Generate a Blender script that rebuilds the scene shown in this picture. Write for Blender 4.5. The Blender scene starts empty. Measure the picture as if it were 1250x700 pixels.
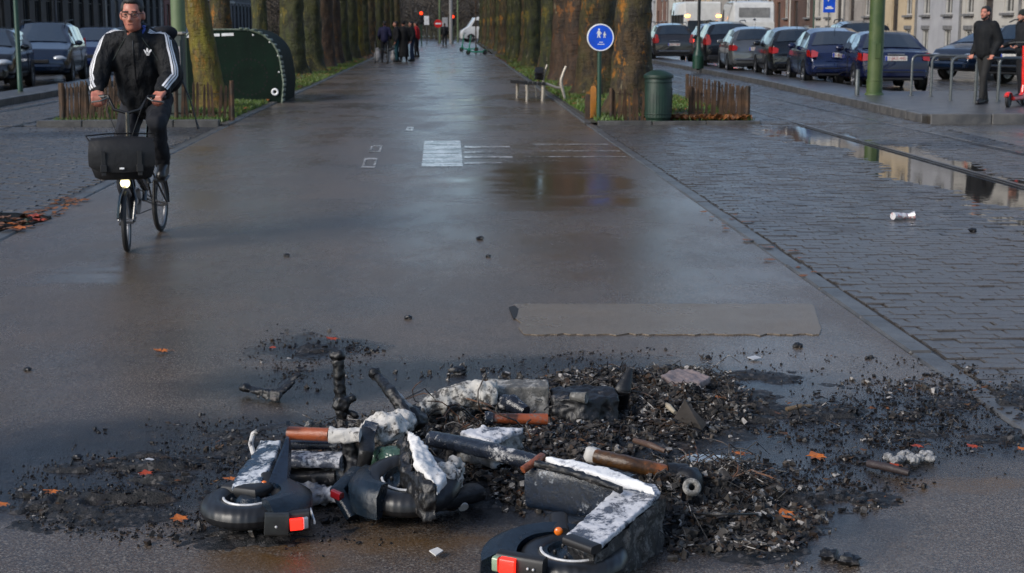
import bpy, bmesh, math, random
import numpy as np
from mathutils import Vector, Matrix, noise as mn
from mathutils.bvhtree import BVHTree
R = math.radians
random.seed(7)
rng = np.random.default_rng(7)
scn = bpy.context.scene
COL = scn.collection

# ------------------------------------------------------------------ camera
F = 1850.0; CX, CY = 625.0, 350.0; CAMH = 1.54
PITCH = math.atan(318 / F); YAW = math.atan(80 * math.cos(PITCH) / F)
cam_d = bpy.data.cameras.new('camera'); cam = bpy.data.objects.new('camera', cam_d); COL.objects.link(cam)
cam.location = (0, 0, CAMH)
cam.rotation_euler = (math.pi / 2 - PITCH, 0, -YAW)
cam_d.sensor_width = 36; cam_d.lens = F / 1250 * 36
cam_d.clip_start = 0.1; cam_d.clip_end = 3000
cam_d.dof.use_dof = True; cam_d.dof.focus_distance = 5.2; cam_d.dof.aperture_fstop = 11.0
scn.camera = cam

# ------------------------------------------------------------------ world, sun, exposure
SUN_EL, SUN_AZ = 30.0, 235.0      # azimuth: clockwise from +Y, the sun stands behind the camera to the left
wd = bpy.data.worlds.new('World'); scn.world = wd; wd.use_nodes = True
wn = wd.node_tree
wn.nodes.clear()
sky = wn.nodes.new('ShaderNodeTexSky'); sky.sky_type = 'NISHITA'; sky.sun_disc = False
sky.sun_elevation = R(SUN_EL); sky.sun_rotation = R(SUN_AZ); sky.air_density = 1.0; sky.dust_density = 1.0; sky.ozone_density = 3.6
tc = wn.nodes.new('ShaderNodeTexCoord')
mp = wn.nodes.new('ShaderNodeMapping'); mp.inputs['Scale'].default_value = (1, 1, 2.6)
nz = wn.nodes.new('ShaderNodeTexNoise'); nz.inputs['Scale'].default_value = 2.3; nz.inputs['Detail'].default_value = 7; nz.inputs['Roughness'].default_value = .6
rp = wn.nodes.new('ShaderNodeValToRGB'); rp.color_ramp.elements[0].position = .38; rp.color_ramp.elements[1].position = .66
cl = wn.nodes.new('ShaderNodeMix'); cl.data_type = 'RGBA'
cl.inputs['B'].default_value = (5.6, 5.7, 5.9, 1)
bg = wn.nodes.new('ShaderNodeBackground'); bg.inputs['Strength'].default_value = 0.06
out = wn.nodes.new('ShaderNodeOutputWorld')
L = wn.links.new
L(tc.outputs['Generated'], mp.inputs['Vector']); L(mp.outputs[0], nz.inputs['Vector']); L(nz.outputs['Fac'], rp.inputs[0])
mth = wn.nodes.new('ShaderNodeMath'); mth.operation = 'MULTIPLY'; mth.inputs[1].default_value = .22
L(rp.outputs[0], mth.inputs[0]); L(mth.outputs[0], cl.inputs['Factor']); L(sky.outputs[0], cl.inputs['A'])
L(cl.outputs['Result'], bg.inputs['Color']); L(bg.outputs[0], out.inputs[0])
sd = bpy.data.lights.new('sun', 'SUN'); sd.energy = 1.3; sd.angle = R(28); sd.color = (1, .93, .84)
so = bpy.data.objects.new('sun', sd); COL.objects.link(so)
_d = Vector((math.sin(R(SUN_AZ)) * math.cos(R(SUN_EL)), math.cos(R(SUN_AZ)) * math.cos(R(SUN_EL)), math.sin(R(SUN_EL))))
so.rotation_euler = _d.to_track_quat('Z', 'Y').to_euler(); so.location = (0, 0, 30)
scn.view_settings.view_transform = 'Standard'; scn.view_settings.look = 'None'
scn.view_settings.exposure = 1.5; scn.view_settings.gamma = 1

# ------------------------------------------------------------------ photo pixel -> place
_rot = cam.rotation_euler.to_matrix()
def ray(px, py):
    return _rot @ Vector(((px - CX) / F, -(py - CY) / F, -1.0))
def G(px, py, z=0.0):
    d = ray(px, py); t = (z - CAMH) / d.z
    return Vector((d.x * t, d.y * t, z))
def PY(px, py, Y):
    d = ray(px, py); t = Y / d.y
    return Vector((d.x * t, Y, CAMH + d.z * t))

# ------------------------------------------------------------------ numpy fractal noise
_lat = rng.random((256, 256))
def vnoise(x, y):
    xi = np.floor(x).astype(int); yi = np.floor(y).astype(int); fx = x - xi; fy = y - yi
    fx = fx * fx * (3 - 2 * fx); fy = fy * fy * (3 - 2 * fy)
    a = _lat[xi % 256, yi % 256]; b = _lat[(xi + 1) % 256, yi % 256]; c = _lat[xi % 256, (yi + 1) % 256]; d = _lat[(xi + 1) % 256, (yi + 1) % 256]
    return (a * (1 - fx) + b * fx) * (1 - fy) + (c * (1 - fx) + d * fx) * fy
def fbm(x, y, o=4):
    s = 0; a = .5; n = 0
    for k in range(o):
        s = s + a * vnoise(x * 2 ** k + 17 * k, y * 2 ** k + 31 * k); n += a; a *= .55
    return s / n

# ------------------------------------------------------------------ mesh builder
class MB:
    def __init__(s): s.v = []; s.f = []
    def add(s, vs, fs, m=None):
        n = len(s.v)
        if m is not None: vs = [m @ Vector(v) for v in vs]
        s.v += [tuple(v) for v in vs]; s.f += [tuple(i + n for i in f) for f in fs]; return s
    def box(s, c, d, rot=None, bev=0.0):
        hx, hy, hz = d[0] / 2, d[1] / 2, d[2] / 2
        m = Matrix.Translation(c)
        if rot is not None: m = m @ (rot.to_4x4() if hasattr(rot, 'to_4x4') else Matrix.Rotation(rot, 4, 'Z'))
        if bev <= 0:
            vs = [(x * hx, y * hy, z * hz) for x in (-1, 1) for y in (-1, 1) for z in (-1, 1)]
            return s.add(vs, [(0, 1, 3, 2), (4, 6, 7, 5), (0, 4, 5, 1), (2, 3, 7, 6), (0, 2, 6, 4), (1, 5, 7, 3)], m)
        b = min(bev, hx * .95, hy * .95, hz * .95); vs = []; ix = {}
        for x in (-1, 1):
            for y in (-1, 1):
                for z in (-1, 1):
                    ix[x, y, z] = len(vs)
                    vs += [(x * hx, y * (hy - b), z * (hz - b)), (x * (hx - b), y * hy, z * (hz - b)), (x * (hx - b), y * (hy - b), z * hz)]
        fs = []
        q = [(-1, -1), (1, -1), (1, 1), (-1, 1)]
        for x in (-1, 1): fs.append([ix[x, a, c2] for a, c2 in q])
        for y in (-1, 1): fs.append([ix[a, y, c2] + 1 for a, c2 in q])
        for z in (-1, 1): fs.append([ix[a, c2, z] + 2 for a, c2 in q])
        for a in (-1, 1):
            for c2 in (-1, 1):
                fs.append([ix[a, c2, -1], ix[a, c2, 1], ix[a, c2, 1] + 1, ix[a, c2, -1] + 1])
                fs.append([ix[a, -1, c2], ix[a, 1, c2], ix[a, 1, c2] + 2, ix[a, -1, c2] + 2])
                fs.append([ix[-1, a, c2] + 1, ix[1, a, c2] + 1, ix[1, a, c2] + 2, ix[-1, a, c2] + 2])
        for k, i in ix.items(): fs.append([i, i + 1, i + 2])
        return s.add(vs, fs, m)
    def loft(s, rings, caps=True, closed=True):
        n = len(rings[0]); vs = [p for r in rings for p in r]; fs = []
        for i in range(len(rings) - 1):
            for j in range(n if closed else n - 1):
                a = i * n + j; b = i * n + (j + 1) % n
                fs.append((a, b, b + n, a + n))
        if caps: fs += [tuple(range(n)), tuple(range((len(rings) - 1) * n, len(rings) * n))]
        return s.add(vs, fs)
    def tube(s, pts, rad, seg=10, caps=True, flat=1.0, up=None, jit=0.0):
        pts = [Vector(p) for p in pts]; n = len(pts)
        if not hasattr(rad, '__len__'): rad = [rad] * n
        rings = []; prev = None
        for i, p in enumerate(pts):
            t = (pts[min(i + 1, n - 1)] - pts[max(i - 1, 0)])
            t = t.normalized() if t.length > 1e-9 else Vector((0, 0, 1))
            if prev is None:
                u = Vector(up) if up else (Vector((0, 0, 1)) if abs(t.z) < .9 else Vector((1, 0, 0)))
                a = t.cross(u).normalized()
            else:
                a = prev - t * prev.dot(t); a = a.normalized() if a.length > 1e-6 else prev
            prev = a; b = a.cross(t).normalized()
            ring = []
            for j in range(seg):
                r = rad[i] * (1 + (random.uniform(-jit, jit) if jit else 0)); th = 2 * math.pi * j / seg
                ring.append(p + a * math.cos(th) * r + b * math.sin(th) * r * flat)
            rings.append(ring)
        return s.loft(rings, caps)
    def cap(s, p0, p1, r0, r1=None, seg=12):
        r1 = r0 if r1 is None else r1
        p0 = Vector(p0); p1 = Vector(p1); d = p1 - p0
        t = d.normalized() if d.length > 1e-6 else Vector((0, 0, 1))
        pts = []; rs = []
        for k in range(4): a = math.pi / 2 * (1 - (k + .15) / 4.15); pts.append(p0 - t * r0 * math.sin(a)); rs.append(r0 * math.cos(a))
        pts.append(p0); rs.append(r0); pts.append(p1); rs.append(r1)
        for k in range(4): a = math.pi / 2 * (k + 1) / 4.15; pts.append(p1 + t * r1 * math.sin(a)); rs.append(r1 * math.cos(a))
        return s.tube(pts, rs, seg)
    def ell(s, c, r, rot=None, seg=14, rings=9, nz=0.0, nf=3.0, seed=0):
        m = Matrix.Translation(c)
        if rot is not None: m = m @ rot.to_4x4()
        vs = [(0, 0, -r[2])]; fs = []
        for i in range(1, rings):
            ph = -math.pi / 2 + math.pi * i / rings
            for j in range(seg):
                th = 2 * math.pi * j / seg; d = Vector((math.cos(ph) * math.cos(th), math.cos(ph) * math.sin(th), math.sin(ph)))
                k = 1 + (nz * mn.noise(d * nf + Vector((seed, seed * 1.7, 0))) if nz else 0)
                vs.append((d.x * r[0] * k, d.y * r[1] * k, d.z * r[2] * k))
        vs.append((0, 0, r[2])); e = len(vs) - 1
        for j in range(seg):
            fs.append((0, 1 + (j + 1) % seg, 1 + j)); fs.append((e, e - seg + j, e - seg + (j + 1) % seg))
        for i in range(rings - 2):
            for j in range(seg):
                a = 1 + i * seg + j; b = 1 + i * seg + (j + 1) % seg; fs.append((a, b, b + seg, a + seg))
        return s.add(vs, fs, m)
    def lathe(s, prof, seg=20, m=None, c=None, caps=False):
        vs = []; n = len(prof)
        for j in range(seg):
            th = 2 * math.pi * j / seg
            for r, z in prof: vs.append((r * math.cos(th), r * math.sin(th), z))
        fs = [(j * n + i, ((j + 1) % seg) * n + i, ((j + 1) % seg) * n + i + 1, j * n + i + 1) for j in range(seg) for i in range(n - 1)]
        if caps: fs += [tuple(j * n for j in range(seg)), tuple(j * n + n - 1 for j in range(seg))]
        mm = Matrix.Translation(c) if c is not None else Matrix.Identity(4)
        if m is not None: mm = mm @ m.to_4x4()
        return s.add(vs, fs, mm)
    def torus(s, c, R0, r, rot=None, seg=32, sub=10, flat=1.0):
        prof = [(R0 + r * math.cos(2 * math.pi * k / sub), r * flat * math.sin(2 * math.pi * k / sub)) for k in range(sub + 1)]
        return s.lathe(prof, seg, rot, c)
    def prism(s, poly, h, m=None):      # polygon (x,y) list extruded by h in z
        n = len(poly); vs = [(x, y, 0) for x, y in poly] + [(x, y, h) for x, y in poly]
        fs = [tuple(range(n)), tuple(range(n, 2 * n))] + [(i, (i + 1) % n, (i + 1) % n + n, i + n) for i in range(n)]
        return s.add(vs, fs, m)
    def slab(s, top, thick):            # world points of an upper face, extruded straight down / along a vector
        n = len(top); t = Vector((0, 0, -thick)) if not isinstance(thick, Vector) else thick
        top = [Vector(p) for p in top]
        vs = top + [p + t for p in top]
        fs = [tuple(range(n)), tuple(range(n, 2 * n))] + [(i, (i + 1) % n, (i + 1) % n + n, i + n) for i in range(n)]
        return s.add(vs, fs)
    def build(s, name, mat, parent=None, smooth=35, world=False, recalc=True):
        me = bpy.data.meshes.new(name)
        vs = s.v
        if world and parent is not None:
            o = Vector(parent.get('_o', (0, 0, 0))); vs = [(a - o.x, b - o.y, c - o.z) for a, b, c in vs]
        me.from_pydata(vs, [], s.f)
        if recalc:
            bm = bmesh.new(); bm.from_mesh(me); bmesh.ops.recalc_face_normals(bm, faces=bm.faces); bm.to_mesh(me); bm.free()
        return link(name, me, mat, parent, smooth)
def link(name, me, mat, parent=None, smooth=35):
    if mat is not None and not me.materials: me.materials.append(mat)
    if smooth:
        me.polygons.foreach_set('use_smooth', [True] * len(me.polygons)); me.set_sharp_from_angle(angle=R(smooth))
    me.update()
    o = bpy.data.objects.new(name, me); COL.objects.link(o)
    if parent is not None:
        o.parent = parent
        if '_o' in parent: o['_o'] = parent['_o']
    return o
def tag(o, label=None, cat=None, group=None, kind=None):
    if label: o['label'] = label
    if cat: o['category'] = cat
    if group: o['group'] = group
    if kind: o['kind'] = kind
    return o
def thing(name, label, cat, loc=(0, 0, 0), rz=0.0, group=None):
    o = bpy.data.objects.new(name, None); COL.objects.link(o); o.location = loc; o.rotation_euler = (0, 0, rz); o.empty_display_size = .2
    o['_o'] = tuple(float(c) for c in loc)
    return tag(o, label, cat, group)
def kids(o): return [c for c in bpy.data.objects if c.parent == o]
def copy_tree(o, parent=None, loc=None, rz=None, label=None):
    c = o.copy(); COL.objects.link(c); c.parent = parent
    if loc is not None: c.location = loc
    if rz is not None: c.rotation_euler = (0, 0, rz)
    if label: c['label'] = label
    for ch in list(o.children): copy_tree(ch, c)
    return c
def fuse(mb, voxel, name, mat, parent=None, sm=2, disp=None, world=False, sharp=0):
    """closed overlapping shapes -> one continuous skin"""
    me = bpy.data.meshes.new('tmp'); me.from_pydata(mb.v, [], mb.f)
    bm = bmesh.new(); bm.from_mesh(me); bmesh.ops.recalc_face_normals(bm, faces=bm.faces); bm.to_mesh(me); bm.free()
    o = bpy.data.objects.new('tmp', me); COL.objects.link(o)
    r = o.modifiers.new('r', 'REMESH'); r.mode = 'VOXEL'; r.voxel_size = voxel
    if sm: q = o.modifiers.new('s', 'SMOOTH'); q.factor = .5; q.iterations = sm
    dg = bpy.context.evaluated_depsgraph_get(); ev = o.evaluated_get(dg)
    m2 = bpy.data.meshes.new_from_object(ev); bpy.data.objects.remove(o); m2.name = name
    if disp:
        m2.update()
        for v, nn in zip(m2.vertices, [n.vector.copy() for n in m2.vertex_normals]):
            v.co = v.co + nn * disp(v.co)
    if world and parent is not None:
        oo = Vector(parent.get('_o', (0, 0, 0)))
        for v in m2.vertices: v.co -= oo
    m2.materials.clear()
    return link(name, m2, mat, parent, 0 if sharp else 180)

# ------------------------------------------------------------------ node helpers, materials
class NT:
    def __init__(s, name):
        s.m = bpy.data.materials.new(name); s.m.use_nodes = True; s.t = s.m.node_tree; s.t.nodes.clear()
        s.b = s.n('ShaderNodeBsdfPrincipled'); s.o = s.n('ShaderNodeOutputMaterial'); s.l(s.b.outputs[0], s.o.inputs[0])
        s.tc = s.n('ShaderNodeTexCoord')
    def n(s, t): return s.t.nodes.new(t)
    def l(s, a, b): s.t.links.new(a, b)
    def put(s, v, inp):
        if isinstance(v, bpy.types.NodeSocket): s.l(v, inp)
        elif isinstance(v, (tuple, list)) and len(v) == 3 and inp.type == 'RGBA': inp.default_value = (*v, 1)
        else: inp.default_value = v
    def coord(s, scale=(1, 1, 1), loc=(0, 0, 0), rot=(0, 0, 0)):
        m = s.n('ShaderNodeMapping'); m.inputs['Scale'].default_value = scale; m.inputs['Location'].default_value = loc; m.inputs['Rotation'].default_value = rot
        s.l(s.tc.outputs['Object'], m.inputs['Vector']); return m.outputs[0]
    def noise(s, scale, detail=4, rough=.55, vec=None, dist=0.0):
        x = s.n('ShaderNodeTexNoise'); x.inputs['Scale'].default_value = scale; x.inputs['Detail'].default_value = detail
        x.inputs['Roughness'].default_value = rough; x.inputs['Distortion'].default_value = dist
        s.l(vec if vec is not None else s.tc.outputs['Object'], x.inputs['Vector']); return x.outputs['Fac']
    def vor(s, scale, vec=None, out='Color', feat='F1'):
        x = s.n('ShaderNodeTexVoronoi'); x.inputs['Scale'].default_value = scale; x.feature = feat
        s.l(vec if vec is not None else s.tc.outputs['Object'], x.inputs['Vector']); return x.outputs[out]
    def ramp(s, fac, stops, ease=False):
        x = s.n('ShaderNodeValToRGB'); s.l(fac, x.inputs[0]); e = x.color_ramp.elements
        while len(e) < len(stops): e.new(.5)
        for i, (p, c) in enumerate(stops):
            e[i].position = p; e[i].color = (*c, 1) if isinstance(c, (tuple, list)) else (c, c, c, 1)
        return x.outputs[0]
    def mix(s, fac, a, b, mode='MIX'):
        x = s.n('ShaderNodeMix'); x.data_type = 'RGBA'; x.blend_type = mode
        s.put(fac, x.inputs['Factor']); s.put(a, x.inputs['A']); s.put(b, x.inputs['B']); return x.outputs['Result']
    def math(s, op, a, b=0.0, c=None, clamp=False):
        x = s.n('ShaderNodeMath'); x.operation = op; x.use_clamp = clamp; s.put(a, x.inputs[0]); s.put(b, x.inputs[1])
        if c is not None: s.put(c, x.inputs[2])
        return x.outputs[0]
    def bump(s, h, strength, dist=.01):
        x = s.n('ShaderNodeBump'); x.inputs['Strength'].default_value = 1; x.inputs['Distance'].default_value = dist
        s.put(strength, x.inputs['Strength']); s.l(h, x.inputs['Height']); s.l(x.outputs[0], s.b.inputs['Normal'])
    def set(s, **k):
        for a, v in k.items():
            s.put(v, s.b.inputs[{'col': 'Base Color', 'rough': 'Roughness', 'metal': 'Metallic', 'spec': 'Specular IOR Level', 'coat': 'Coat Weight', 'crough': 'Coat Roughness',
                                 'emit': 'Emission Color', 'estr': 'Emission Strength', 'trans': 'Transmission Weight', 'ior': 'IOR', 'alpha': 'Alpha', 'sheen': 'Sheen Weight'}[a]])
        return s.m
def M(name, col, rough=.5, metal=0.0, col2=None, scale=6, bump=0.0, bscale=60, coat=0.0, spec=.5, rvar=.12, lo=.35, hi=.65, detail=5):
    t = NT(name)
    c2 = col2 or tuple(c * .7 for c in col)
    f = t.noise(scale, detail, .6)
    t.set(col=t.mix(t.ramp(f, [(lo, 0.0), (hi, 1.0)]), tuple(col), tuple(c2)), metal=metal, coat=coat, spec=spec)
    g = t.noise(scale * 2.3, 4)
    t.set(rough=t.math('ADD', t.math('MULTIPLY', g, 2 * rvar), rough - rvar, clamp=True))
    if coat: t.set(crough=.06)
    if bump: t.bump(t.noise(bscale, 4), bump, .01)
    return t.m
def emis(name, col, strength, base=None):
    t = NT(name); return t.set(col=base or col, emit=col, estr=strength, rough=.3)

# ================================================================== THE SETTING
def blob(t, c, rx, ry, wob, soft=.35):
    """1 inside an uneven patch on the ground, 0 outside (patch fixed to the place)"""
    v = t.n('ShaderNodeMapping'); v.inputs['Location'].default_value = (-c[0] / rx, -c[1] / ry, 0); v.inputs['Scale'].default_value = (1 / rx, 1 / ry, 0)
    t.l(wob, v.inputs['Vector'])
    ln = t.n('ShaderNodeVectorMath'); ln.operation = 'LENGTH'; t.l(v.outputs[0], ln.inputs[0])
    mr = t.n('ShaderNodeMapRange'); mr.interpolation_type = 'SMOOTHSTEP'
    mr.inputs['From Min'].default_value = 1; mr.inputs['From Max'].default_value = 1 - soft
    t.l(ln.outputs['Value'], mr.inputs['Value']); return mr.outputs[0]
def wobble(t, scale, amt):
    x = t.n('ShaderNodeTexNoise'); x.inputs['Scale'].default_value = scale; x.inputs['Detail'].default_value = 5; x.inputs['Roughness'].default_value = .65
    t.l(t.tc.outputs['Object'], x.inputs['Vector'])
    a = t.n('ShaderNodeVectorMath'); a.operation = 'MULTIPLY_ADD'; t.l(x.outputs['Color'], a.inputs[0]); a.inputs[1].default_value = (amt, amt, 0)
    b = t.n('ShaderNodeVectorMath'); b.operation = 'ADD'; t.l(t.tc.outputs['Object'], b.inputs[0]); b.inputs[1].default_value = (-amt / 2, -amt / 2, 0)
    t.l(b.outputs[0], a.inputs[2]); return a.outputs[0]
def mx(t, *a):
    r = a[0]
    for b in a[1:]: r = t.math('MAXIMUM', r, b)
    return r
SOOT = [((640, 570), 1.05, 1.0), ((260, 560), 1.5, .95), ((60, 590), .9, .6), ((850, 540), 1.7, .95), ((1180, 520), 1.3, .8), ((640, 455), 1.3, .5), ((140, 605), .62, .42), ((1060, 520), 1.5, .75), ((380, 470), .7, .5), ((900, 640), .7, .5), ((300, 560), .9, .6), ((760, 470), 1.3, .6), ((390, 425), .45, .35)]
def asphalt(name, base, dark, soot=True):
    t = NT(name)
    big = t.noise(.55, 5, .6); mid = t.noise(3.2, 5, .65); fine = t.noise(125, 4, .75); vf = t.vor(210)
    col = t.mix(t.ramp(big, [(.35, 0.0), (.65, 1.0)]), base, dark)
    col = t.mix(t.math('MULTIPLY', t.ramp(mid, [(.4, 0.0), (.7, 1.0)]), .55), col, tuple(c * .45 for c in dark))
    col = t.mix(t.ramp(fine, [(.47, 0.0), (.66, .9)]), col, (.17, .155, .135)); col = t.mix(t.ramp(t.noise(95, 3, .7, t.coord((1, 1, 1), (5, 5, 5))), [(.50, 0.0), (.66, .8)]), col, (.010, .009, .009))
    vc = t.n('ShaderNodeSeparateColor'); t.l(t.vor(190), vc.inputs[0]); col = t.mix(t.ramp(vc.outputs[0], [(.80, 0.0), (.84, .55)]), col, (.24, .21, .175)); col = t.mix(t.ramp(vc.outputs[1], [(.74, 0.0), (.78, .6)]), col, (.012, .010, .009))
    wet = t.ramp(t.noise(.8, 6, .65, t.coord((1, .45, 1), (3, 1, 0))), [(.42, 0.0), (.62, 1.0)])
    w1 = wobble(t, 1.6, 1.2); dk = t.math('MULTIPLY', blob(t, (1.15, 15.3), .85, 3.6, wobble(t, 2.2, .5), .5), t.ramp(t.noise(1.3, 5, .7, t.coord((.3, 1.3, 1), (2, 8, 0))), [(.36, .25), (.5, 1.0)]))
    pool = mx(t, blob(t, (.62, 14.6), 1.0, 3.6, w1, .8), blob(t, (.4, 30), .8, 14, w1, .8), blob(t, (-.1, 60), 1.2, 30, w1, .7), blob(t, (-2.2, 9.6), .7, .7, w1, .8))
    pool = t.math('MULTIPLY', pool, t.ramp(t.noise(1.1, 5, .7, t.coord((.35, 1.2, 1))), [(.38, .15), (.56, 1.0)]))
    rough = t.math('SUBTRACT', t.math('SUBTRACT', .34, t.math('MULTIPLY', wet, .15)), t.math('MULTIPLY', pool, .13))
    bs = t.math('SUBTRACT', .62, t.math('MULTIPLY', mx(t, pool, t.math('MULTIPLY', wet, .45)), .6))
    rough = t.math('SUBTRACT', rough, t.math('MULTIPLY', dk, .10)); bs = t.math('MULTIPLY', bs, t.math('SUBTRACT', 1, t.math('MULTIPLY', dk, .9))); col = t.mix(t.math('MULTIPLY', dk, .65), col, (.022, .014, .008))  # dk: smoother wet patch, plus the dark tree reflection painted into its colour
    if soot:
        w2 = wobble(t, 3.0, .55)
        sm = mx(t, *[blob(t, G(*c), rx, ry, w2, .55) for c, rx, ry in SOOT])
        sm2 = t.math('MULTIPLY', sm, t.ramp(t.noise(7, 6, .75), [(.3, .7), (.5, 1.0)]))
        col = t.mix(t.math('MULTIPLY', sm2, .93), col, t.mix(t.ramp(t.vor(120), [(.3, 0.0), (.95, 1.0)]), (.003, .004, .006), (.022, .025, .031)))
        rough = t.math('ADD', t.math('MULTIPLY', rough, t.math('SUBTRACT', 1, t.math('MULTIPLY', sm, .42))), 0)
        w3 = wobble(t, 8, .16)
        seam = mx(t, *[blob(t, G(x_, y_), r_, r_ * 2.4, w3, .4) for x_, y_, r_ in ((940, 318, .13), (975, 335, .13), (1005, 360, .16), (1035, 385, .2), (1060, 402, .16), (1110, 420, .2), (960, 382, .2), (850, 270, .5))])
        seam = t.math('MULTIPLY', seam, t.ramp(t.noise(5, 6, .75), [(.36, 0.0), (.44, 1.0)])); col = t.mix(t.math('MULTIPLY', seam, .95), col, t.mix(t.noise(18, 4), (.10, .062, .032), (.03, .016, .008))); rough = t.math('SUBTRACT', rough, t.math('MULTIPLY', seam, .04))
        br = mx(t, blob(t, G(480, 665), .5, .17, w2, .8), blob(t, G(1180, 590), .3, .16, w2, .6), blob(t, G(330, 690), .35, .12, w2, .8))
        col = t.mix(t.math('MULTIPLY', br, t.ramp(mid, [(.3, .25), (.6, .75)])), col, (.10, .052, .014))
    rough = t.math('ADD', rough, t.math('MULTIPLY', t.math('SUBTRACT', vc.outputs[2], .5), .08))
    t.set(col=col, rough=t.math('MAXIMUM', rough, .1), spec=(t.math('SUBTRACT', .5, t.math('MULTIPLY', sm, .22)) if soot else .5))
    h = t.math('ADD', fine, t.math('MULTIPLY', t.noise(60, 3), .8))
    t.bump(h, bs, .0035)
    return t.m
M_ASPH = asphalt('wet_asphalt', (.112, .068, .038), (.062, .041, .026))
M_ROAD = asphalt('road_asphalt', (.045, .043, .042), (.03, .03, .03), False)
def cobmat(name, a, b, c):
    t = NT(name)
    v = t.vor(6.5); v2 = t.noise(.7, 5, .6); f = t.noise(90, 4, .65)
    col = t.mix(t.ramp(v, [(.1, 0.0), (.9, 1.0)]), a, b)
    col = t.mix(t.ramp(v2, [(.4, 0.0), (.66, .8)]), col, c)
    col = t.mix(t.ramp(f, [(.5, 0.0), (.75, .5)]), col, (.16, .155, .145))
    w2 = wobble(t, 2.0, .9)
    s = mx(t, *[blob(t, G(*cc), rx, ry, w2, .6) for cc, rx, ry in SOOT[3:5]], blob(t, (3.0, 6.6), 1.3, 1.6, w2, .6))
    col = t.mix(t.math('MULTIPLY', s, .8), col, (.012, .013, .016))
    t.set(col=col, rough=t.ramp(t.noise(1.7, 5, .65), [(.35, .42), (.65, .24)]), spec=.55)
    t.bump(t.math('ADD', f, t.noise(35, 3)), .5, .006); return t.m
M_COB = cobmat('wet_cobble', (.070, .066, .064), (.030, .029, .030), (.048, .037, .028))
M_JOINT = M('joint_grit', (.042, .037, .032), .45, bump=.5, bscale=120, scale=9)
M_KERB = M('kerb_stone', (.11, .105, .10), .42, col2=(.05, .05, .052), scale=4, bump=.35, bscale=45)
M_KERBB = M('edging_stone', (.085, .082, .078), .38, col2=(.042, .04, .038), scale=5, bump=.35, bscale=60)
M_SLAB = M('pavement_slab', (.075, .074, .075), .34, col2=(.045, .045, .047), scale=2, bump=.25, bscale=50)
M_WATER = NT('puddle_water'); M_WATER.set(col=(.010, .009, .008), rough=.03, spec=.75); M_WATER.bump(M_WATER.noise(9, 3), .05, .01); M_WATER = M_WATER.m
M_BWATER = NT('muddy_water'); M_BWATER.set(col=M_BWATER.mix(M_BWATER.noise(14, 5, .7), (.095, .062, .034), (.045, .032, .02)), rough=.16, spec=.25); M_BWATER.bump(M_BWATER.noise(60, 3), .12, .004); M_BWATER = M_BWATER.m
M_SOIL = M('verge_soil', (.045, .03, .018), .8, col2=(.03, .034, .012), scale=1.6, bump=.8, bscale=22)
M_GRASS = M('grass_blades', (.045, .105, .012), .5, col2=(.085, .115, .015), scale=1.2, lo=.3, hi=.7)
M_LEAFL = M('leaf_litter', (.22, .075, .012), .6, col2=(.09, .035, .012), scale=9)
M_RAIL = M('rail_steel', (.10, .105, .115), .22, metal=.7, col2=(.05, .04, .035), scale=3)
t = NT('worn_road_paint')
f = t.noise(26, 6, .75); g = t.noise(3.5, 4, .6)
t.set(col=t.mix(t.ramp(t.math('ADD', t.math('MULTIPLY', f, .6), t.math('MULTIPLY', g, .4)), [(.44, 0.0), (.55, .95)]), (.60, .61, .62), (.05, .047, .045)), rough=.2); t.bump(f, .2, .004)
M_PAINT = t.m
M_IRON = M('rusty_iron', (.03, .03, .032), .5, metal=.6, col2=(.07, .035, .02), scale=8)

def strip(name, xa, xb, y0, y1, z, mat, ny=40, kind='structure', nx=2, nz_=0.0):
    mb = MB(); vs = []; fs = []
    for i in range(ny + 1):
        y = y0 + (y1 - y0) * i / ny
        for j in range(nx):
            a, b = xa(y) if callable(xa) else xa, xb(y) if callable(xb) else xb
            x = a + (b - a) * j / (nx - 1)
            e = nz_ if 0 < j < nx - 1 and 0 < i < ny else 0
            vs.append((x, y, z + e * (fbm(np.array(x * 1.3 + 50), np.array(y * 1.3 + 50)) - .3)))
    for i in range(ny):
        for j in range(nx - 1): fs.append((i * nx + j, i * nx + j + 1, (i + 1) * nx + j + 1, (i + 1) * nx + j))
    mb.add(vs, fs); o = mb.build(name, mat, None, 60); o['kind'] = kind; return o
LE = lambda y: -3.2 - (min(max(y, 8), 26) - 8) * .0139 - max(0, y - 26) * .0015
RE = lambda y: 2.19 + max(0, y - 24) * .0045
LEc = lambda y: LE(y) - .14
REc = lambda y: RE(y) + .14
KR = lambda y: 7.73 + (min(y, 40) - 24.4) * .0425 + max(0, y - 40) * .014
g = MB().add([(-400, -60, -.16), (400, -60, -.16), (400, 900, -.16), (-400, 900, -.16)], [(0, 1, 2, 3)]).build('ground', M_ROAD, None, 0); g['kind'] = 'structure'
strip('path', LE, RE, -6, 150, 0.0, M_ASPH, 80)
strip('crossing_bed', REc, KR, 0, 24.2, -.014, M_JOINT, 20)
strip('crossing_bed', -30, LEc, 0, 24.2, -.014, M_JOINT, 20)
strip('tram_road', 4.98, KR, 24.2, 150, -.014, M_JOINT, 60)
strip('tram_road', -8.7, -6.3, 24.2, 150, -.014, M_JOINT, 60)
strip('street', KR, 40, 0, 24.4, -.03, M_ROAD, 6)
strip('street', 9.9, 21.4, 24.6, 260, -.02, M_ROAD, 30)
strip('street', -18.5, -9.8, -5, 260, -.02, M_ROAD, 30)
strip('cross_street', -60, 60, 150, 166, -.03, M_ROAD, 4)
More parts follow.
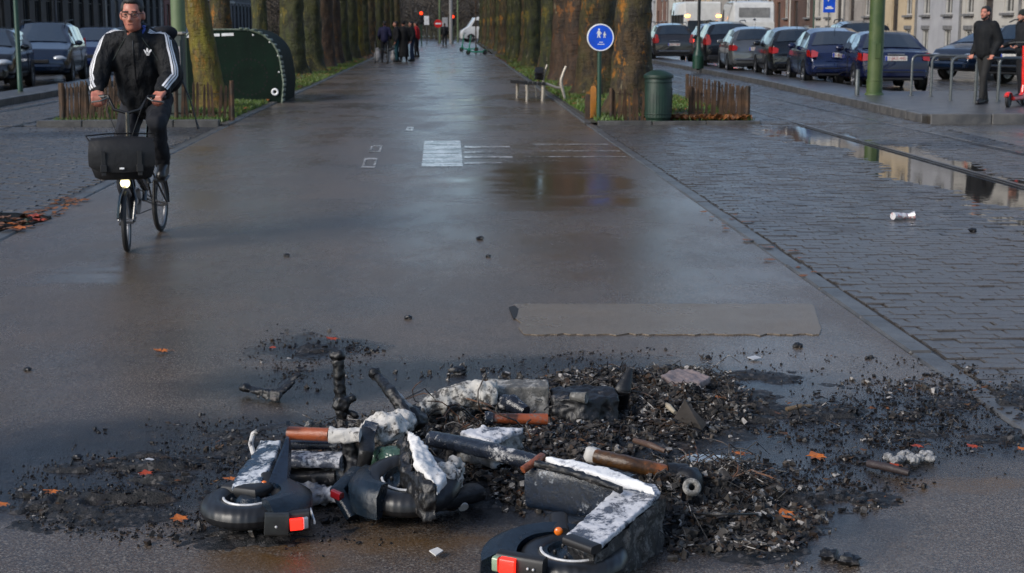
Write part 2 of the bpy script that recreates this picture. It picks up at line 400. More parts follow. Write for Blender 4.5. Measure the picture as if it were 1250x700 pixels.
# raised pavements with kerb stones
strip('pavement', lambda y: KR(y) + .16, lambda y: 22.4 if y < 33.2 else 9.75, 24.56, 33.2, .13, M_SLAB, 12)
strip('pavement', lambda y: KR(y) + .16, 9.75, 33.2, 150, .13, M_SLAB, 40)
strip('pavement', -9.7, -8.86, 8, 150, .13, M_SLAB, 40)
strip('pavement', 21.4, 26, 33.2, 260, .12, M_SLAB, 20)
strip('pavement', -24, -18.5, -5, 260, .12, M_SLAB, 20)
for nm, x0 in (('facade_kerb', 21.3), ('facade_kerb', -18.5)):
    o = MB().box((x0 + .05, 140, .045), (.14, 230, .17)).build(nm, M_KERB, None, 0); o['kind'] = 'structure'
def kerb(name, pts, w, z0, z1, mat, step=1.0, piece='kerb_stone'):
    root = MB().box((0, 0, 0), (.02, .02, .02)).build(name, M_JOINT, None, 0); root['kind'] = 'structure'
    bed = MB()
    for (a, b) in zip(pts[:-1], pts[1:]):
        a = Vector(a); b = Vector(b); L_ = (b - a).length; n = max(1, round(L_ / step)); d = (b - a) / n; ang = math.atan2(d.y, d.x)
        me = MB().box((0, 0, 0), (d.length - .012, w, z1 - z0), bev=.012).build(piece, mat, root, 30)
        for i in range(n):
            o = me if i == 0 else me.copy()
            if i: COL.objects.link(o)
            c = a + d * (i + .5); o.location = (c.x + random.uniform(-.004, .004), c.y, (z0 + z1) / 2 + random.uniform(-.005, .004)); o.rotation_euler = (0, 0, ang + random.uniform(-.004, .004))
        mdl = (a + b) / 2; bed.box((mdl.x, mdl.y, z0 + (z1 - z0) * .4), (L_, w * .8, (z1 - z0) * .8 - .01), ang)
    m = bed.build('mortar_bed', M_JOINT, root, 0)
    return root
kerb('pavement_kerb', [(KR(y) + .07, y) for y in (24.5, 40, 64, 90)], .17, -.05, .135, M_KERB, 1.0)
kerb('pavement_kerb', [(7.82, 24.42), (22, 24.42)], .16, -.05, .135, M_KERB, 1.0)
kerb('pavement_kerb', [(-8.78, 20), (-8.78, 90)], .17, -.05, .135, M_KERB, 1.0)
kerb('path_edging', [(RE(y) + .07, y) for y in (5.2, 16, 24.1)], .12, -.1, .006, M_KERBB, .9, 'edging_stone')
kerb('path_edging', [(LE(y) - .07, y) for y in (9.2, 16, 24.1)], .12, -.1, .006, M_KERBB, .9, 'edging_stone')
kerb('verge_kerb', [(RE(24.2) + .2, 24.14), (5.0, 24.14)], .16, -.05, .05, M_KERBB, .8)
kerb('verge_kerb', [(LE(24.2) - .12, 23.9), (-6.35, 23.9)], .18, -.05, .10, M_KERBB, .8)
kerb('verge_kerb', [(RE(24.4) + .06, 24.3), (RE(84) + .06, 84)], .12, -.05, .03, M_KERBB, 1.0)
kerb('verge_kerb', [(LE(24.4) - .06, 24.1), (LE(84) - .06, 84)], .12, -.05, .03, M_KERBB, 1.0)
strip('verge', lambda y: RE(y) + .12, 4.98, 24.22, 150, .02, M_SOIL, 160, nx=8, nz_=.1)
strip('verge', -6.3, lambda y: LE(y) - .12, 24.0, 150, .02, M_SOIL, 160, nx=8, nz_=.1)

# cobbles: each its own stone, rows across the crossing
SL, SD = .17, .108
def stone_mesh(seed, L_=SL, D_=SD, gap=.005):
    random.seed(seed); hx, hy = (L_ - gap) / 2, (D_ - gap) / 2; vs = []
    for s_, z in ((1, -.06), (1, -.005), (.95, 0)):
        for x, y in ((-1, -1), (1, -1), (1, 1), (-1, 1)):
            vs.append(((x * hx * s_ + random.uniform(-.004, .004)), y * hy * (s_ if s_ == 1 else .93) + random.uniform(-.003, .003), z + (random.uniform(-.002, .002) if s_ < 1 else 0)))
    fs = [(8, 9, 10, 11)] + [(a + k, a + (k + 1) % 4, a + (k + 1) % 4 + 4, a + k + 4) for a in (0, 4) for k in range(4)]
    return vs, fs
STN = [stone_mesh(k) for k in range(5)] + [stone_mesh(9, SL * .48)]
random.seed(3)
def inframe(x, y):
    d = _rot.inverted() @ Vector((x, y, -CAMH)); u = CX + F * d.x / -d.z; v = CY - F * d.y / -d.z
    return -5 < u < 1255 and v < 705
def basin(x, y):
    if y > 24.4 or x < 3: return 0
    c = 5.35 + .12 * math.sin(y * 1.1) + .10 * math.sin(y * 2.7); wd_ = .28 + .30 * max(0, 1 - abs(y - 15.0) / 4.5); return .017 * max(0, min(1, (wd_ + .25 - abs(x - c)) / .3)) * min(1, (24.4 - y) / 2)
def cobble_field(xa, xb, y0, y1, parent_name, n_parts=300):
    base = MB().box((0, 0, 0), (.02, .02, .02)).build(parent_name, M_JOINT, None, 0); base['kind'] = 'structure'
    base.location = ((xa((y0+y1)/2) + xb((y0+y1)/2)) / 2, (y0 + y1) / 2, -.06)
    bl = base.location
    cand = []; ny = int((y1 - y0) / SD)
    for i in range(ny):
        y = y0 + (i + .5) * SD; A, B = xa(y), xb(y); n = int((B - A) / SL); off = (i % 2) * SL * .5 + random.uniform(-.02, .02)
        for j in range(-1 if i % 2 else 0, n):
            if j == -1:
                cand.append((A + SL * .26, y, -.001, 0, 5)); continue
            x = A + (j + .5) * SL + off + random.uniform(-.003, .003)
            if x + SL / 2 > B: continue
            if not inframe(x, y) and (random.random() < .0 or y < 4): continue
            cand.append((x, y + .012 * math.sin(x * 1.7) + random.uniform(-.002, .002), random.uniform(-.005, .003) + .005 * math.sin(x * .9 + y * .6) - basin(x, y), random.uniform(-.025, .025), random.randrange(5)))
    vis = [c for c in cand if inframe(c[0], c[1])]
    vis.sort(key=lambda c: c[1]); near = set(vis[:n_parts])
    meshes = []
    for k in range(6):
        me = bpy.data.meshes.new('cobble'); me.from_pydata(STN[k][0], [], STN[k][1]); me.materials.append(M_COB); me.update(); meshes.append(me)
    for c in near:
        o = bpy.data.objects.new('cobble', meshes[c[4]]); COL.objects.link(o); o.parent = base
        o.location = (c[0] - bl.x, c[1] - bl.y, c[2] - bl.z); o.rotation_euler = (random.uniform(-.02, .02), random.uniform(-.02, .02), c[3])
    mb = MB()
    for c in cand:
        if c in near: continue
        ca, sa = math.cos(c[3]), math.sin(c[3]); n = len(mb.v)
        mb.v += [(c[0] + x * ca - y * sa - bl.x, c[1] + x * sa + y * ca - bl.y, c[2] + z - bl.z) for x, y, z in STN[c[4]][0]]
        mb.f += [tuple(q + n for q in f) for f in STN[c[4]][1]]
    o = mb.build('cobble', M_COB, base, 0, recalc=False); o['kind'] = 'stuff'
cobble_field(lambda y: REc(y) + .01, lambda y: KR(y) - .02, 4.4, 24.05, 'cobbled_crossing')
cobble_field(lambda y: -9.2, lambda y: LEc(y) - .01, 9.4, 23.8, 'cobbled_crossing')
cobble_field(lambda y: 5.0, lambda y: KR(y) - .02, 24.1, 62, 'cobbled_tramway', 0)
cobble_field(lambda y: -8.68, lambda y: -6.38, 24.1, 58, 'cobbled_tramway', 0)
for x in (5.6, 7.02, -6.7, -8.1):
    mb = MB(); y0 = 6 if x > 0 else 9
    mb.box((x, (y0 + 150) / 2, -.02), (.06, 150 - y0, .068), bev=.006); mb.box((x + (-.065 if x > 0 else .065), (y0 + 150) / 2, -.025), (.02, 150 - y0, .06), bev=.004)
    o = mb.build('tram_rail', M_RAIL, None, 30); o['kind'] = 'structure'

def puddle(pts, z, mat, name='puddle', sub=10, amp=.06):
    w = [G(*p) for p in pts]; n = len(w); o = []
    for i in range(n):
        a, b, c, d = w[i - 1], w[i], w[(i + 1) % n], w[(i + 2) % n]
        for k in range(sub):
            t_ = k / sub; p = .5 * ((2 * b) + (c - a) * t_ + (2 * a - 5 * b + 4 * c - d) * t_ ** 2 + (-a + 3 * b - 3 * c + d) * t_ ** 3)
            q = p * 3.1; q2 = p * 11; p = p + Vector((mn.noise(q) + .6 * mn.noise(q2), (mn.noise(q + Vector((9, 3, 1))) + .6 * mn.noise(q2 * 1.3)) * 2.2, 0)) * amp; o.append((p.x, p.y, z))
    ob = MB().add(o, [tuple(range(len(o)))]).build(name, mat, None, 0); ob['kind'] = 'structure'; return ob
o = MB().add([(4.3, 8.5, -.0075), (6.35, 8.5, -.0075), (6.35, 24.0, -.0075), (4.5, 24.0, -.0075)], [(0, 1, 2, 3)]).build('puddle', M_WATER, None, 0); o['kind'] = 'structure'
0 and puddle([(1095, 398), (1120, 408), (1165, 424), (1150, 432), (1100, 428), (1085, 412)], .003, M_BWATER)
0 and puddle([(1130, 588), (1160, 574), (1220, 580), (1262, 592), (1250, 606), (1180, 602), (1140, 598)], .005, M_BWATER, amp=.05)
0 and puddle([(935, 318), (955, 316), (978, 326), (972, 334), (945, 328)], .003, M_BWATER, amp=.035)
0 and puddle([(895, 286), (925, 298), (945, 312), (925, 310), (898, 296)], .003, M_BWATER, amp=.035)
0 and puddle([(985, 340), (1020, 352), (1042, 378), (1030, 390), (1008, 380), (1008, 362)], .004, M_BWATER, amp=.05)
puddle([(-12, 262), (30, 262), (62, 266), (40, 274), (0, 280), (-14, 282)], .009, M_WATER, amp=.03)
# repair patch in the asphalt, with its broken corner
tq = NT('patch_asphalt'); ff = tq.noise(120, 4, .7)
tq.set(col=tq.mix(tq.ramp(ff, [(.4, 0.0), (.7, 1.0)]), tq.mix(tq.noise(2.5, 5), (.135, .098, .064), (.060, .046, .033)), (.22, .18, .135)), rough=tq.ramp(tq.noise(2, 5), [(.35, .42), (.65, .22)])); tq.bump(ff, .7, .005)
M_PATCH = tq.m
top = [G(x_, y_, .006) for x_, y_ in [(628 + 8 * i, 371 + 1.6 * mn.noise(Vector((i * .7, 0, 0)))) for i in range(46)] + [(994 + 1.2 * i, 374 + 4 * i + random.uniform(-1, 1)) for i in range(8)] + [(1000 - 8 * i, 408 + 3.0 * mn.noise(Vector((i * .6, 4, 0)))) for i in range(46)] + [(633, 400), (636, 394), (628, 388), (623, 380)]]
o = MB().slab(top, .0055).build('asphalt_patch', M_PATCH, None, 0); o['kind'] = 'structure'
o = MB().slab([G(621, 375, .0075), G(628, 373, .0075), G(633, 377, .0075), G(631, 386, .0075), G(627, 390, .0075), G(624, 383, .0075)], .003).build('asphalt_hole', M('hole_dark', (.012, .011, .010), .7), None, 0); o['kind'] = 'structure'
# worn paint
def paint(px, z=.004):
    o = MB().add([tuple(G(x, y, z)) for x, y in px], [tuple(range(len(px)))]).build('road_marking', M_PAINT, None, 0); o['kind'] = 'structure'
for k_ in range(6):
    y_ = 172 + k_ * 5.3; paint([(517.5 - .55 * k_, y_ + 4.9), (518 - .55 * k_, y_), (562 + .5 * k_, y_), (562.5 + .5 * k_, y_ + 4.9)])
for y, x1 in ((178.5, 622), (185, 604), (191, 625), (198, 612)): paint([(567, y + 2.2), (567, y), (x1, y - .2), (x1 + 1, y + 1.6)])
for y, x0, x1 in ((176, 650, 742), (184, 660, 756), (191, 640, 764)): paint([(x0, y + .8), (x0, y), (x1, y), (x1 + 1, y + .8)])
for q in ([(441, 205), (445, 193), (461, 193), (458, 205)], [(450, 186), (453, 177), (467, 177), (465, 186)], [(495, 160), (497, 155), (505, 155), (504, 160)]):
    a, b, c, d = q; paint([a, b, (b[0] + 3, b[1]), (a[0] + 3, a[1])]); paint([(d[0] - 3, d[1]), (c[0] - 3, c[1]), c, d]); paint([b, c, (c[0], c[1] + 2), (b[0], b[1] + 2)], .0045); paint([(a[0], a[1] - 2), (d[0], d[1] - 2), d, a], .0045)

# grass on the verges, litter of leaves, far growth
def blades(name, regions, mat, h=.09, w=.012):
    mb = MB()
    for (x0, x1, y0, y1, n, hh) in regions:
        for _ in range(n):
            x = random.uniform(x0, x1); y = random.uniform(y0, y1)
            if fbm(np.array(x * .9 + 20), np.array(y * .9 + 40)) < .40: continue
            a = random.uniform(0, 6.28); H = hh * random.uniform(.5, 1.3); lx, ly = random.uniform(-.5, .5) * H, random.uniform(-.5, .5) * H
            k = len(mb.v); cx, sy = math.cos(a) * w, math.sin(a) * w
            mb.v += [(x - cx, y - sy, .02), (x + cx, y + sy, .02), (x + lx, y + ly, .03 + H)]; mb.f.append((k, k + 1, k + 2))
    o = mb.build(name, mat, None, 0, recalc=False); tag(o, kind='stuff'); return o
o = blades('grass', [(2.4, 2.95, 24.4, 60, 9000, .07), (2.45, 4.95, 24.3, 40, 16000, .09), (2.5, 4.9, 40, 80, 9000, .10), (-3.55, -4.2, 24.2, 60, 9000, .07), (-6.25, -3.6, 24.2, 32, 26000, .08), (-6.25, -3.6, 32, 70, 14000, .09)], M_GRASS)
tag(o, 'short green grass on the strips under the tree rows', 'grass')
def litter(name, regs, mat, s=.05):
    mb = MB()
    for (x0, x1, y0, y1, n, z, hz) in regs:
        for _ in range(n):
            x = random.uniform(x0, x1); y = random.uniform(y0, y1); k = len(mb.v); r = s * random.uniform(.5, 1.3); a = random.uniform(0, 6.3)
            for q in range(5):
                rr = r * (1 if q % 2 == 0 else .6); mb.v.append((x + math.cos(a + q * 1.257) * rr, y + math.sin(a + q * 1.257) * rr, z + random.uniform(0, hz)))
            mb.f.append((k, k + 1, k + 2, k + 3, k + 4))
    o = mb.build(name, mat, None, 0, recalc=False); o['kind'] = 'stuff'; return o
o = litter('leaf_litter', [(3.2, 4.9, 24.3, 24.75, 420, .05, .09), (2.4, 4.9, 25, 80, 2600, .04, .05), (-6.2, -3.6, 24.2, 90, 3000, .04, .05), (-3.5, -3.2, 11.5, 13.8, 60, .006, .02), (2.12, 2.42, 8.2, 12.5, 16, .008, .01)], M_LEAFL)
tag(o, 'brown and orange fallen leaves on the planted strips', 'leaves')

# ================================================================== HOUSES
def wallmat(name, c, c2): return M(name, c, .75, col2=c2, scale=.9, bump=.2, bscale=30)
M_GLASS = M('window_glass', (.010, .012, .015), .08, col2=(.02, .022, .025), scale=.6, spec=.6)
M_FRAME = M('window_frame', (.45, .44, .41), .5, col2=(.3, .29, .27))
M_DFRAME = M('window_frame_dark', (.03, .028, .026), .5)
M_SILL = M('blue_stone', (.17, .165, .16), .6, col2=(.10, .10, .10), scale=3)
M_DOOR = M('door_wood', (.025, .022, .020), .4, col2=(.04, .025, .016), scale=3)
M_ROOF = M('slate_roof', (.03, .03, .034), .6, bump=.4, bscale=14)
_wc = {}
def facade(mb, w, h, ops, dep=.16):
    """front wall (local y=0, looking to -y) with real openings and reveals"""
    xs = sorted({-w / 2, w / 2} | {o[0] for o in ops} | {o[1] for o in ops}); zs = sorted({0, h} | {o[2] for o in ops} | {o[3] for o in ops})
    def inside(x, z): return any(o[0] < x < o[1] and o[2] < z < o[3] for o in ops)
    for a, b in zip(xs[:-1], xs[1:]):
        for c, d in zip(zs[:-1], zs[1:]):
            if not inside((a + b) / 2, (c + d) / 2): mb.add([(a, 0, c), (b, 0, c), (b, 0, d), (a, 0, d)], [(0, 1, 2, 3)])
    for x0, x1, z0, z1 in ops:
        mb.add([(x0, 0, z0), (x1, 0, z0), (x1, 0, z1), (x0, 0, z1), (x0, dep, z0), (x1, dep, z0), (x1, dep, z1), (x0, dep, z1)], [(0, 1, 5, 4), (1, 2, 6, 5), (2, 3, 7, 6), (3, 0, 4, 7)])
def house(loc, rz, w, h, wm, label, cat='house', bays=2, basement=True, door=0, frame=None, depth=10, trim=None, group='terraced houses along the street', ground_sill=1.95, win_h=2.0, ww=1.05):
    root = thing('terraced_house', label, cat, loc, rz, group)
    ops = []; wins = []; bw = w / bays
    for b in range(bays):
        xc = -w / 2 + bw * (b + .5)
        if b == door: ops.append((xc - .55, xc + .55, .25, 3.0)); dx = xc
        else:
            ops.append((xc - ww / 2, xc + ww / 2, ground_sill, ground_sill + win_h)); wins.append(ops[-1])
            if basement: ops.append((xc - .45, xc + .45, .15, 1.25)); wins.append(ops[-1])
        for fl in range(1, 3):
            z = ground_sill + 3.5 * fl + .2
            if z + 2 < h - .4: ops.append((xc - ww / 2, xc + ww / 2, z, z + win_h * .95)); wins.append(ops[-1])
    mb = MB(); facade(mb, w, h, ops)
    mb.add([(-w / 2, 0, 0), (-w / 2, depth, 0), (-w / 2, depth, h), (-w / 2, 0, h)], [(0, 1, 2, 3)])
    mb.add([(w / 2, 0, 0), (w / 2, depth, 0), (w / 2, depth, h), (w / 2, 0, h)], [(0, 1, 2, 3)])
    mb.add([(-w / 2, depth, 0), (w / 2, depth, 0), (w / 2, depth, h), (-w / 2, depth, h)], [(0, 1, 2, 3)])
    wall = mb.build('wall', wm, root, 0, recalc=False)
    MB().box((-w / 2 + .12, -.03, h / 2), (.22, .06, h - .5), bev=.01).build('pilaster', trim or M_SILL, root); MB().box((.1, -.035, .08), (w - .5, .07, .14), bev=.01).build('plinth', trim or M_SILL, root)
    MB().box((0, -.16, h - .12), (w, .34, .24), bev=.03).build('cornice', trim or M_SILL, root); MB().box((0, -.05, ground_sill + 2.75), (w - .3, .1, .18), bev=.02).build('string_course', trim or M_SILL, root)
    r = MB(); r.add([(-w / 2, -.1, h), (w / 2, -.1, h), (w / 2, depth / 2, h + 2.6), (-w / 2, depth / 2, h + 2.6), (-w / 2, depth, h), (w / 2, depth, h)], [(0, 1, 2, 3), (3, 2, 5, 4), (0, 3, 4), (1, 5, 2)])
    r.build('roof', M_ROOF, root, 0)
    fm = frame or M_FRAME
    for (x0, x1, z0, z1) in wins:
        ww_, hh = x1 - x0, z1 - z0; key = (round(ww_, 2), round(hh, 2), fm.name, hh > 1.5)
        if key not in _wc:
            f = MB()
            for s in (-1, 1): f.box((s * (ww_ / 2 - .035), .1, hh / 2), (.07, .06, hh)); 
            f.box((0, .1, .035), (ww_ - .14, .06, .07)); f.box((0, .1, hh - .035), (ww_ - .14, .06, .07)); f.box((0, .1, hh / 2), (.05, .05, hh - .14))
            if hh > 1.5: f.box((-ww_ / 4 + .0, .1, hh * .72), (ww_ / 2 - .1, .05, .05)); f.box((ww_ / 4, .1, hh * .72), (ww_ / 2 - .1, .05, .05))
            g_ = MB(); g_.add([(-ww_ / 2, .13, 0), (ww_ / 2, .13, 0), (ww_ / 2, .13, hh), (-ww_ / 2, .13, hh)], [(0, 1, 2, 3)])
            s_ = MB(); s_.box((0, -.06, -.06), (ww_ + .24, .2, .11), bev=.015)
            a = []
            for m_, mt, nm in ((f, fm, 'window'), (g_, M_GLASS, 'pane'), (s_, M_SILL, 'sill'), (MB().box((0, -.02, hh + .1), (ww_ + .24, .06, .19), bev=.01), M_SILL, 'lintel')):
                o = m_.build(nm, mt, None, 0); a.append(o.data); bpy.data.objects.remove(o)
            _wc[key] = a
        a = _wc[key]
        wo = bpy.data.objects.new('window', a[0]); COL.objects.link(wo); wo.parent = root; wo.location = ((x0 + x1) / 2, 0, z0)
        for nm, me in (('pane', a[1]), ('sill', a[2]), ('lintel', a[3])):
            so_ = bpy.data.objects.new(nm, me); COL.objects.link(so_); so_.parent = wo
    if door is not None and door >= 0 and door < bays:
        d = MB(); d.box((dx, .13, 1.35), (1.06, .06, 2.2)); d.box((dx, .12, 2.72), (1.06, .05, .5)); d.box((dx - .25, .085, 1.7), (.35, .02, 1.1), bev=.008); d.box((dx + .25, .085, 1.7), (.35, .02, 1.1), bev=.008)
        do = d.build('door', M_DOOR, root); hd = MB().ell((dx + .4, .06, 1.2), (.03, .04, .03)); hd.build('handle', M_RAIL, do)
        MB().box((dx, -.2, .12), (1.3, .5, .26), bev=.02).build('doorstep', M_SILL, root)
    return root
HC = [((.42, .40, .36), (.33, .31, .28)), ((.34, .34, .35), (.26, .26, .27)), ((.45, .36, .24), (.36, .28, .18)), ((.16, .08, .05), (.10, .05, .035)), ((.30, .27, .24), (.2, .18, .16)), ((.46, .43, .38), (.36, .33, .29)), ((.09, .05, .035), (.05, .03, .022))]
HM = [wallmat('painted_wall_%s' % n, *c) for n, c in zip(('white', 'grey', 'cream', 'redbrick', 'taupe', 'ivory', 'brownbrick'), HC)]
HLAB = ['pale plastered terraced house with basement windows right of the man in the black jacket', 'white house with two stone sills directly behind the parked dark blue sedan', 'grey painted house with black doorway behind the thick green post', 'cream house with shutters beyond the green post', 'taupe house behind the blue parking sign', 'ivory house with flower boxes left of the blue parking sign', 'red brick house front behind the white van', 'brown brick house beyond the white van', 'dark grey house front between the two white vans', 'white house behind the motorhome']
seq = [(5, 0, 7.4, 3), (0, 1, 7.0, 3), (1, 2, 6.4, 2), (2, 1, 7.0, 3), (4, 0, 6.4, 2), (5, 2, 7.2, 3), (6, 0, 6.6, 2), (3, 1, 7.0, 3), (1, 0, 7.0, 2), (0, 1, 7.6, 3), (4, 0, 8, 3), (2, 0, 8, 3), (6, 1, 9, 3), (0, 0, 9, 3), (3, 0, 9, 3), (1, 0, 10, 3)]
HY = 52.5
for i, (mi, dr, w, bays) in enumerate(seq):
    lab = HLAB[i] if i < len(HLAB) else 'far narrow house front at the end of the right street, %s' % ('behind the first trees', 'pale and half hidden', 'cream and half hidden', 'brown and half hidden', 'white and half hidden', 'red brick and half hidden', 'grey and half hidden')[i - 10]
    house((22.6, HY + w / 2, .12), R(-90), w, 9.8 + (i * 37 % 5) * .5, HM[mi], lab, bays=bays, door=dr, group='houses lining the right street', trim=HM[5] if mi in (2, 3, 6) else None)
    HY += w
LL = ['dark stone building with tall pilasters above the parked cars at far left', 'dark shopfront building behind the cyclist shoulder', 'brown stone building behind the parked white car', 'grey stone building behind the cyclist head', 'pale grey house seen between cyclist and green lamp post', 'dark house with white trim beside the leaning trunk', 'red brick building with pale bands above the green bike shelter', 'red brick house right of the second left trunk', 'grey building seen between left tree trunks', 'dark brown building at the far end of the left street']
DS = [wallmat('dark_stone', (.06, .056, .054), (.035, .033, .033)), wallmat('brown_stone', (.085, .068, .052), (.05, .04, .032)), wallmat('red_brick_pale', (.24, .085, .06), (.17, .06, .045)), wallmat('grey_stone', (.14, .135, .135), (.09, .085, .085))]
lseq = [(0, 14, 7), (0, 11, 5), (1, 13, 6), (1, 12, 5), (3, 9, 4), (0, 9, 4), (2, 15, 7), (2, 12, 5), (3, 12, 5), (0, 16, 6)]
HY = 44.0
for i, (mi, w, bays) in enumerate(lseq):
    house((-20.6, HY + w / 2, .12), R(90), w, 13, DS[mi], LL[i], 'building', bays=bays, door=None if i % 2 else 1, group='buildings lining the left street', basement=False, ground_sill=.9, win_h=2.5, ww=1.15, frame=M_DFRAME if mi != 2 else None, trim=DS[3] if mi in (0, 1) else HM[5])
    HY += w
# the building and wood that close the view
for i, (x, w, hh) in enumerate(((-34, 30, 9), (-6, 22, 7), (18, 24, 8.5), (44, 26, 8))):
    house((x, 235, 0), 0, w, hh, [DS[1], DS[0], HM[4], DS[1]][i], ['brown block closing the view far left of the avenue', 'dark building closing the avenue beyond the traffic signs', 'taupe block beyond the white van at the avenue end', 'brown block closing the right street in the distance'][i], 'building', bays=9, door=None, group=None, basement=False, ground_sill=1.0, win_h=2.0, frame=M_DFRAME)

# ================================================================== TREES
def barkmat(name, a, b, c, org):
    t = NT(name)
    v = t.coord((1, 1, .35)); st = t.noise(7, 6, .7, v); big = t.noise(1.1, 4, .6); pat = t.noise(3.4, 5, .75, t.coord((1, 1, .6), (5, 2, 1)))
    col = t.mix(t.ramp(big, [(.38, 0.0), (.62, 1.0)]), a, b)
    col = t.mix(t.ramp(st, [(.44, 0.0), (.6, .9)]), col, c)
    col = t.mix(t.ramp(pat, [(.56, 0.0), (.64, .95)]), col, org)
    col = t.mix(t.ramp(t.noise(5.5, 5, .8, t.coord((1, 1, .5), (9, 9, 9))), [(.62, 0.0), (.68, .9)]), col, (.20, .17, .10))
    t.set(col=col, rough=.62, spec=.35); t.bump(t.math('ADD', t.noise(24, 5, .7, v), t.noise(6, 4, .7, t.coord((.5, .5, 2.4)))), .9, .04); return t.m
M_BARKA = barkmat('mossy_bark', (.060, .036, .014), (.050, .046, .010), (.014, .010, .006), (.26, .10, .008))
M_BARKG = barkmat('green_bark', (.034, .040, .009), (.046, .046, .011), (.012, .013, .006), (.11, .085, .008))
M_BARKY = barkmat('yellow_green_bark', (.15, .13, .012), (.13, .085, .012), (.05, .035, .010), (.20, .10, .010))
M_BARKR = barkmat('brown_bark', (.055, .028, .014), (.045, .028, .013), (.018, .012, .008), (.16, .06, .012))
M_TWIG = M('twigs', (.05, .038, .026), .7, col2=(.03, .024, .018))
def trunk_mesh(r, h, seed, lean=(0, 0), flare=1.5):
    mb = MB(); seg = 26; nr = 62; rings = []
    for i in range(nr + 1):
        f = i / nr; z = h * f ** 1.25; rr = r * (1 - .38 * f) * (1 + (flare - 1) * math.exp(-z / .35)); ring = []
        for j in range(seg):
            th = 2 * math.pi * j / seg; d = Vector((math.cos(th), math.sin(th), 0))
            k = 1 + .10 * mn.noise(Vector((d.x * 1.4 + seed, d.y * 1.4, z * .55))) + .13 * mn.noise(Vector((d.x * 1.8, d.y * 1.8 + seed, z * 3.2))) * (1 if z < 5 else .5) + .06 * mn.noise(Vector((d.x * 5, d.y * 5, z * 7 + seed)))
            k += .16 * math.exp(-z / .4) * math.cos(th * 5 + seed)
            ring.append((lean[0] * z + d.x * rr * k, lean[1] * z + d.y * rr * k, z - .12))
        rings.append(ring)
    mb.loft(rings); return mb
def limb_mesh(r, h, seed, lean):
    rn = random.Random(seed); mb = MB(); tw = MB()
    top = Vector((lean[0] * h, lean[1] * h, h - .3))
    def grow(p, d, ln, rad, lev):
        pts = [p]; q = p.copy(); dd = d.copy()
        for k in range(4):
            dd = (dd + Vector((rn.uniform(-.22, .22), rn.uniform(-.22, .22), rn.uniform(-.05, .22)))).normalized(); q = q + dd * ln / 4; pts.append(q.copy())
        (mb if lev < 2 else tw).tube(pts, [rad, rad * .85, rad * .7, rad * .55, rad * .4], 7 if lev < 1 else (5 if lev < 2 else 3), caps=False)
        if lev < 3:
            for k in range(4 if lev < 2 else 5):
                i = rn.randint(1, 4); a = rn.uniform(0, 6.28); nd = (dd + Vector((math.cos(a), math.sin(a), rn.uniform(-.1, .5))) * .8).normalized()
                grow(pts[i], nd, ln * rn.uniform(.5, .72), rad * .42, lev + 1)
    n = 5
    for k in range(n):
        a = 6.28 * k / n + rn.uniform(-.3, .3); grow(top - Vector((0, 0, rn.uniform(0, .9))), Vector((math.cos(a) * .6, math.sin(a) * .6, .9)).normalized(), rn.uniform(2.6, 3.6), r * .42, 0)
    return mb, tw
_limbs = {}
def tree(x, y, r, h, mat, label, seed, lean=(0, 0), grp=None, flare=1.5):
    root = thing('plane_tree', label, 'tree', (x, y, .03), 0, grp)
    trunk_mesh(r, h, seed, lean, flare).build('trunk', mat, root, 180)
    k = seed % 3
    if k not in _limbs:
        a, b = limb_mesh(.36, 0, 40 + k, (0, 0)); la = a.build('limbs', mat, root, 180); lb = b.build('twigs', M_TWIG, la, 0, recalc=False); _limbs[k] = (la.data, lb.data)
        lb['kind'] = 'stuff'
    else:
        la = bpy.data.objects.new('limbs', _limbs[k][0]); COL.objects.link(la); la.parent = root
        lb = bpy.data.objects.new('twigs', _limbs[k][1]); COL.objects.link(lb); lb.parent = la; lb['kind'] = 'stuff'
    la.location = (lean[0] * h, lean[1] * h, h - .1); la.rotation_euler = (0, 0, seed * 1.3)
    return root
RT = 'plane trees in the row right of the path'; LT = 'plane trees in the row left of the path'
rows_r = [(3.15, 26.0, .36, M_BARKA), (3.3, 33.5, .46, M_BARKA), (3.25, 37.5, .42, M_BARKR), (3.3, 42, .46, M_BARKR), (3.2, 46.5, .36, M_BARKG), (3.45, 51, .38, M_BARKA), (3.2, 57, .37, M_BARKG), (3.4, 63, .38, M_BARKA), (3.2, 69, .36, M_BARKG), (3.3, 76, .38, M_BARKG), (3.2, 84, .38, M_BARKA), (3.3, 93, .38, M_BARKG), (3.2, 103, .38, M_BARKA), (3.3, 114, .38, M_BARKG), (3.3, 127, .38, M_BARKA), (3.3, 140, .38, M_BARKG)]
rl = ['big mottled trunk with orange moss beside the green litter bin', 'knobbly trunk with orange lichen just left of the blue round sign', 'brown trunk with folds, second behind the blue sign', 'orange patched trunk behind the steel bench', 'greenish trunk with smooth bark behind the bench backrest', 'dark trunk left of the smooth greenish one on the right row', 'grey green trunk above the left end of the bench', 'dark ridged trunk next beyond the bench', 'green trunk midway along the right row']
for i, (x, y, r, m) in enumerate(rows_r):
    tree(x, y, r, 6.6, m, rl[i] if i < len(rl) else ['plane trunk far down the right row before the white van', 'mossy trunk far along the right row by the parked scooter'][i % 2] + (', %s' % ['the nearest', 'the second', 'the third', 'the fourth', 'the fifth', 'the sixth', 'the last'][i - 9]), 3 + i, (.0, 0) if i else (.012, 0), RT, 1.75 if i == 0 else 1.45)
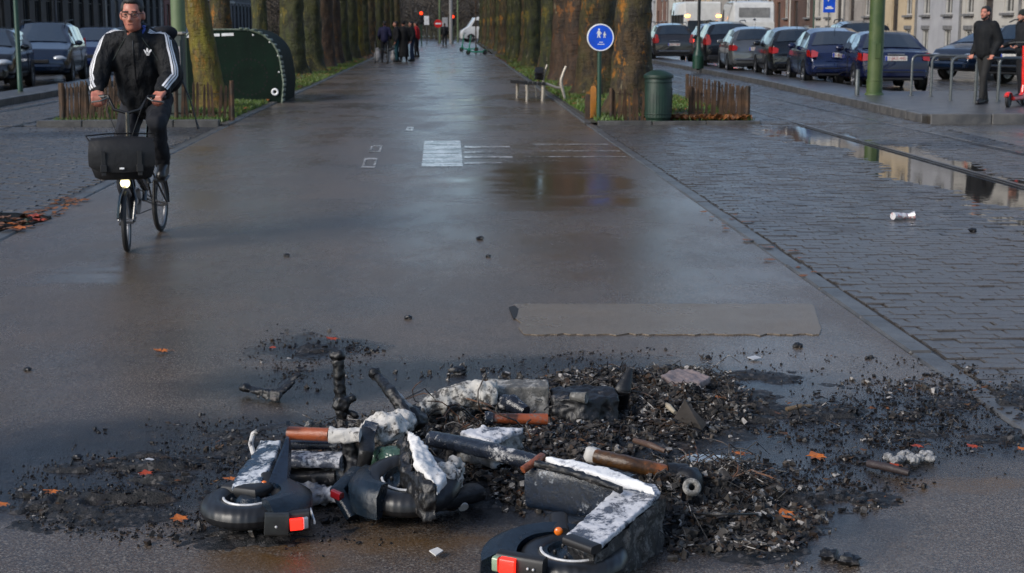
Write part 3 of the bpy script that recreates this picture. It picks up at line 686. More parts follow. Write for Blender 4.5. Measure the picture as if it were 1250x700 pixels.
rows_l = [(-4.28, 28.2, .25, M_BARKY, (-.13, 0)), (-5.65, 39, .30, M_BARKA, (-.01, 0)), (-4.55, 37.8, .22, M_BARKG, (-.01, 0)), (-4.85, 48.6, .42, M_BARKG, (.0, 0)), (-4.55, 51.5, .44, M_BARKG, (0, 0)), (-4.5, 56.5, .42, M_BARKR, (0, 0)), (-4.55, 61.5, .38, M_BARKR, (0, 0)), (-4.5, 66, .36, M_BARKG, (0, 0)), (-4.4, 71, .36, M_BARKG, (0, 0)), (-4.45, 76, .42, M_BARKY, (0, 0)), (-4.4, 81, .38, M_BARKG, (0, 0)), (-4.35, 88, .38, M_BARKA, (0, 0)), (-4.3, 97, .38, M_BARKG, (.03, 0)), (-4.3, 107, .38, M_BARKA, (.03, 0)), (-4.35, 120, .38, M_BARKG, (0, 0)), (-4.35, 135, .38, M_BARKA, (0, 0))]
ll = ['leaning yellow green trunk beside the green lamp post', 'dark trunk rising behind the green bike shelter', 'slim dark trunk at the right end of the bike shelter', 'thick green trunk right of the gap with the parked white car', 'broad green trunk with folds, second in the dense left row', 'reddish brown ribbed trunk in the middle of the left row', 'brown trunk just right of the ribbed one', 'narrow green trunk before the yellow mossy ones', 'slim green trunk next to the narrow green one', 'trunk with bright yellow moss left of the standing group', 'dark trunk directly above the person in navy coat']
for i, (x, y, r, m, ln) in enumerate(rows_l):
    tree(x, y, r, 6.6, m, ll[i] if i < len(ll) else 'dark trunk far down the left row behind the standing group, %s' % ['the nearest', 'the second', 'the third', 'the fourth', 'the last'][i - 11], 30 + i, ln, LT, 1.5)
# scrub and far bare wood that close the avenue
mb = MB(); rr = random.Random(5)
for _ in range(300):
    x = rr.uniform(-40, 48); y = rr.uniform(178, 225); h = rr.uniform(4, 7); r = rr.uniform(.08, .25); p = Vector((x, y, -.1)); mb.tube([p, p + Vector((rr.uniform(-.5, .5), 0, h * .5)), p + Vector((rr.uniform(-1, 1), 0, h))], [r, r * .7, r * .3], 5, caps=False)
    for k in range(34):
        z = rr.uniform(.12, 1) * h; a = rr.uniform(0, 6.28); l_ = rr.uniform(.8, 2.6); q = p + Vector((0, 0, z)); e = q + Vector((math.cos(a) * l_, math.sin(a) * l_, rr.uniform(.3, 1.5))); mb.tube([q, e], [.05, .012], 3, caps=False)
        for _k in range(2):
            e2 = e + Vector((rr.uniform(-1, 1), rr.uniform(-.5, .5), rr.uniform(-.2, 1))); mb.tube([e, e2], [.03, .01], 3, caps=False)
o = mb.build('bare_wood', M_TWIG, None, 0, recalc=False); tag(o, 'brown bare trees massed beyond the far end of the path', 'trees', kind='stuff')
for i, (x, y) in enumerate([(1.0, 176), (-12, 172), (9, 174), (22, 176), (-26, 174)]):
    pass
mb = MB()
for _ in range(26000):
    x = rr.uniform(-42, 50); y = rr.uniform(168, 176); z = abs(rr.gauss(0, .9)) + .1; a = rr.uniform(0, 3.1); s = rr.uniform(.06, .16); k = len(mb.v)
    mb.v += [(x, y, z), (x + s * math.cos(a), y + s * math.sin(a), z + s * .6), (x + s * .2, y, z + s)]; mb.f.append((k, k + 1, k + 2))
o = mb.build('far_hedge', M('hedge_leaf', (.05, .042, .018), .7, col2=(.03, .035, .012), scale=1), None, 0, recalc=False); tag(o, 'low brown hedge growing beyond the crossing street', 'hedge', kind='stuff')

# ================================================================== VEHICLES
def paintm(name, c, metal=.2): return M(name, c, .16, metal=metal, col2=tuple(k * .85 for k in c), scale=3, coat=.55, spec=.5, rvar=.05)
CP = dict(navy=paintm('navy_paint', (.003, .006, .036)), black=paintm('black_paint', (.006, .007, .009)), silver=paintm('silver_paint', (.13, .135, .14), .5), white=paintm('white_paint', (.62, .62, .6), 0), grey=paintm('grey_paint', (.035, .034, .036), .4), blue=paintm('blue_paint', (.004, .010, .050)), dkblue=paintm('darkblue_paint', (.005, .012, .03)))
M_CGLASS = M('car_glass', (.010, .016, .02), .04, coat=1.0, spec=1.0, rvar=.02)
M_TYRE = M('tyre_rubber', (.013, .013, .014), .65, bump=.3, bscale=80)
M_RIM = M('alloy', (.32, .32, .33), .3, metal=.8)
M_TRIM = M('black_trim', (.012, .012, .013), .5)
M_RED = M('red_lens', (.42, .008, .006), .12, col2=(.25, .004, .004), coat=.5)
M_REDON = emis('brake_light_on', (1, .06, .02), 3.2, (.5, .01, .01)); M_AMBON = emis('amber_light_on', (1, .35, .05), 5, (.6, .2, .02))
M_LENS = M('clear_lens', (.5, .52, .55), .08, metal=.3, coat=.6)
M_PLATE = M('plate_white', (.6, .58, .54), .4); M_PTXT = M('plate_red', (.35, .02, .02), .5); M_EU = M('plate_blue', (.01, .04, .35), .5)
def text(s, size, mat, parent, loc, rot, depth=.001, name='lettering', align='CENTER', sx=1.0):
    cu = bpy.data.curves.new(name, 'FONT'); cu.body = s; cu.size = size; cu.extrude = depth; cu.align_x = align; cu.align_y = 'CENTER'
    o = bpy.data.objects.new(name, cu); COL.objects.link(o); dg = bpy.context.evaluated_depsgraph_get()
    me = bpy.data.meshes.new_from_object(o.evaluated_get(dg)); bpy.data.objects.remove(o); me.materials.clear()
    r = link(name, me, mat, parent, 0); r.location = loc; r.rotation_euler = rot; r.scale = (sx, 1, 1); return r
def interp(tab, y):
    for (a, va), (b, vb) in zip(tab[:-1], tab[1:]):
        if y <= b: f = (y - a) / (b - a); f = max(0, min(1, f)); return va + (vb - va) * f
    return tab[-1][1]
TYPES = {  # y from rear (0) to front; roof outline z(y); belt z; L, W
 'sedan': dict(L=4.25, W=1.71, top=[(0, .78), (.04, .93), (.5, 1.0), (1.15, 1.38), (1.7, 1.43), (2.3, 1.41), (3.05, 1.0), (3.9, .86), (4.25, .6)], cab=(.5, 3.05), belt=.93, roof=(1.2, 2.3)),
 'hatch': dict(L=4.0, W=1.74, top=[(0, .72), (.05, 1.0), (.16, 1.1), (.55, 1.44), (1.3, 1.52), (2.2, 1.48), (3.0, 1.05), (3.7, .88), (4.0, .6)], cab=(.12, 3.0), belt=.97, roof=(.6, 2.2)),
 'mpv': dict(L=4.4, W=1.8, top=[(0, .8), (.04, 1.02), (.14, 1.14), (.42, 1.58), (1.4, 1.66), (2.3, 1.62), (3.3, 1.1), (4.1, .92), (4.4, .65)], cab=(.12, 3.3), belt=1.02, roof=(.5, 2.3)),
 'suv': dict(L=4.4, W=1.85, top=[(0, .9), (.04, 1.08), (.14, 1.2), (.4, 1.62), (1.4, 1.70), (2.3, 1.66), (3.15, 1.16), (4.15, 1.0), (4.4, .7)], cab=(.12, 3.15), belt=1.08, roof=(.5, 2.3)),
 'beetle': dict(L=4.1, W=1.76, top=[(0, .62), (.1, .85), (.5, 1.06), (1.1, 1.4), (1.8, 1.5), (2.3, 1.44), (2.95, 1.06), (3.7, .86), (4.1, .55)], cab=(.45, 2.95), belt=.95, roof=(1.1, 2.3))}
def car(kind, paint, loc, heading, label, name='parked_car', cat='car', grp=None, brake=False, plate=None, shut=None):
    T = TYPES[kind]; L_, W = T['L'], T['W'] / 2
    root = thing(name, label, cat, loc, heading, grp)       # local +y is the way the car faces, origin under its middle
    ys = sorted(set([round(L_ * i / 34, 3) for i in range(35)] + [round(a, 3) for a, b in T['top']]))
    def hw(y):
        e = min(1, (y + .02) / .5, (L_ + .02 - y) / .65); return W * (.84 + .16 * math.sqrt(max(0, 1 - (1 - e) ** 2)))
    c0, c1 = T['cab']
    def section(y):
        zt = interp(T['top'], y); w = hw(y); bt = min(T['belt'] + .02 * (y / L_), zt - .03); zb = .24 + .10 * max(0, 1 - y / .35) + .08 * max(0, 1 - (L_ - y) / .4)
        ca = max(0, zt - T['belt']); k = min(1, ca / .45)
        sh = w * (1 - .26 * k) ; rf = w * (1 - .38 * k)
        pts = [(0, zb), (w * .86, zb), (w * .97, zb + .06), (w, .45), (w * 1.0, .62), (w * .985, bt - .1), (w * .955, bt), (sh + (w * .955 - sh) * .04, bt + (zt - bt) * (.82 if k > .1 else .6)), (rf * (1 if k > .1 else .93), zt - .03 * (1 if k > .1 else .4)), (rf * .6, zt - .004), (0, zt + .006)]
        if k <= .1: pts[7] = (w * .93, bt + (zt - bt) * .6); pts[8] = (w * .84, zt - .01)
        return pts
    body = MB(); rings = []
    for y in ys:
        s = section(y); r_ = [(x, y - L_ / 2, z) for x, z in s] + [(-x, y - L_ / 2, z) for x, z in s[-2:0:-1]]; rings.append(r_)
    body.loft(rings); bo = body.build('body', paint, root, 50)
    def sp(y, u, side=1, off=.008):     # point on the body skin: u along section index
        s = section(y); i = int(u); i = min(i, len(s) - 2); f = u - i; x = s[i][0] * (1 - f) + s[i + 1][0] * f; z = s[i][1] * (1 - f) + s[i + 1][1] * f
        return Vector((side * (x + off), y - L_ / 2, z + off * .5))
    # side windows
    for side in (1, -1):
        spans = [(c0 + .42, c0 + (c1 - c0) * .46), (c0 + (c1 - c0) * .46 + .07, c1 - .50)]
        if kind in ('mpv', 'suv'): spans = [(c0 + .28, c0 + .75), (c0 + .83, c0 + 1.62), (c0 + 1.70, c1 - .5)]
        for a, b in spans:
            m = MB(); g_ = []
            for i in range(7):
                y = a + (b - a) * i / 6; g_.append([sp(y, 6.08, side), sp(y, 6.55, side), sp(y, 7.0, side) * 1])
            for i in range(6):
                for j in range(2): n = len(m.v); m.add([g_[i][j], g_[i + 1][j], g_[i + 1][j + 1], g_[i][j + 1]], [(0, 1, 2, 3)])
            m.build('side_window', M_CGLASS, root, 60)
    # windscreen and rear window on the sloping parts of the roofline
    for nm, (a, b) in (('rear_window', (c0 + .05, T['roof'][0] - .02)), ('windscreen', (T['roof'][1] + .03, c1 - .05))):
        m = MB(); g_ = []
        for i in range(7):
            y = a + (b - a) * i / 6; zt = interp(T['top'], y); w = section(y)[8][0] * .90
            back = nm == 'rear_window'
            g_.append([Vector((w * k, y - L_ / 2 + (-.014 if back else .014), zt + .014 - .03 * k * k)) for k in (-1, -.6, -.2, .2, .6, 1)])
        for i in range(6):
            for j in range(5): m.add([g_[i][j], g_[i + 1][j], g_[i + 1][j + 1], g_[i][j + 1]], [(0, 1, 2, 3)])
        m.build(nm, M_CGLASS, root, 60)
    # wheels
    R_ = .31 if kind != 'suv' else .35
    if '_w%.2f' % R_ not in _wc:
        t_ = MB(); rot = Matrix.Rotation(R(90), 3, 'Y'); t_.lathe([(R_ * .62, -.1), (R_ * .93, -.1), (R_, -.06), (R_, .06), (R_ * .93, .1), (R_ * .62, .1), (R_ * .62, -.1)], 26, rot)
        ri = MB(); ri.lathe([(.001, .07), (.07, .075), (R_ * .55, .05), (R_ * .64, .095), (R_ * .64, -.095), (.001, -.09)], 20, rot)
        for k in range(5):
            a = 6.283 * k / 5; ri.box((.078, math.cos(a) * R_ * .34, math.sin(a) * R_ * .34), (.025, .06, R_ * .55), Matrix.Rotation(-(a - math.pi / 2), 3, 'X'), .008)
        a = []
        for m_, mt, nm in ((t_, M_TYRE, 'tyre'), (ri, M_RIM, 'rim')): o = m_.build(nm, mt, None, 40); a.append(o.data); bpy.data.objects.remove(o)
        _wc['_w%.2f' % R_] = a
    a = _wc['_w%.2f' % R_]
    for y in (.78, L_ - .85):
        for side in (1, -1):
            ar = MB(); ar.lathe([(R_ * .4, 0), (R_ * 1.17, 0), (R_ * 1.2, .012), (R_ * 1.0, .02)], 22, Matrix.Rotation(R(90 * side), 3, 'Y'), (side * (hw(y) - .004), y - L_ / 2, R_ + .01)); ar.build('wheel_arch', M_TRIM, root)
            t1 = bpy.data.objects.new('wheel', a[0]); COL.objects.link(t1); t1.parent = root; t1.location = (side * (hw(y) - .085), y - L_ / 2, R_); t1.rotation_euler = (0, 0, 0 if side > 0 else math.pi)
            t2 = bpy.data.objects.new('rim', a[1]); COL.objects.link(t2); t2.parent = t1
    # lights, bumpers, mirrors, plate
    zl = T['belt'] - .12; big = kind in ('mpv', 'suv')
    for side in (1, -1):
        m = MB(); pts = [(1.0, 0, -.09), (.80, -.02, -.07), (.78, -.02, .04), (.86, 0, .08 if not big else .26), (.98, .03, .10 if not big else .30)]
        h_ = hw(.06); q = []
        for fx, fy, dz in pts: q.append(Vector((side * h_ * fx, .02 - L_ / 2 + fy - .02, zl + dz)))
        q2 = [p + Vector((0, -.035, 0)) for p in q]; wrap = [Vector((side * (hw(.30) + .006), .30 - L_ / 2, zl - .06)), Vector((side * (hw(.30) + .004), .30 - L_ / 2, zl + .10))]
        vs = q + q2; n = 5; m.add(vs, [tuple(range(5)), tuple(range(5, 10))] + [(i, (i + 1) % n, (i + 1) % n + n, i + n) for i in range(n)])
        m.add([q2[0] + Vector((side * .012, .02, 0)), wrap[0], wrap[1], q2[4] + Vector((side * .03, .02, -.01))], [(0, 1, 2, 3)])
        m.build('tail_light', M_REDON if brake else M_RED, root, 30)
        m = MB(); m.ell((side * hw(L_ - .2) * .76, L_ / 2 - .17, .68), (.20, .17, .085), Matrix.Rotation(-side * R(28), 3, 'Z')); m.build('headlight', M_LENS, root, 60)
        m = MB(); m.ell((side * (W + .07), c1 - .62 - L_ / 2, T['belt'] + .06), (.11, .05, .075)); m.box((side * (W - .02), c1 - .6 - L_ / 2, T['belt'] + .01), (.12, .04, .03)); m.build('mirror', paint, root, 60)
        MB().box((side * (W + .004), c0 + (c1 - c0) * .46 - L_ / 2, .62), (.012, .008, .62)).build('door_seam', M_TRIM, root, 0)
        MB().box((side * (hw(2.0) + .012), c0 + (c1 - c0) * .40 - L_ / 2, T['belt'] - .13), (.03, .15, .025), bev=.008).build('door_handle', paint, root)
    if brake: MB().box((0, T['roof'][0] - .15 - L_ / 2, interp(T['top'], T['roof'][0] - .1) - .01), (.34, .05, .05)).build('brake_light', M_REDON, root)
    b_ = MB(); b_.box((0, -L_ / 2 - .035, .42), (W * 1.72, .13, .2), bev=.05); b_.build('rear_bumper', paint if kind != 'suv' else M_TRIM, root)
    b_ = MB(); b_.box((0, -L_ / 2 - .105, .47), (W * 1.5, .015, .03), bev=.005); b_.build('bumper_strip', M_TRIM if paint != CP['grey'] else M_RIM, root); MB().box((0, -L_ / 2 - .05, .30), (W * 1.5, .1, .06), bev=.02).build('lower_bumper', M_TRIM, root)
    b_ = MB(); b_.box((0, L_ / 2 + .01, .42), (W * 1.6, .16, .22), bev=.06); b_.build('front_bumper', paint, root)
    MB().box((0, L_ / 2 - .04, .60), (W * .9, .12, .12), bev=.03).build('grille', M_TRIM, root)
    pz = zl - .03; pl = MB().box((0, -L_ / 2 - .03, pz - (.12 if big else 0)), (.52, .02, .115), bev=.004).build('number_plate', M_PLATE, root)
    MB().box((-.235, -L_ / 2 - .0425, pz - (.12 if big else 0)), (.045, .004, .105)).build('country_band', M_EU, pl)
    if plate: text(plate, .115, M_PTXT, pl, (.02, -L_ / 2 - .0415, pz - (.12 if big else 0)), (R(90), 0, 0), sx=.85)
    MB().box((0, -L_ / 2 - .02, pz + (.04 if big else .10)), (.4, .03, .03), bev=.008).build('tailgate_trim', M_RIM if paint in (CP['grey'], CP['navy']) else M_TRIM, root)
    MB().tube([(0, T['roof'][0] + .15 - L_ / 2, interp(T['top'], T['roof'][0] + .2)), (0, T['roof'][0] - .05 - L_ / 2, interp(T['top'], T['roof'][0] + .2) + .2)], [.008, .004], 5).build('aerial', M_TRIM, root)
    if big:
        for s in (1, -1): MB().tube([(s * W * .66, T['roof'][0] + .1 - L_ / 2, T['top'][4][1] - .02), (s * W * .66, T['roof'][0] + .3 - L_ / 2, T['top'][4][1] + .05), (s * W * .66, T['roof'][1] - .1 - L_ / 2, T['top'][4][1] + .03), (s * W * .66, T['roof'][1] + .1 - L_ / 2, T['top'][4][1] - .06)], .018, 6).build('roof_rail', M_TRIM, root)
    return root
GR = 'cars parked along the right kerb'
def at(kind, pxl, pxr, Y, H=1.0):     # centre so that the rear spans two photo columns at depth Y
    return None
car('sedan', CP['navy'], (10.85, 38.1, .0), R(-5), 'dark blue sedan with Belgian number plate, rear toward us beside the thick green post', grp=GR, plate='1-JAX-445')
car('beetle', CP['blue'], (10.35, 41.2, .0), R(-4), 'bright blue rounded car with round red tail lamp, left of the green post', grp=GR, plate='1-GDR-207')
car('hatch', CP['black'], (10.3, 45.7, .0), R(-4), 'black hatchback between the bright blue car and the silver car', grp=GR, plate='1-KLE-318')
car('hatch', CP['silver'], (10.05, 50.6, .0), R(-4), 'silver hatchback with red tail lights between two black cars', grp=GR, plate='1-SFB-650')
car('suv', CP['black'], (10.2, 56.3, .0), R(-4), 'black tall car left of the silver hatchback', grp=GR, plate='1-PTA-172')
car('mpv', CP['grey'], (9.9, 68.2, .0), R(-2), 'dark grey family car seen from behind, just left of the black lamp post', grp=GR, plate='1-DVC-901')
car('hatch', CP['white'], (9.6, 79, .0), R(-1), 'white car mostly hidden beside the big mottled trunk', grp=GR)
car('mpv', CP['dkblue'], (12.6, 73, .0), R(-1), 'dark blue car with lit brake lights waiting behind the black lamp post', 'car', grp='cars driving on the right street', brake=True)
car('suv', CP['black'], (12.6, 47.0, .0), R(-6), 'black car half hidden beyond the dark blue sedan roof', grp='cars driving on the right street', name='car')
car('hatch', CP['dkblue'], (16.3, 44.8, .0), R(118), 'dark teal car facing left behind the man in the black jacket', 'car', grp='cars on the side street at right')
car('mpv', CP['black'], (16.9, 41.2, .0), R(-62), 'black car behind the man in the knitted cap at the right edge', 'car', grp='cars on the side street at right')
GL = 'cars parked along the left kerb'
car('hatch', CP['black'], (-11.4, 38.7, .0), R(187), 'black car at the left edge parked nose toward us', grp=GL)
car('mpv', CP['dkblue'], (-11.25, 43.6, .0), R(186), 'dark car with sky blue windscreen behind the black one at left', grp=GL)
car('hatch', CP['blue'], (-11.4, 50.5, .0), R(185), 'blue roofed car behind the dark car with the blue windscreen', grp=GL)
car('hatch', CP['silver'], (-12.3, 60, .0), R(184), 'silver car just left of the cyclist sleeve', grp=GL)
car('hatch', CP['white'], (-10.8, 58, .0), R(182), 'white car in the gap between two left tree trunks', grp=GL)
car('mpv', CP['silver'], (-10.5, 66, .0), R(182), 'silver car right of the cyclist behind the lamp post', grp=GL)
car('hatch', CP['dkblue'], (-13.8, 52, .0), R(184), 'dark blue car behind the cyclist left arm', grp=GL)

def van(loc, heading, label, W=2.0, H=2.55, L_=5.4, kind='van', paint='white', lights=None, name='white_van'):
    root = thing(name, label, 'van' if kind == 'van' else 'camper', loc, heading)
    prof = [(0, .35), (0, H - .25), (.12, H - .06), (.35, H), (L_ - 1.9, H), (L_ - 1.35, H - .12), (L_ - .75, H * .60), (L_ - .1, H * .44), (L_, .75), (L_ - .05, .35)]
    if kind != 'van': prof = [(0, .3), (0, H - .1), (.1, H), (L_ - .9, H), (L_ - .3, H - .35), (L_ - .1, 1.3), (L_, .9), (L_, .3)]
    rings = []
    for x, ins in ((-W / 2, .05), (-W / 2 + .06, 0), (0, -.012), (W / 2 - .06, 0), (W / 2, .05)):
        cy, cz = L_ / 2, H / 2; rings.append([(x * (1 if z < H * .6 else .955), y + (ins if y < cy else -ins) - L_ / 2, z - (ins if z > cz else 0)) for y, z in prof])
    MB().loft(rings).build('body', CP[paint], root, 40)
    y0 = -L_ / 2 - .015
    if kind == 'van':
        MB().box((0, y0 - .02, .45), (W * .96, .1, .22), bev=.03).build('bumper', M_TRIM, root)
        for s in (1, -1):
            MB().box((s * W * .25, y0, H * .42), (W * .455, .02, H * .42), bev=.02).build('rear_door', CP[paint], root)
            MB().box((s * W * .46, y0 - .004, 1.05), (.1, .04, .42), bev=.012).build('tail_light', M_RED, root)
        for k in range(4): pass
        m = MB()
        for k in range(5): m.tube([(-W * .4, -L_ / 2 + .3 + k * .9, H + .14), (W * .4, -L_ / 2 + .3 + k * .9, H + .14)], .02, 6)
        for s in (1, -1): m.tube([(s * W * .4, -L_ / 2 + .2, H + .12), (s * W * .4, L_ / 2 - 1.8, H + .12)], .025, 6)
        for s in (1, -1):
            for k in range(3): m.tube([(s * W * .4, -L_ / 2 + .4 + k * 1.4, H - .02), (s * W * .4, -L_ / 2 + .4 + k * 1.4, H + .12)], .02, 6)
        m.build('roof_rack', M_TRIM, root)
        MB().box((0, y0 - .012, H * .80), (W * .72, .02, H * .17), bev=.02).build('rear_window', M('frosted_glass', (.22, .22, .22), .2), root)
        MB().ell((0, y0 - .02, H * .68), (.07, .02, .05)).build('badge', M_RIM, root)
    else:
        MB().box((0, y0, H * .50), (W * .80, .03, H * .26), bev=.03).build('rear_window', M_CGLASS, root)
        for s in (1, -1):
            MB().box((s * W * .41, y0 - .006, H * .72), (.28, .035, .12), bev=.012).build('marker_light', M_AMBON, root)
            for k in range(4): MB().box((s * (W / 2 + .006), -L_ / 2 + .9 + k * 1.35, H * .62), (.02, 1.15, .75), bev=.02).build('side_window', M_CGLASS, root)
        MB().box((0, y0 - .03, .5), (W * .9, .1, .2), bev=.03).build('bumper', M_TRIM, root)
    for s in (1, -1):
        MB().add([(s * (W / 2 * .97 + .012), L_ / 2 - 1.75, H * .62), (s * (W / 2 * .97 + .012), L_ / 2 - 1.0, H * .62), (s * (W / 2 * .95 + .012), L_ / 2 - 1.35, H * .86), (s * (W / 2 * .95 + .012), L_ / 2 - 1.75, H * .86)], [(0, 1, 2, 3)]).build('cab_window', M_CGLASS, root, 0)
        for y in (-L_ / 2 + .9, L_ / 2 - .95):
            w_ = _wc['_w0.35'] if '_w0.35' in _wc else list(_wc['_w0.31']); t1 = bpy.data.objects.new('wheel', w_[0]); COL.objects.link(t1); t1.parent = root; t1.location = (s * (W / 2 - .07), y, .35); t1.rotation_euler = (0, 0, 0 if s > 0 else math.pi)
            t2 = bpy.data.objects.new('rim', w_[1]); COL.objects.link(t2); t2.parent = t1
            MB().lathe([(.1, 0), (.42, 0), (.43, .015)], 20, Matrix.Rotation(R(90 * s), 3, 'Y'), (s * (W / 2 - .002), y, .36)).build('wheel_arch', M_TRIM, root)
    return root
van((15.1, 93, 0), R(-1), 'white motorhome with amber marker lights driving away behind the black lamp post', 2.25, 2.95, 6.5, 'camper', name='motorhome')
van((15.3, 78, 0), R(-3), 'white van with roof rack parked behind the silver hatchback', 2.1, 2.75, 5.4)
van((3.8, 152, 0), R(98), 'white van crossing at the far end of the avenue', 2.0, 2.45, 5.0)

# ================================================================== STREET FURNITURE
M_GPOST = M('green_post_paint', (.012, .055, .032), .4, col2=(.01, .035, .022), scale=4)
M_OLIVE = M('mossy_green_paint', (.085, .115, .035), .5, col2=(.04, .075, .02), scale=2.2, bump=.1)
M_PALEG = M('pale_green_paint', (.13, .17, .085), .5, col2=(.09, .13, .06), scale=2)
M_BIN = M('bin_green', (.008, .030, .017), .5, col2=(.004, .016, .010), scale=5)
M_BLKMETAL = M('black_metal', (.012, .013, .014), .35, metal=.4)
M_PICKET = M('weathered_picket', (.075, .036, .014), .75, col2=(.016, .011, .007), scale=5, bump=.5, bscale=30)
M_SIGNB = M('sign_blue', (.0, .075, .62), .35); M_SIGNW = M('sign_white', (.8, .8, .8), .35)
M_CABG = M('cabinet_grey', (.055, .07, .06), .5, col2=(.04, .05, .045)); M_STEEL = M('cast_aluminium', (.42, .38, .32), .35, metal=.5, col2=(.33, .29, .24)); M_SLAT = M('dark_wood_slat', (.008, .008, .010), .35, col2=(.012, .009, .007), scale=6)
M_GALV = M('galvanised_tube', (.16, .17, .17), .35, metal=.6)
def picket_fence(name, a, b, label, h=.52, step=.085, skip=(), mat=M_PICKET, seed=1):
    rn = random.Random(seed); a = Vector((*a, 0)); b = Vector((*b, 0)); d = b - a; n = int(d.length / step); u = d.normalized(); ang = math.atan2(u.y, u.x)
    root = thing(name, label, 'fence', ((a + b) / 2), 0); o0 = Vector(root.location); var = []
    for k in range(4):
        m = MB(); w = rn.uniform(.032, .045); hh = h * rn.uniform(.93, 1.05)
        m.loft([[(-w / 2 * s, -.009, z), (w / 2 * s, -.009, z), (w / 2 * s, .009, z), (-w / 2 * s, .009, z)] for s, z in ((1, 0), (1.1, hh * .4), (.95, hh - .05), (.35, hh))]); o = m.build('picket', mat, None, 0); var.append(o.data); bpy.data.objects.remove(o)
    for i in range(n + 1):
        p = a + u * (i * step + rn.uniform(-.012, .012)); o = bpy.data.objects.new('picket', var[rn.randrange(4)]); COL.objects.link(o); o.parent = root
        o.location = (p.x - o0.x, p.y - o0.y, .02 + rn.uniform(-.02, .01)); o.rotation_euler = (rn.uniform(-.04, .04), rn.uniform(-.10, .10), ang + rn.uniform(-.2, .2))
    for z in (.16, .46):
        for s in (-1, 1):
            pts = [a + u * (d.length * k / 40) + Vector((-u.y, u.x, 0)) * s * .012 * (1 if (k // 1) % 2 else -1) + Vector((0, 0, z + rn.uniform(-.006, .006))) for k in range(41)]
            MB().tube([p - o0 for p in pts], .003, 4).build('wire', M_IRON, root)
    for p in (a, b): MB().tube([p - o0 + Vector((0, 0, -.05)), p - o0 + Vector((0, 0, h + .05))], .035, 8).build('post', mat, root)
    return root
picket_fence('picket_fence', (2.66, 24.62), (3.62, 24.62), 'thin pickets in front of the big mottled trunk left of the bin', .50, .062, seed=5)
picket_fence('picket_fence', (3.95, 24.6), (4.88, 24.6), 'brown picket fence running right from the green litter bin', .53, .066, seed=2)
picket_fence('picket_fence', (4.9, 24.65), (4.9, 31), 'picket fence side running back along the right tram road', .53, .11, seed=3)
picket_fence('picket_fence', (-6.1, 24.5), (-5.0, 24.5), 'brown picket fence behind the cyclist arm at left', .60, .07, seed=4)
picket_fence('picket_fence', (-4.35, 24.7), (-3.48, 24.9), 'leaning picket fence at the foot of the leaning trunk', .62, .085, seed=6)
picket_fence('picket_fence', (-6.15, 24.6), (-6.15, 30), 'picket fence side running back along the left tram road', .6, .12, seed=8)
MO = M('orange_stake', (.42, .16, .015), .5, col2=(.25, .1, .02))
p = G(724, 146); tag(MB().loft([[(p.x + x * s, p.y + y * s, z) for x, y in ((-.045, -.045), (.045, -.045), (.045, .045), (-.045, .045))] for z, s in ((-.03, 1), (.5, 1), (.54, .8), (.56, .3))]).build('stake', MO), 'orange wooden stake beside the blue sign post', 'stake')
p = G(717, 147); tag(MB().loft([[(p.x + x * s, p.y + y * s, z) for x, y in ((-.04, -.04), (.04, -.04), (.04, .04), (-.04, .04))] for z, s in ((-.03, 1), (.40, 1), (.43, .5))]).build('stake', M_PICKET), 'dark brown wooden stake left of the orange one', 'stake')

# round sign: walking adult and child
b = G(731, 149); root = thing('round_sign', 'round blue sign with walking adult and child on a green post', 'sign', b)
sz = PY(733, 46, b.y - .05) - b
MB().tube([(0, 0, -.05), (0, 0, sz.z + .18)], .034, 14).build('post', M_GPOST, root); MB().box((0, 0, .02), (.14, .14, .04), bev=.01).build('base_plate', M_GPOST, root)
rot = Matrix.Rotation(R(90), 3, 'X'); sr = .215
dd = MB().lathe([(.001, -.008), (sr, -.008), (sr, .008), (.001, .008)], 48, rot, (sz.x, -.05, sz.z)).build('disc', M_SIGNB, root)
MB().lathe([(sr - .016, .009), (sr - .016, .012), (sr, .012), (sr + .004, .004), (sr + .004, -.01), (sr - .002, -.012)], 48, rot, (sz.x, -.05, sz.z)).build('rim', M_SIGNW, dd)
def picto(x, z, s, lean=0):
    m = MB(); P = lambda pts: m.add([(sz.x + x + a * s, -.0615, sz.z + z + c * s) for a, c in pts], [tuple(range(len(pts)))])
    m.lathe([(.001, 0), (.10 * s, 0)], 14, rot, (sz.x + x, -.0615, sz.z + z + .92 * s))
    P([(-.16, .78), (.12, .78), (.17, .35), (.1, .34), (.02, .45), (-.02, .4), (-.14, .38)]); P([(-.12, .42), (.06, .42), (.16, .0), (.06, .0), (-.03, .3), (-.12, 0), (-.21, 0)])
    P([(.1, .76), (.30, .48), (.26, .44), (.08, .62)]); P([(-.16, .76), (-.27, .45), (-.22, .42), (-.1, .6)]); m.build('pictogram', M_SIGNW, dd, 0, recalc=False)
picto(-.025, -.005, .145); picto(.065, -.005, .098)
for z, w in ((-.075, .06), (-.108, .11)): MB().box((sz.x + .01, -.0615, sz.z + z), (w, .002, .010)).build('text_line', M_SIGNW, dd, 0)
MB().box((0, -.02, sz.z), (.1, .05, .05), bev=.008).build('bracket', M_GPOST, root)

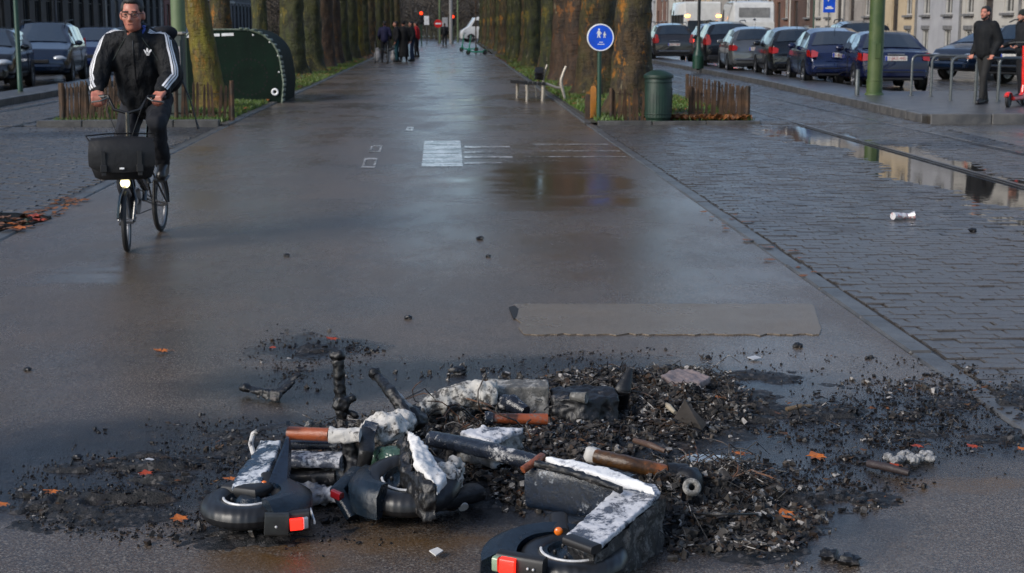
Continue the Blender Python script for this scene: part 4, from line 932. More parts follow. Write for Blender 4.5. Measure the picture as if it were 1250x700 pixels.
# litter bin
b = G(803, 151); root = thing('litter_bin', 'dark green ribbed litter bin with domed lid before the right fence', 'bin', (b.x, b.y, 0))
m = MB(); r0 = .215; n = 60; rings = []
for z, s in ((.06, .88), (.10, .98), (.12, 1.0), (.70, 1.0), (.72, .96)):
    rings.append([((r0 * s * (1 - (.035 if k % 2 and .1 < z < .71 else 0))) * math.cos(6.2832 * k / n), (r0 * s * (1 - (.035 if k % 2 and .1 < z < .71 else 0))) * math.sin(6.2832 * k / n), z) for k in range(n)])
m.loft(rings); m.build('drum', M_BIN, root, 25)
MB().lathe([(.17, 0), (.19, .02), (.19, .06), (.1, .07)], 30, None, (0, 0, 0), caps=True).build('foot', M_BIN, root)
MB().lathe([(.235, .72), (.24, .74), (.235, .77), (.20, .80), (.10, .845), (.001, .855)], 36).build('lid', M_BIN, root)
for z in (.16, .66): MB().torus((0, 0, z), r0 + .002, .008, None, 36, 8).build('hoop', M_BIN, root)

# lamp posts, thick posts
def post(name, px, py, r, h, mat, label, cat, z0=0.0, taper=.9, extra=None):
    b = G(px, py, z0); root = thing(name, label, cat, b)
    MB().tube([(0, 0, -.05), (0, 0, .3), (0, 0, .31), (0, 0, h)], [r * 1.06, r * 1.06, r, r * taper], 24).build('pole', mat, root); return root
q = post('lamp_post', 1067, 116, .155, 7.5, M_OLIVE, 'thick moss green steel post on the right pavement by the dark blue sedan', 'post', .13, .93)
MB().torus((0, 0, .3), .163, .012, None, 24, 8).build('collar', M_OLIVE, q); MB().lathe([(.2, 0), (.19, .03), (.165, .05)], 24).build('base_flange', M_OLIVE, q)
MB().box((0, -.155, .9), (.12, .02, .3), bev=.006).build('service_door', M_OLIVE, q)
q = post('lamp_post', 222, 142, .125, 7.5, M_PALEG, 'pale green lamp post behind the cyclist backpack', 'lamp post', 0, .93)
MB().tube([(0, 0, 7.4), (.4, -.2, 8), (1.4, -.4, 8.3)], [.07, .05, .04], 8).build('lamp_arm', M_PALEG, q); MB().ell((1.7, -.45, 8.28), (.45, .16, .09)).build('lamp_head', M_CABG, q)
cb = G(209, 146); root = thing('control_cabinet', 'grey green cabinet with posters clamped round the pale lamp post', 'cabinet', (cb.x + .1, cb.y, 0))
MB().box((0, -.16, .72), (.36, .3, 1.36), bev=.02).build('housing', M_CABG, root); MB().box((0, -.325, .72), (.30, .02, 1.2), bev=.005).build('door', M_CABG, root)
MB().box((0, -.16, 1.42), (.40, .34, .05), bev=.015).build('roof', M_STEEL, root)
for x, z, w, h_, c in ((-.08, 1.22, .16, .05, (.35, .12, .12)), (.12, 1.0, .05, .42, (.32, .30, .31)), (-.1, .9, .1, .12, (.12, .16, .15))): MB().box((x, -.338, z), (w, .004, h_)).build('sticker', M('sticker_%d' % int(x * 100 + 50), c, .5), root, 0)
q = post('lamp_post', 852, 84, .055, 7, M_BLKMETAL, 'slim black lamp post standing on the right pavement before the grey family car', 'lamp post', .13)
MB().lathe([(.19, 0), (.19, .42), (.16, .46), (.15, .55), (.10, .62), (.07, 1.0), (.06, 1.05)], 16, caps=True).build('pedestal', M_GPOST, q)
q = post('parking_sign', 1010, 66, .035, 3.2, M_GALV, 'blue parking sign with white car on a thin grey pole', 'sign', .12)
MB().box((0, -.05, 2.55), (.62, .02, .9), bev=.01).build('panel', M_SIGNB, q)
text('P', .42, M_SIGNW, q, (0, -.063, 2.78), (R(90), 0, 0)); m = MB().box((0, -.063, 2.32), (.40, .004, .07)); m.box((0, -.063, 2.38), (.22, .004, .08)); m.build('car_pictogram', M_SIGNW, q, 0)
post('street_pole', 992, 62, .05, 6, M_GPOST, 'thin dark green pole left of the blue parking sign', 'pole', .12)
post('street_pole', 990, 60, .04, 6, M_BLKMETAL, 'dark pole rising behind the black hatchback roof', 'pole', 0).location.x += 2
post('bollard', 1046, 116, .045, .52, M_GALV, 'short pale steel bollard left of the thick green post', 'bollard', .13)
post('street_pole', 25, 112, .055, 3.2, M_GPOST, 'slim dark post in front of the black car at far left', 'post', .13)
post('street_pole', 731, 110, .045, 6, M_SIGNW, 'white pole behind the blue round sign beside the trunk', 'pole', 0, .95).location.x += .55
# hoop racks
hp = None
for i, (xa, xb, yb) in enumerate(((1136, 1188, 118), (1160, 1218, 123), (1190, 1246, 126), (1218, 1276, 124), (1112, 1160, 117))):
    a = G(xa, yb, .13); w = (xb - xa) / F * a.y; h_ = .82
    if i == 0:
        hp = thing('bike_hoop', 'leftmost grey steel bike hoop behind the sedan plate side', 'bike rack', (a.x, a.y, .13), R(-8), 'steel bike hoops on the right pavement')
        pts = [(0, 0, -.05), (0, 0, h_ - .12)] + [(.12 - .12 * math.cos(k * .393), 0, h_ - .12 + .12 * math.sin(k * .393)) for k in range(1, 5)] + [(.9 - .12 + .12 * math.sin(k * .393), 0, h_ - .12 + .12 * math.cos(k * .393)) for k in range(0, 5)] + [(.9, 0, -.05)]
        MB().tube(pts, .026, 10).build('tube', M_GALV, hp)
        for x in (0, .9): MB().lathe([(.06, 0), (.06, .01), (.03, .015)], 14, None, (x, 0, 0)).build('foot_plate', M_GALV, hp)
    else: copy_tree(hp, None, (a.x, a.y, .13), R(-8 + i * 5), ['', 'second steel bike hoop left of the standing man', 'steel bike hoop just in front of the standing man', 'steel bike hoop nearest the red scooter', 'steel bike hoop in front of the sedan bumper'][i])

# bench on the path edge: seat on cast legs, curved back supports
root = thing('park_bench', 'steel framed bench with dark slats at the right edge of the path', 'bench', G(652, 124))
o = Vector(root.location); S_ = lambda px, py, Y: PY(px, py, Y) - o
Yf, Yb = o.y, o.y + 1.9
def leg(px0, py0, px1, py1, Y, r): p0, p1 = S_(px0, py0, Y), S_(px1, py1, Y); MB().tube([p0, (p0 + p1) / 2 + Vector((.01, 0, 0)), p1 * 1], [r, r * .85, r * .7], 8).build('leg', M_STEEL, root)
p1 = S_(643, 100, Yf); 
leg(643, 101, 643, 126, Yf, .042); leg(663, 101, 662, 127, Yf + .02, .052); leg(631, 99, 631, 122, Yf + 1.9, .038); leg(652, 100, 655, 121, Yf + 1.9, .02)
pts = [S_(*q, Yf) for q in ((640, 101), (655, 102), (668, 103), (679, 107), (686, 108))]; MB().tube(pts, [.025, .035, .03, .028, .03], 8).build('seat_rail', M_STEEL, root)
pts = [S_(*q, Yf) for q in ((691, 126), (688, 115), (685, 104), (685, 97), (688, 88), (691, 81))]; MB().tube(pts, [.022, .03, .04, .034, .03, .026], 8).build('back_support', M_STEEL, root)
pts = [S_(*q, Yf + 1.9) for q in ((663, 103), (663, 97), (665, 88), (668, 79))]; MB().tube(pts, [.03, .03, .028, .022], 8).build('back_support', M_STEEL, root)
for k in range(5):
    f = k / 4; a = S_(640 + f * 22, 99.5 + f * 1.2, Yf - .06); c = S_(623 + f * 24, 98 + f * 1.5, Yf + 2.0)
    MB().slab([a, a + Vector((.07, 0, 0)), c + Vector((.11, 0, 0)), c], .065).build('slat', M_SLAT, root, 0)
for k in range(3):
    f = k / 2; MB().slab([S_(650 + 2, 97 - f * 9, Yf + 1.4), S_(663, 98.5 - f * 9, Yf + 1.4), S_(664, 91.5 - f * 9, Yf + 1.9), S_(654, 91 - f * 9, Yf + 1.9)], Vector((.0, .03, .0))).build('back_slat', M_SLAT, root, 0)

# green bike shelter drum
e = Vector((-4.35, 31.2, 0)); root = thing('bike_shelter', 'dark green curved bike shelter with perforated end wall behind the left fence', 'bike shelter', e)
MSH = M('shelter_green', (.003, .014, .008), .75, col2=(.002, .008, .005), scale=2, spec=.15); MSR = M('shelter_rim', (.16, .19, .15), .45, col2=(.05, .08, .055), scale=14)
prof = [(-1.0, 0)] + [(-1.0 + .35 * (1 - math.cos(a)), .95 + .5 * math.sin(a)) for a in np.linspace(0, 1.57, 6)] + [(.25 + .72 * math.sin(a), .75 + .70 * math.cos(a)) for a in np.linspace(0, 1.45, 9)] + [(1.02, .4), (.98, 0)]
m = MB(); m.loft([[(x, 0, z) for x, z in prof], [(x, .04, z) for x, z in prof]]); ew = m.build('end_wall', MSH, root)
m = MB(); m.loft([[(x * 1.01, y, z * 1.012) for x, z in prof] for y in (.05, .5, 1.2, 2.0, 2.6)], caps=False); m.build('shell', MSH, root)
def rimstrip(): 
    for i in range(len(prof) - 1):
        a, c = prof[i], prof[i + 1]
        L_ = math.hypot(c[0] - a[0], c[1] - a[1]); n = max(1, int(L_ / .085))
        for k in range(n):
            f = (k + .5) / n; x, z = a[0] + (c[0] - a[0]) * f, a[1] + (c[1] - a[1]) * f
            if x < .2: continue
            yield x * 1.03, z * 1.03, math.atan2(c[1] - a[1], c[0] - a[0])
sl = MB().box((0, 0, 0), (.06, .34, .03), bev=.008).build('rib', MSR, root); first = True
for x, z, a in rimstrip():
    q = sl if first else sl.copy()
    if not first: COL.objects.link(q)
    first = False; q.location = (x, .12, z); q.rotation_euler = (0, -a, 0)
MB().tube([(x * 1.015, -.01, z * 1.015) for x, z in prof], .018, 6).build('edge_trim', MSR, root)
m = MB()
for k in range(26):
    a = 6.283 * k / 26; m.lathe([(.001, 0), (.022, 0)], 8, rot, (.35 + .36 * math.cos(a), -.004, .52 + .36 * math.sin(a)))
hol = m.build('perforation', M('hole_black', (.003, .004, .003), .9), ew, 0, recalc=False); hol['kind'] = 'stuff'
m = MB(); rn = random.Random(4)
for k in range(60): m.lathe([(.001, 0), (rn.uniform(.012, .02), 0)], 6, rot, (-.9 + .26 * (k % 8) + rn.uniform(-.02, .02), -.004, .25 + .15 * (k // 8)))
h2 = m.build('bolt_holes', bpy.data.materials['hole_black'], ew, 0, recalc=False); h2['kind'] = 'stuff'
for i, x in enumerate((-.88, -.62, -.34, -.06)): MB().box((x, -.01, 1.335 + .012 * i), (.24 if i else .13, .006, .055), Matrix.Rotation(-.04, 3, 'Y')).build('reflective_strip', M_SIGNW, ew, 0)
for x, z in ((-.8, 1.15), (-.68, 1.15), (.45, 1.36), (.78, 1.22), (.94, .95), (.95, .62)): MB().ell((x, -.008, z), (.018, .006, .018)).build('rivet', M_SIGNW, ew)
MB().torus((.86, -.02, .22), .055, .022, rot, 16, 8).build('lock_ring', M_SIGNW, root)

# signs and signals at the far end
def farpost(px, py, Y, h, r, mat, label, cat='pole'):
    p = PY(px, py, Y); root = thing(cat.replace(' ', '_'), label, cat, (p.x, Y, 0)); MB().tube([(0, 0, -.05), (0, 0, h)], r, 10).build('pole', mat, root); return root
q = farpost(535, 50, 136, 2.2, .05, M_GALV, 'red no entry sign on a thin pole at the avenue end', 'no entry sign')
MR = M('sign_red', (.6, .01, .01), .4); MB().lathe([(.001, -.01), (.36, -.01), (.36, .01), (.001, .01)], 28, rot, (0, -.07, 1.75)).build('disc', MR, q); MB().box((0, -.085, 1.75), (.5, .01, .12)).build('bar', M_SIGNW, q)
farpost(537, 50, 140, 14, .10, M_PALEG, 'tall pale green pole right of the no entry sign', 'street pole'); farpost(550.5, 50, 138, 14, .16, M('pale_pole', (.4, .39, .37), .5), 'tall pale grey pole in the middle of the avenue end', 'lamp post'); farpost(559, 50, 150, 9, .09, M_PALEG, 'thin green pole right of the pale grey one', 'street pole')
farpost(581, 66, 84, 5, .035, M_PICKET, 'thin brown pole beside the parked green scooter', 'street pole')
def signal(px, Y, z, label, on=True):
    p = PY(px, 50, Y); root = thing('traffic_light', label, 'traffic light', (p.x, Y, 0)); MB().tube([(0, 0, -.05), (0, 0, z - .1)], .05, 8).build('pole', M_GPOST, root)
    MB().box((0, 0, z + .3), (.36, .22, 1.0), bev=.04).build('housing', M_TRIM, root)
    for k, mt in enumerate((emis('signal_red', (1, .05, .01), .9), M_TRIM, M_TRIM)): MB().lathe([(.001, .03), (.13, .0)], 16, rot, (0, -.13, z + .62 - .32 * k)).build('lamp', mt, root)
    for k in range(3): MB().tube([(math.cos(a) * .15, -.2, z + .62 - .32 * k + math.sin(a) * .15) for a in np.linspace(.2, 2.94, 7)], .02, 4).build('visor', M_TRIM, root)
    return root
signal(553, 139, 1.75, 'traffic light glowing red beside the pale grey pole'); signal(514.5, 120, 1.9, 'traffic light glowing red above the person in the red jacket')
p = PY(521, 50, 130); q = thing('notice_board', 'white rectangular sign left of the no entry sign', 'sign', (p.x, 130, 0)); MB().tube([(0, 0, 0), (0, 0, 1.7)], .04, 8).build('pole', M_GALV, q); MB().box((0, -.06, 2.0), (.42, .03, .75), bev=.01).build('panel', M_SIGNW, q)
p = PY(543.5, 50, 132); q = thing('notice_board', 'pale grey sign box right of the no entry sign', 'sign', (p.x, 132, 0)); MB().tube([(0, 0, 0), (0, 0, 1.4)], .04, 8).build('pole', M_GALV, q); MB().box((0, 0, 1.85), (.5, .25, .8), bev=.03).build('box', M('dull_white', (.35, .35, .36), .5), q)

# ================================================================== PEOPLE
SKIN = M('skin', (.42, .20, .14), .5, col2=(.36, .15, .10), scale=14); SKINR = M('ruddy_skin', (.46, .20, .135), .48, col2=(.36, .12, .085), scale=12)
M_HAIR = M('dark_hair', (.012, .010, .009), .6, bump=.6, bscale=90); M_SHOE = M('shoe_leather', (.012, .012, .013), .4); M_SOLE = M('sole', (.5, .5, .48), .5)
def cloth(name, c, c2=None, r=.8): return M(name, c, r, col2=c2, scale=5, bump=.3, bscale=24, spec=.3)
def wr(amp, f):      # cloth folds
    return lambda p: amp * (mn.noise(Vector((p.x * f, p.y * f, p.z * f * .6))) + .5 * mn.noise(Vector((p.x * f * 2.2 + 4, p.y * f * 2.2, p.z * f * 1.1))))
def head_parts(c, yaw, pitch, skin, parent, hairmat=M_HAIR, beard=False, bald=False, glasses=None, vox=.0045, beanie=None):
    hm = Matrix.Translation(c) @ Matrix.Rotation(yaw, 4, 'Z') @ Matrix.Rotation(pitch, 4, 'X')
    T = lambda p: hm @ Vector(p); r3 = hm.to_3x3(); out = {}
    def into(mb):
        mb.ell(T((0, -.012, .035)), (.074, .094, .084), r3, 20, 14); mb.ell(T((0, .028, -.02)), (.063, .066, .088), r3, 18, 12); mb.ell(T((0, .055, -.082)), (.038, .034, .030), r3)
        mb.cap(T((0, .088, .012)), T((0, .112, -.026)), .0085, .015); mb.ell(T((0, .102, -.032)), (.020, .014, .010), r3); mb.cap(T((-.036, .076, .026)), T((.036, .076, .026)), .014); mb.ell(T((-.042, .062, -.022)), (.022, .022, .02), r3); mb.ell(T((.042, .062, -.022)), (.022, .022, .02), r3)
        mb.cap(T((-.022, .084, -.055)), T((.022, .084, -.055)), .0075); mb.cap(T((-.018, .082, -.068)), T((.018, .082, -.068)), .008)
        mb.ell(T((-.078, -.006, -.006)), (.012, .02, .032), r3); mb.ell(T((.078, -.006, -.006)), (.012, .02, .032), r3); mb.ell(T((0, .0, -.07)), (.058, .06, .05), r3)
    out['into'] = into
    def extras(root, body):
        if beanie:
            m = MB(); m.ell(T((0, -.014, .05)), (.086, .106, .092), r3, 20, 14); m.ell(T((0, -.012, .028)), (.088, .108, .03), r3); fuse(m, vox * 1.3, 'knitted_cap', beanie, root, 1)
        else:
            m = MB(); m.ell(T((0, -.036, .060)), (.078, .088, .074), r3, 20, 14); m.ell(T((0, -.055, .0)), (.074, .06, .07), r3)
            if not bald: m.ell(T((0, .022, .096)), (.058, .056, .030), r3); m.ell(T((-.055, .0, .05)), (.024, .055, .045), r3); m.ell(T((.055, .0, .05)), (.024, .055, .045), r3)
            fuse(m, vox * 1.3, 'hair', hairmat, root, 1, lambda p: .0035 * mn.noise(p * 90))
        for s in (-1, 1):
            MB().ell(T((s * .031, .084, .006)), (.013, .008, .007), r3).build('eye', M_EYE, root, 180); MB().ell(T((s * .031, .0915, .006)), (.0055, .003, .0055), r3).build('iris', M_IRIS, root, 180)
            MB().cap(T((s * .016, .094, .028)), T((s * .048, .082, .028)), .0045, .003, 8).build('eyebrow', hairmat, root, 180)
        MB().cap(T((-.017, .0915, -.0615)), T((.017, .0915, -.0615)), .0028, seg=8).build('lips', M_LIP, root, 180)
        if beard: m = MB(); m.ell(T((0, .045, -.082)), (.052, .045, .042), r3); m.ell(T((0, .02, -.06)), (.066, .055, .04), r3); m.cap(T((-.025, .09, -.046)), T((.025, .09, -.046)), .008); fuse(m, vox * 1.3, 'beard', hairmat, root, 1, lambda p: .003 * mn.noise(p * 90))
        if glasses:
            m = MB(); gl = MB()
            for s in (-1, 1):
                c_ = [T((s * .034 + .026 * math.cos(a) * (1 if abs(math.cos(a)) < .8 else 1.02), .102 - .004 * abs(math.cos(a)), .006 + .017 * math.sin(a))) for a in np.linspace(0, 6.283, 17)]
                m.tube(c_, .0032, 6); m.tube([T((s * .059, .098, .012)), T((s * .079, .06, .014)), T((s * .08, -.01, .008))], .0028, 5); gl.add([p for p in c_[:-1]], [tuple(range(16))])
            m.tube([T((-.009, .106, .009)), T((0, .109, .012)), T((.009, .106, .009))], .003, 5); go = m.build('glasses', glasses, root); 
    out['extras'] = extras; out['m'] = hm; return out
M_EYE = M('eye_white', (.22, .16, .13), .35); M_IRIS = M('iris', (.03, .02, .012), .2); M_LIP = M('lip', (.22, .06, .05), .5)
def hand(mb, wrist, elbow, curl_dir, s=1.0, bar=None, side=1, grip=1.0):
    """palm, four bent fingers of different lengths and a thumb"""
    w = Vector(wrist); d = (w - Vector(elbow)).normalized(); c = Vector(curl_dir).normalized(); c = (c - d * c.dot(d)).normalized(); x = d.cross(c).normalized() * side
    mb.cap(w - d * .02, w + d * .02, .026 * s, .028 * s); palm = w + d * .05 * s
    for k in range(4): q = w + x * (-.030 + .02 * k) * s; mb.cap(q + d * .012, q + d * .082 * s - c * .004, .0165 * s, .0145 * s, 8)
    for k, ln in enumerate((.072, .082, .076, .060)):
        b = w + d * .088 * s + x * (-.031 + .021 * k) * s; a1 = .45 + grip * .55; p = b; dd = d.copy(); r_ = .0098 * s
        for j, f in enumerate((.45, .32, .23)):
            ang = a1 if j == 0 else grip * .95; axis = x * side
            dd = (Matrix.Rotation(ang * (1 if True else -1), 3, d.cross(c)) @ dd).normalized(); e = p + dd * ln * f * s; mb.cap(p, e, r_, r_ * .93, 8); p = e; r_ *= .93
    b = w + d * .028 * s - x * .034 * s; e = b + (d * .6 - x * .55 + c * .5).normalized() * .042 * s; mb.cap(b, e, .014 * s, .012 * s, 8); mb.cap(e, e + (d * .55 + x * .25 + c * .7).normalized() * .034 * s, .0115 * s, .0095 * s, 8)
def person(label, loc, rz, J, jacket, trousers, skin=SKIN, vox=.012, hd=None, coat=None, shoes=None, jr=1.0, group=None, hands=True, grip=.5, folds=.008, name='person'):
    root = thing(name, label, 'person', loc, rz, group); V = {k: Vector(v) for k, v in J.items() if isinstance(v, (tuple, list))}
    pel, che, nek, hc = V['pelvis'], V['chest'], V['neck'], V['head']
    H = head_parts(hc, J.get('yaw', 0), J.get('tilt', 0), skin, root, **(hd or {}), vox=vox)
    b = MB(); H['into'](b); b.cap(nek - Vector((0, 0, .03)), hc + Vector((0, 0, -.05)), .056, .052)
    b.ell(che, (.155, .105, .18)); b.cap(pel, che, .125, .125); b.ell(pel, (.15, .11, .11)); b.cap(che + Vector((0, 0, .1)), nek, .09, .06)
    for s in 'LR':
        b.cap(V['sh' + s], V['el' + s], .048, .038); b.cap(V['el' + s], V['wr' + s], .038, .026); b.cap(che + Vector((0, 0, .09)), V['sh' + s], .07, .05)
        b.cap(V['hip' + s], V['kn' + s], .078, .052); b.cap(V['kn' + s], V['an' + s], .050, .034); b.cap(V['an' + s], V['toe' + s], .035, .028)
        if hands: hand(b, V['wr' + s], V['el' + s], J.get('curl', (0, 0, -1)), 1.0, side=1 if s == 'L' else -1, grip=grip)
    body = fuse(b, vox if vox > .006 else .0055, 'body', skin, root, 1)
    H['extras'](root, body)
    j = MB(); a = jr
    pf = Vector(J.get('hem', pel + Vector((0, 0, .03))))
    j.ell(che + Vector((0, 0, .0)), (.205 * a, .145 * a, .22)); j.cap(pf, che, .172 * a, .172 * a); j.ell(pf, (.185 * a, .145 * a, .10)); j.cap(che + Vector((0, 0, .12)), nek - Vector((0, 0, .015)), .13, .078)
    for s in 'LR': j.cap(nek - Vector((0, 0, .05)), V['sh' + s] - Vector((0, 0, .015)), .07, .072 * a); j.cap(che + Vector((0, 0, .03)), V['sh' + s] - Vector((0, 0, .05)), .12, .072 * a); j.cap(V['sh' + s] - Vector((0, 0, .01)), V['el' + s], .080 * a, .068 * a); e = V['el' + s] + (V['wr' + s] - V['el' + s]) * .93; j.cap(V['el' + s], e, .064 * a, .046 * a)
    if coat:       # long coat skirt
        z1 = coat; j.loft([[((.185 + .05 * f) * a * math.cos(t_) + pel.x, (.145 + .07 * f) * math.sin(t_) * a + pel.y, pel.z + .1 + (z1 - pel.z - .1) * f) for t_ in np.linspace(0, 6.283, 19)[:-1]] for f in (0, .3, .6, 1)])
    jo = fuse(j, vox, 'jacket' if not coat else 'coat', jacket, root, int(6 * .0085 / vox) + 3, wr(folds, 10))
    t_ = MB(); t_.ell(pel, (.17, .135, .12))
    for s in 'LR': t_.cap(V['hip' + s], V['kn' + s], .096, .070); e = V['kn' + s] + (V['an' + s] - V['kn' + s]) * .96; t_.cap(V['kn' + s], e, .069, .056)
    fuse(t_, vox, 'trousers', trousers, root, 2, wr(folds * .8, 11))
    for s in 'LR':
        m = MB(); an, to = V['an' + s], V['toe' + s]; dr = (to - an); dr.z = 0; dr.normalize() if dr.length else None
        m.cap(an + Vector((0, 0, .0)) - dr * .02, an - dr * .03 + Vector((0, 0, -.045)), .044, .040); m.cap(an - dr * .04 + Vector((0, 0, -.05)), to + Vector((0, 0, -.01)), .040, .038); m.cap(an, to, .042, .034)
        fuse(m, max(vox * .8, .006), 'shoe', shoes or M_SHOE, root, 2)
        so_ = MB(); c1, c2 = an - dr * .05 + Vector((0, 0, -.088)), to + dr * .02 + Vector((0, 0, -.045)); so_.tube([c1, (c1 + c2) / 2, c2], [.04, .042, .034], 10, flat=.28, up=(0, 0, 1)); so_.build('shoe_sole', M_SOLE if J.get('sole') else M_TRIM, root)
    return root, jo, H
CLB = cloth('black_shell', (.010, .011, .014)); CLB2 = cloth('black_wool', (.008, .008, .009)); CLN = cloth('navy_coat', (.018, .018, .055)); CLG = cloth('grey_trousers', (.018, .018, .018)); CLJ = cloth('blue_jeans', (.02, .035, .075)); CLR = cloth('red_jacket', (.42, .015, .02)); CLT = cloth('teal_trousers', (.012, .06, .075)); CLD = cloth('dark_trousers', (.012, .012, .015))
def stand(w=.18, arms=.25, fw=0.0, step=.0, elb=.03, wrz=.86, handf=0.0):
    return dict(pelvis=(0, 0, .95), chest=(0, .0 + fw * .3, 1.30), neck=(0, fw * .5, 1.50), head=(0, .02 + fw * .8, 1.62), shL=(-w, 0 + fw * .4, 1.43), shR=(w, fw * .4, 1.43), elL=(-arms - .02, -elb, 1.14), elR=(arms + .02, -elb, 1.14), wrL=(-arms, .08 + handf, wrz), wrR=(arms, .08 + handf, wrz),
        hipL=(-.09, 0, .92), hipR=(.09, 0, .92), knL=(-.11, .03 + step, .50), knR=(.11, .03 - step, .50), anL=(-.12, step * 1.6, .10), anR=(.12, -step * 1.6, .10), toeL=(-.14, .13 + step * 1.6, .045), toeR=(.14, .13 - step * 1.6, .045), curl=(0, 1, 0))
# the man by the hoops
p = G(1200, 127, .13); J = stand(.185, .24, .05, .11, .06, .90, .0); J['yaw'] = R(10); J['head'] = (.0, .06, 1.64)
person('bearded man in black jacket and grey trousers walking by the bike hoops', p, R(118), J, cloth('black_parka', (.005, .006, .008)), CLG, SKINR, .012, dict(bald=False, beard=True), jr=1.14)
p = G(1246, 121, .13); J = stand(.185, .25, .0, .05, .06, .95, .12); J['yaw'] = 0; J['head'] = (0, .05, 1.60)
J['wrL'] = (-.26, .30, 1.02); J['wrR'] = (.26, .30, 1.02)
person('man in black knitted cap behind the red scooter at the right edge', p, R(100), J, CLB, CLD, SKIN, .012, dict(beanie=M('cap_knit', (.01, .014, .012), .9, bump=.6, bscale=120), beard=True), jr=1.0)
# the group on the path
def far(px, py, rz, label, jk, tr, J=None, **k):
    p = G(px, py); J = J or stand(.2, .25, .02, .04); return person(label, p, rz, J, jk, tr, vox=.02, group='people standing on the path', hands=True, **k)
J = stand(.18, .24, .1, .02, .02, .98, .2); far(470, 76, R(0), 'person in navy coat seen from behind pushing a laden walker', CLN, CLD, J, hd=dict(bald=False))
J = stand(.19, .22, .06, .02); far(485, 76, R(95), 'person in dark top and teal trousers with face turned aside', CLD, CLT, J)
J = stand(.19, .22, .0, .01); far(493, 76, R(10), 'person in long black coat standing with the back to us', CLB2, CLB2, J, coat=.22, hd=dict(beanie=CLB2))
J = stand(.20, .23, .05, .04); far(503.5, 75, R(100), 'person in black jacket and dark jeans at the right of the group', CLB, CLJ, J)
J = stand(.20, .24, .03, .03); far(509, 70, R(80), 'person in bright red jacket at the right end of the group', CLR, CLD, J)
p = PY(546, 50, 112); J = stand(.2, .24); J2 = person('small dark figure walking below the signs at the avenue end', (p.x - .2, 118, 0), 0, J, CLB, CLD, vox=.025)
p = PY(543.5, 50, 108); 
# walker with bags
b = G(466, 78); root = thing('walking_frame', 'wheeled walking frame hung with pale bags before the navy coat', 'walker', b)
m = MB()
for s in (-1, 1): MB().tube([(s * .26, .1, .06), (s * .26, -.05, .85), (s * .26, -.16, .9)], .015, 6).build('side_tube', M_GALV, root); MB().tube([(s * .26, -.25, .06), (s * .26, -.05, .75)], .015, 6).build('rear_tube', M_GALV, root); MB().torus((s * .26, .1, .08), .07, .015, Matrix.Rotation(R(90), 3, 'Y')).build('wheel', M_TYRE, root); MB().torus((s * .26, -.25, .08), .07, .015, Matrix.Rotation(R(90), 3, 'Y')).build('wheel', M_TYRE, root)
MB().tube([(-.26, -.05, .6), (.26, -.05, .6)], .012, 6).build('cross_bar', M_GALV, root)
MBAG = M('pale_bag', (.36, .34, .33), .6, bump=.5, bscale=30)
for i, (px, py, sc) in enumerate(((461, 72, 1.0), (480, 72, .8))):
    q = G(px, py + 4); m = MB(); m.ell((0, 0, .26 * sc), (.15 * sc, .12 * sc, .24 * sc), nz=.25, nf=2, seed=i); m.ell((0, 0, .50 * sc), (.09 * sc, .06, .12 * sc), nz=.3, seed=i + 3); o_ = m.build('shopping_bag', MBAG, None, 180); o_.location = (q.x, q.y, 0)
    tag(o_, ['pale carrier bag left of the person in the navy coat', 'pale carrier bag between the navy coat and the teal trousers'][i], 'bag')

# ------------------------------------------------------------------ e-scooters standing upright
def escooter(loc, rz, col, label, name='kick_scooter', dark=M_TRIM):
    root = thing(name, label, 'scooter', loc, rz)     # local +y forward
    rx = Matrix.Rotation(R(90), 3, 'Y')
    for y in (.46, -.46):
        w_ = MB().torus((0, y, .12), .10, .03, rx, 28, 10).build('wheel', M_TYRE, root); MB().lathe([(.001, .02), (.05, .025), (.085, .015), (.085, -.015), (.05, -.025), (.001, -.02)], 18, rx, (0, y, .12)).build('rim', dark, w_)
    m = MB(); m.box((0, -.05, .15), (.17, .66, .07), bev=.02); m.build('deck', col, root); MB().box((0, -.06, .189), (.14, .5, .008)).build('grip_mat', dark, root)
    MB().tube([(0, .24, .16), (0, .36, .22), (0, .40, .36)], [.045, .04, .035], 10).build('neck', col, root)
    MB().tube([(0, .43, .24), (0, .36, .62), (0, .30, 1.06)], [.036, .034, .028], 12).build('stem', col, root)
    for s in (-1, 1): MB().tube([(s * .045, .46, .12), (s * .045, .43, .26)], .014, 8).build('fork_blade', col, root)
    MB().tube([(-.25, .25, 1.10), (-.12, .285, 1.12), (.12, .285, 1.12), (.25, .25, 1.10)], .013, 8).build('handlebar', dark, root)
    for s in (-1, 1): MB().tube([(s * .15, .278, 1.117), (s * .26, .247, 1.10)], .019, 8).build('grip', dark, root)
    MB().tube([(s * 0 + .075 * 0, y, z) for y, z in ((-.34, .20), (-.40, .25), (-.48, .262), (-.56, .24), (-.60, .19))], .04, 8, flat=.35).build('rear_fender', col, root)
    MB().tube([(0, y, z) for y, z in ((.34, .20), (.40, .26), (.48, .268), (.55, .24))], .036, 8, flat=.35).build('front_fender', col, root)
    MB().ell((0, .33, .98), (.03, .03, .035)).build('front_light', M_LENS, root); MB().box((0, -.61, .21), (.05, .015, .03), bev=.005).build('rear_light', M_RED, root)
    MB().tube([(0, -.02, .12), (.12, -.05, .01)], .01, 6).build('kickstand', dark, root)
    for s in (-1, 1): MB().tube([(s * .1, .28, 1.11), (s * .04, .36, .95), (0, .38, .5)], .004, 5).build('cable', dark, root)
    return root
MRS = M('bright_red_paint', (.75, .02, .012), .35, coat=.5); MTG = M('mint_green_paint', (.02, .28, .17), .35, coat=.5)
p = G(1240, 130, .13); escooter((p.x + .0, p.y, .13), R(-37), MRS, 'bright red kick scooter parked at the right edge beside the hoops')
for ob in bpy.data.objects:
    pass
p = G(575, 67); escooter((p.x + .3, p.y, 0), R(95), MTG, 'mint green kick scooter parked at the right edge far down the path')
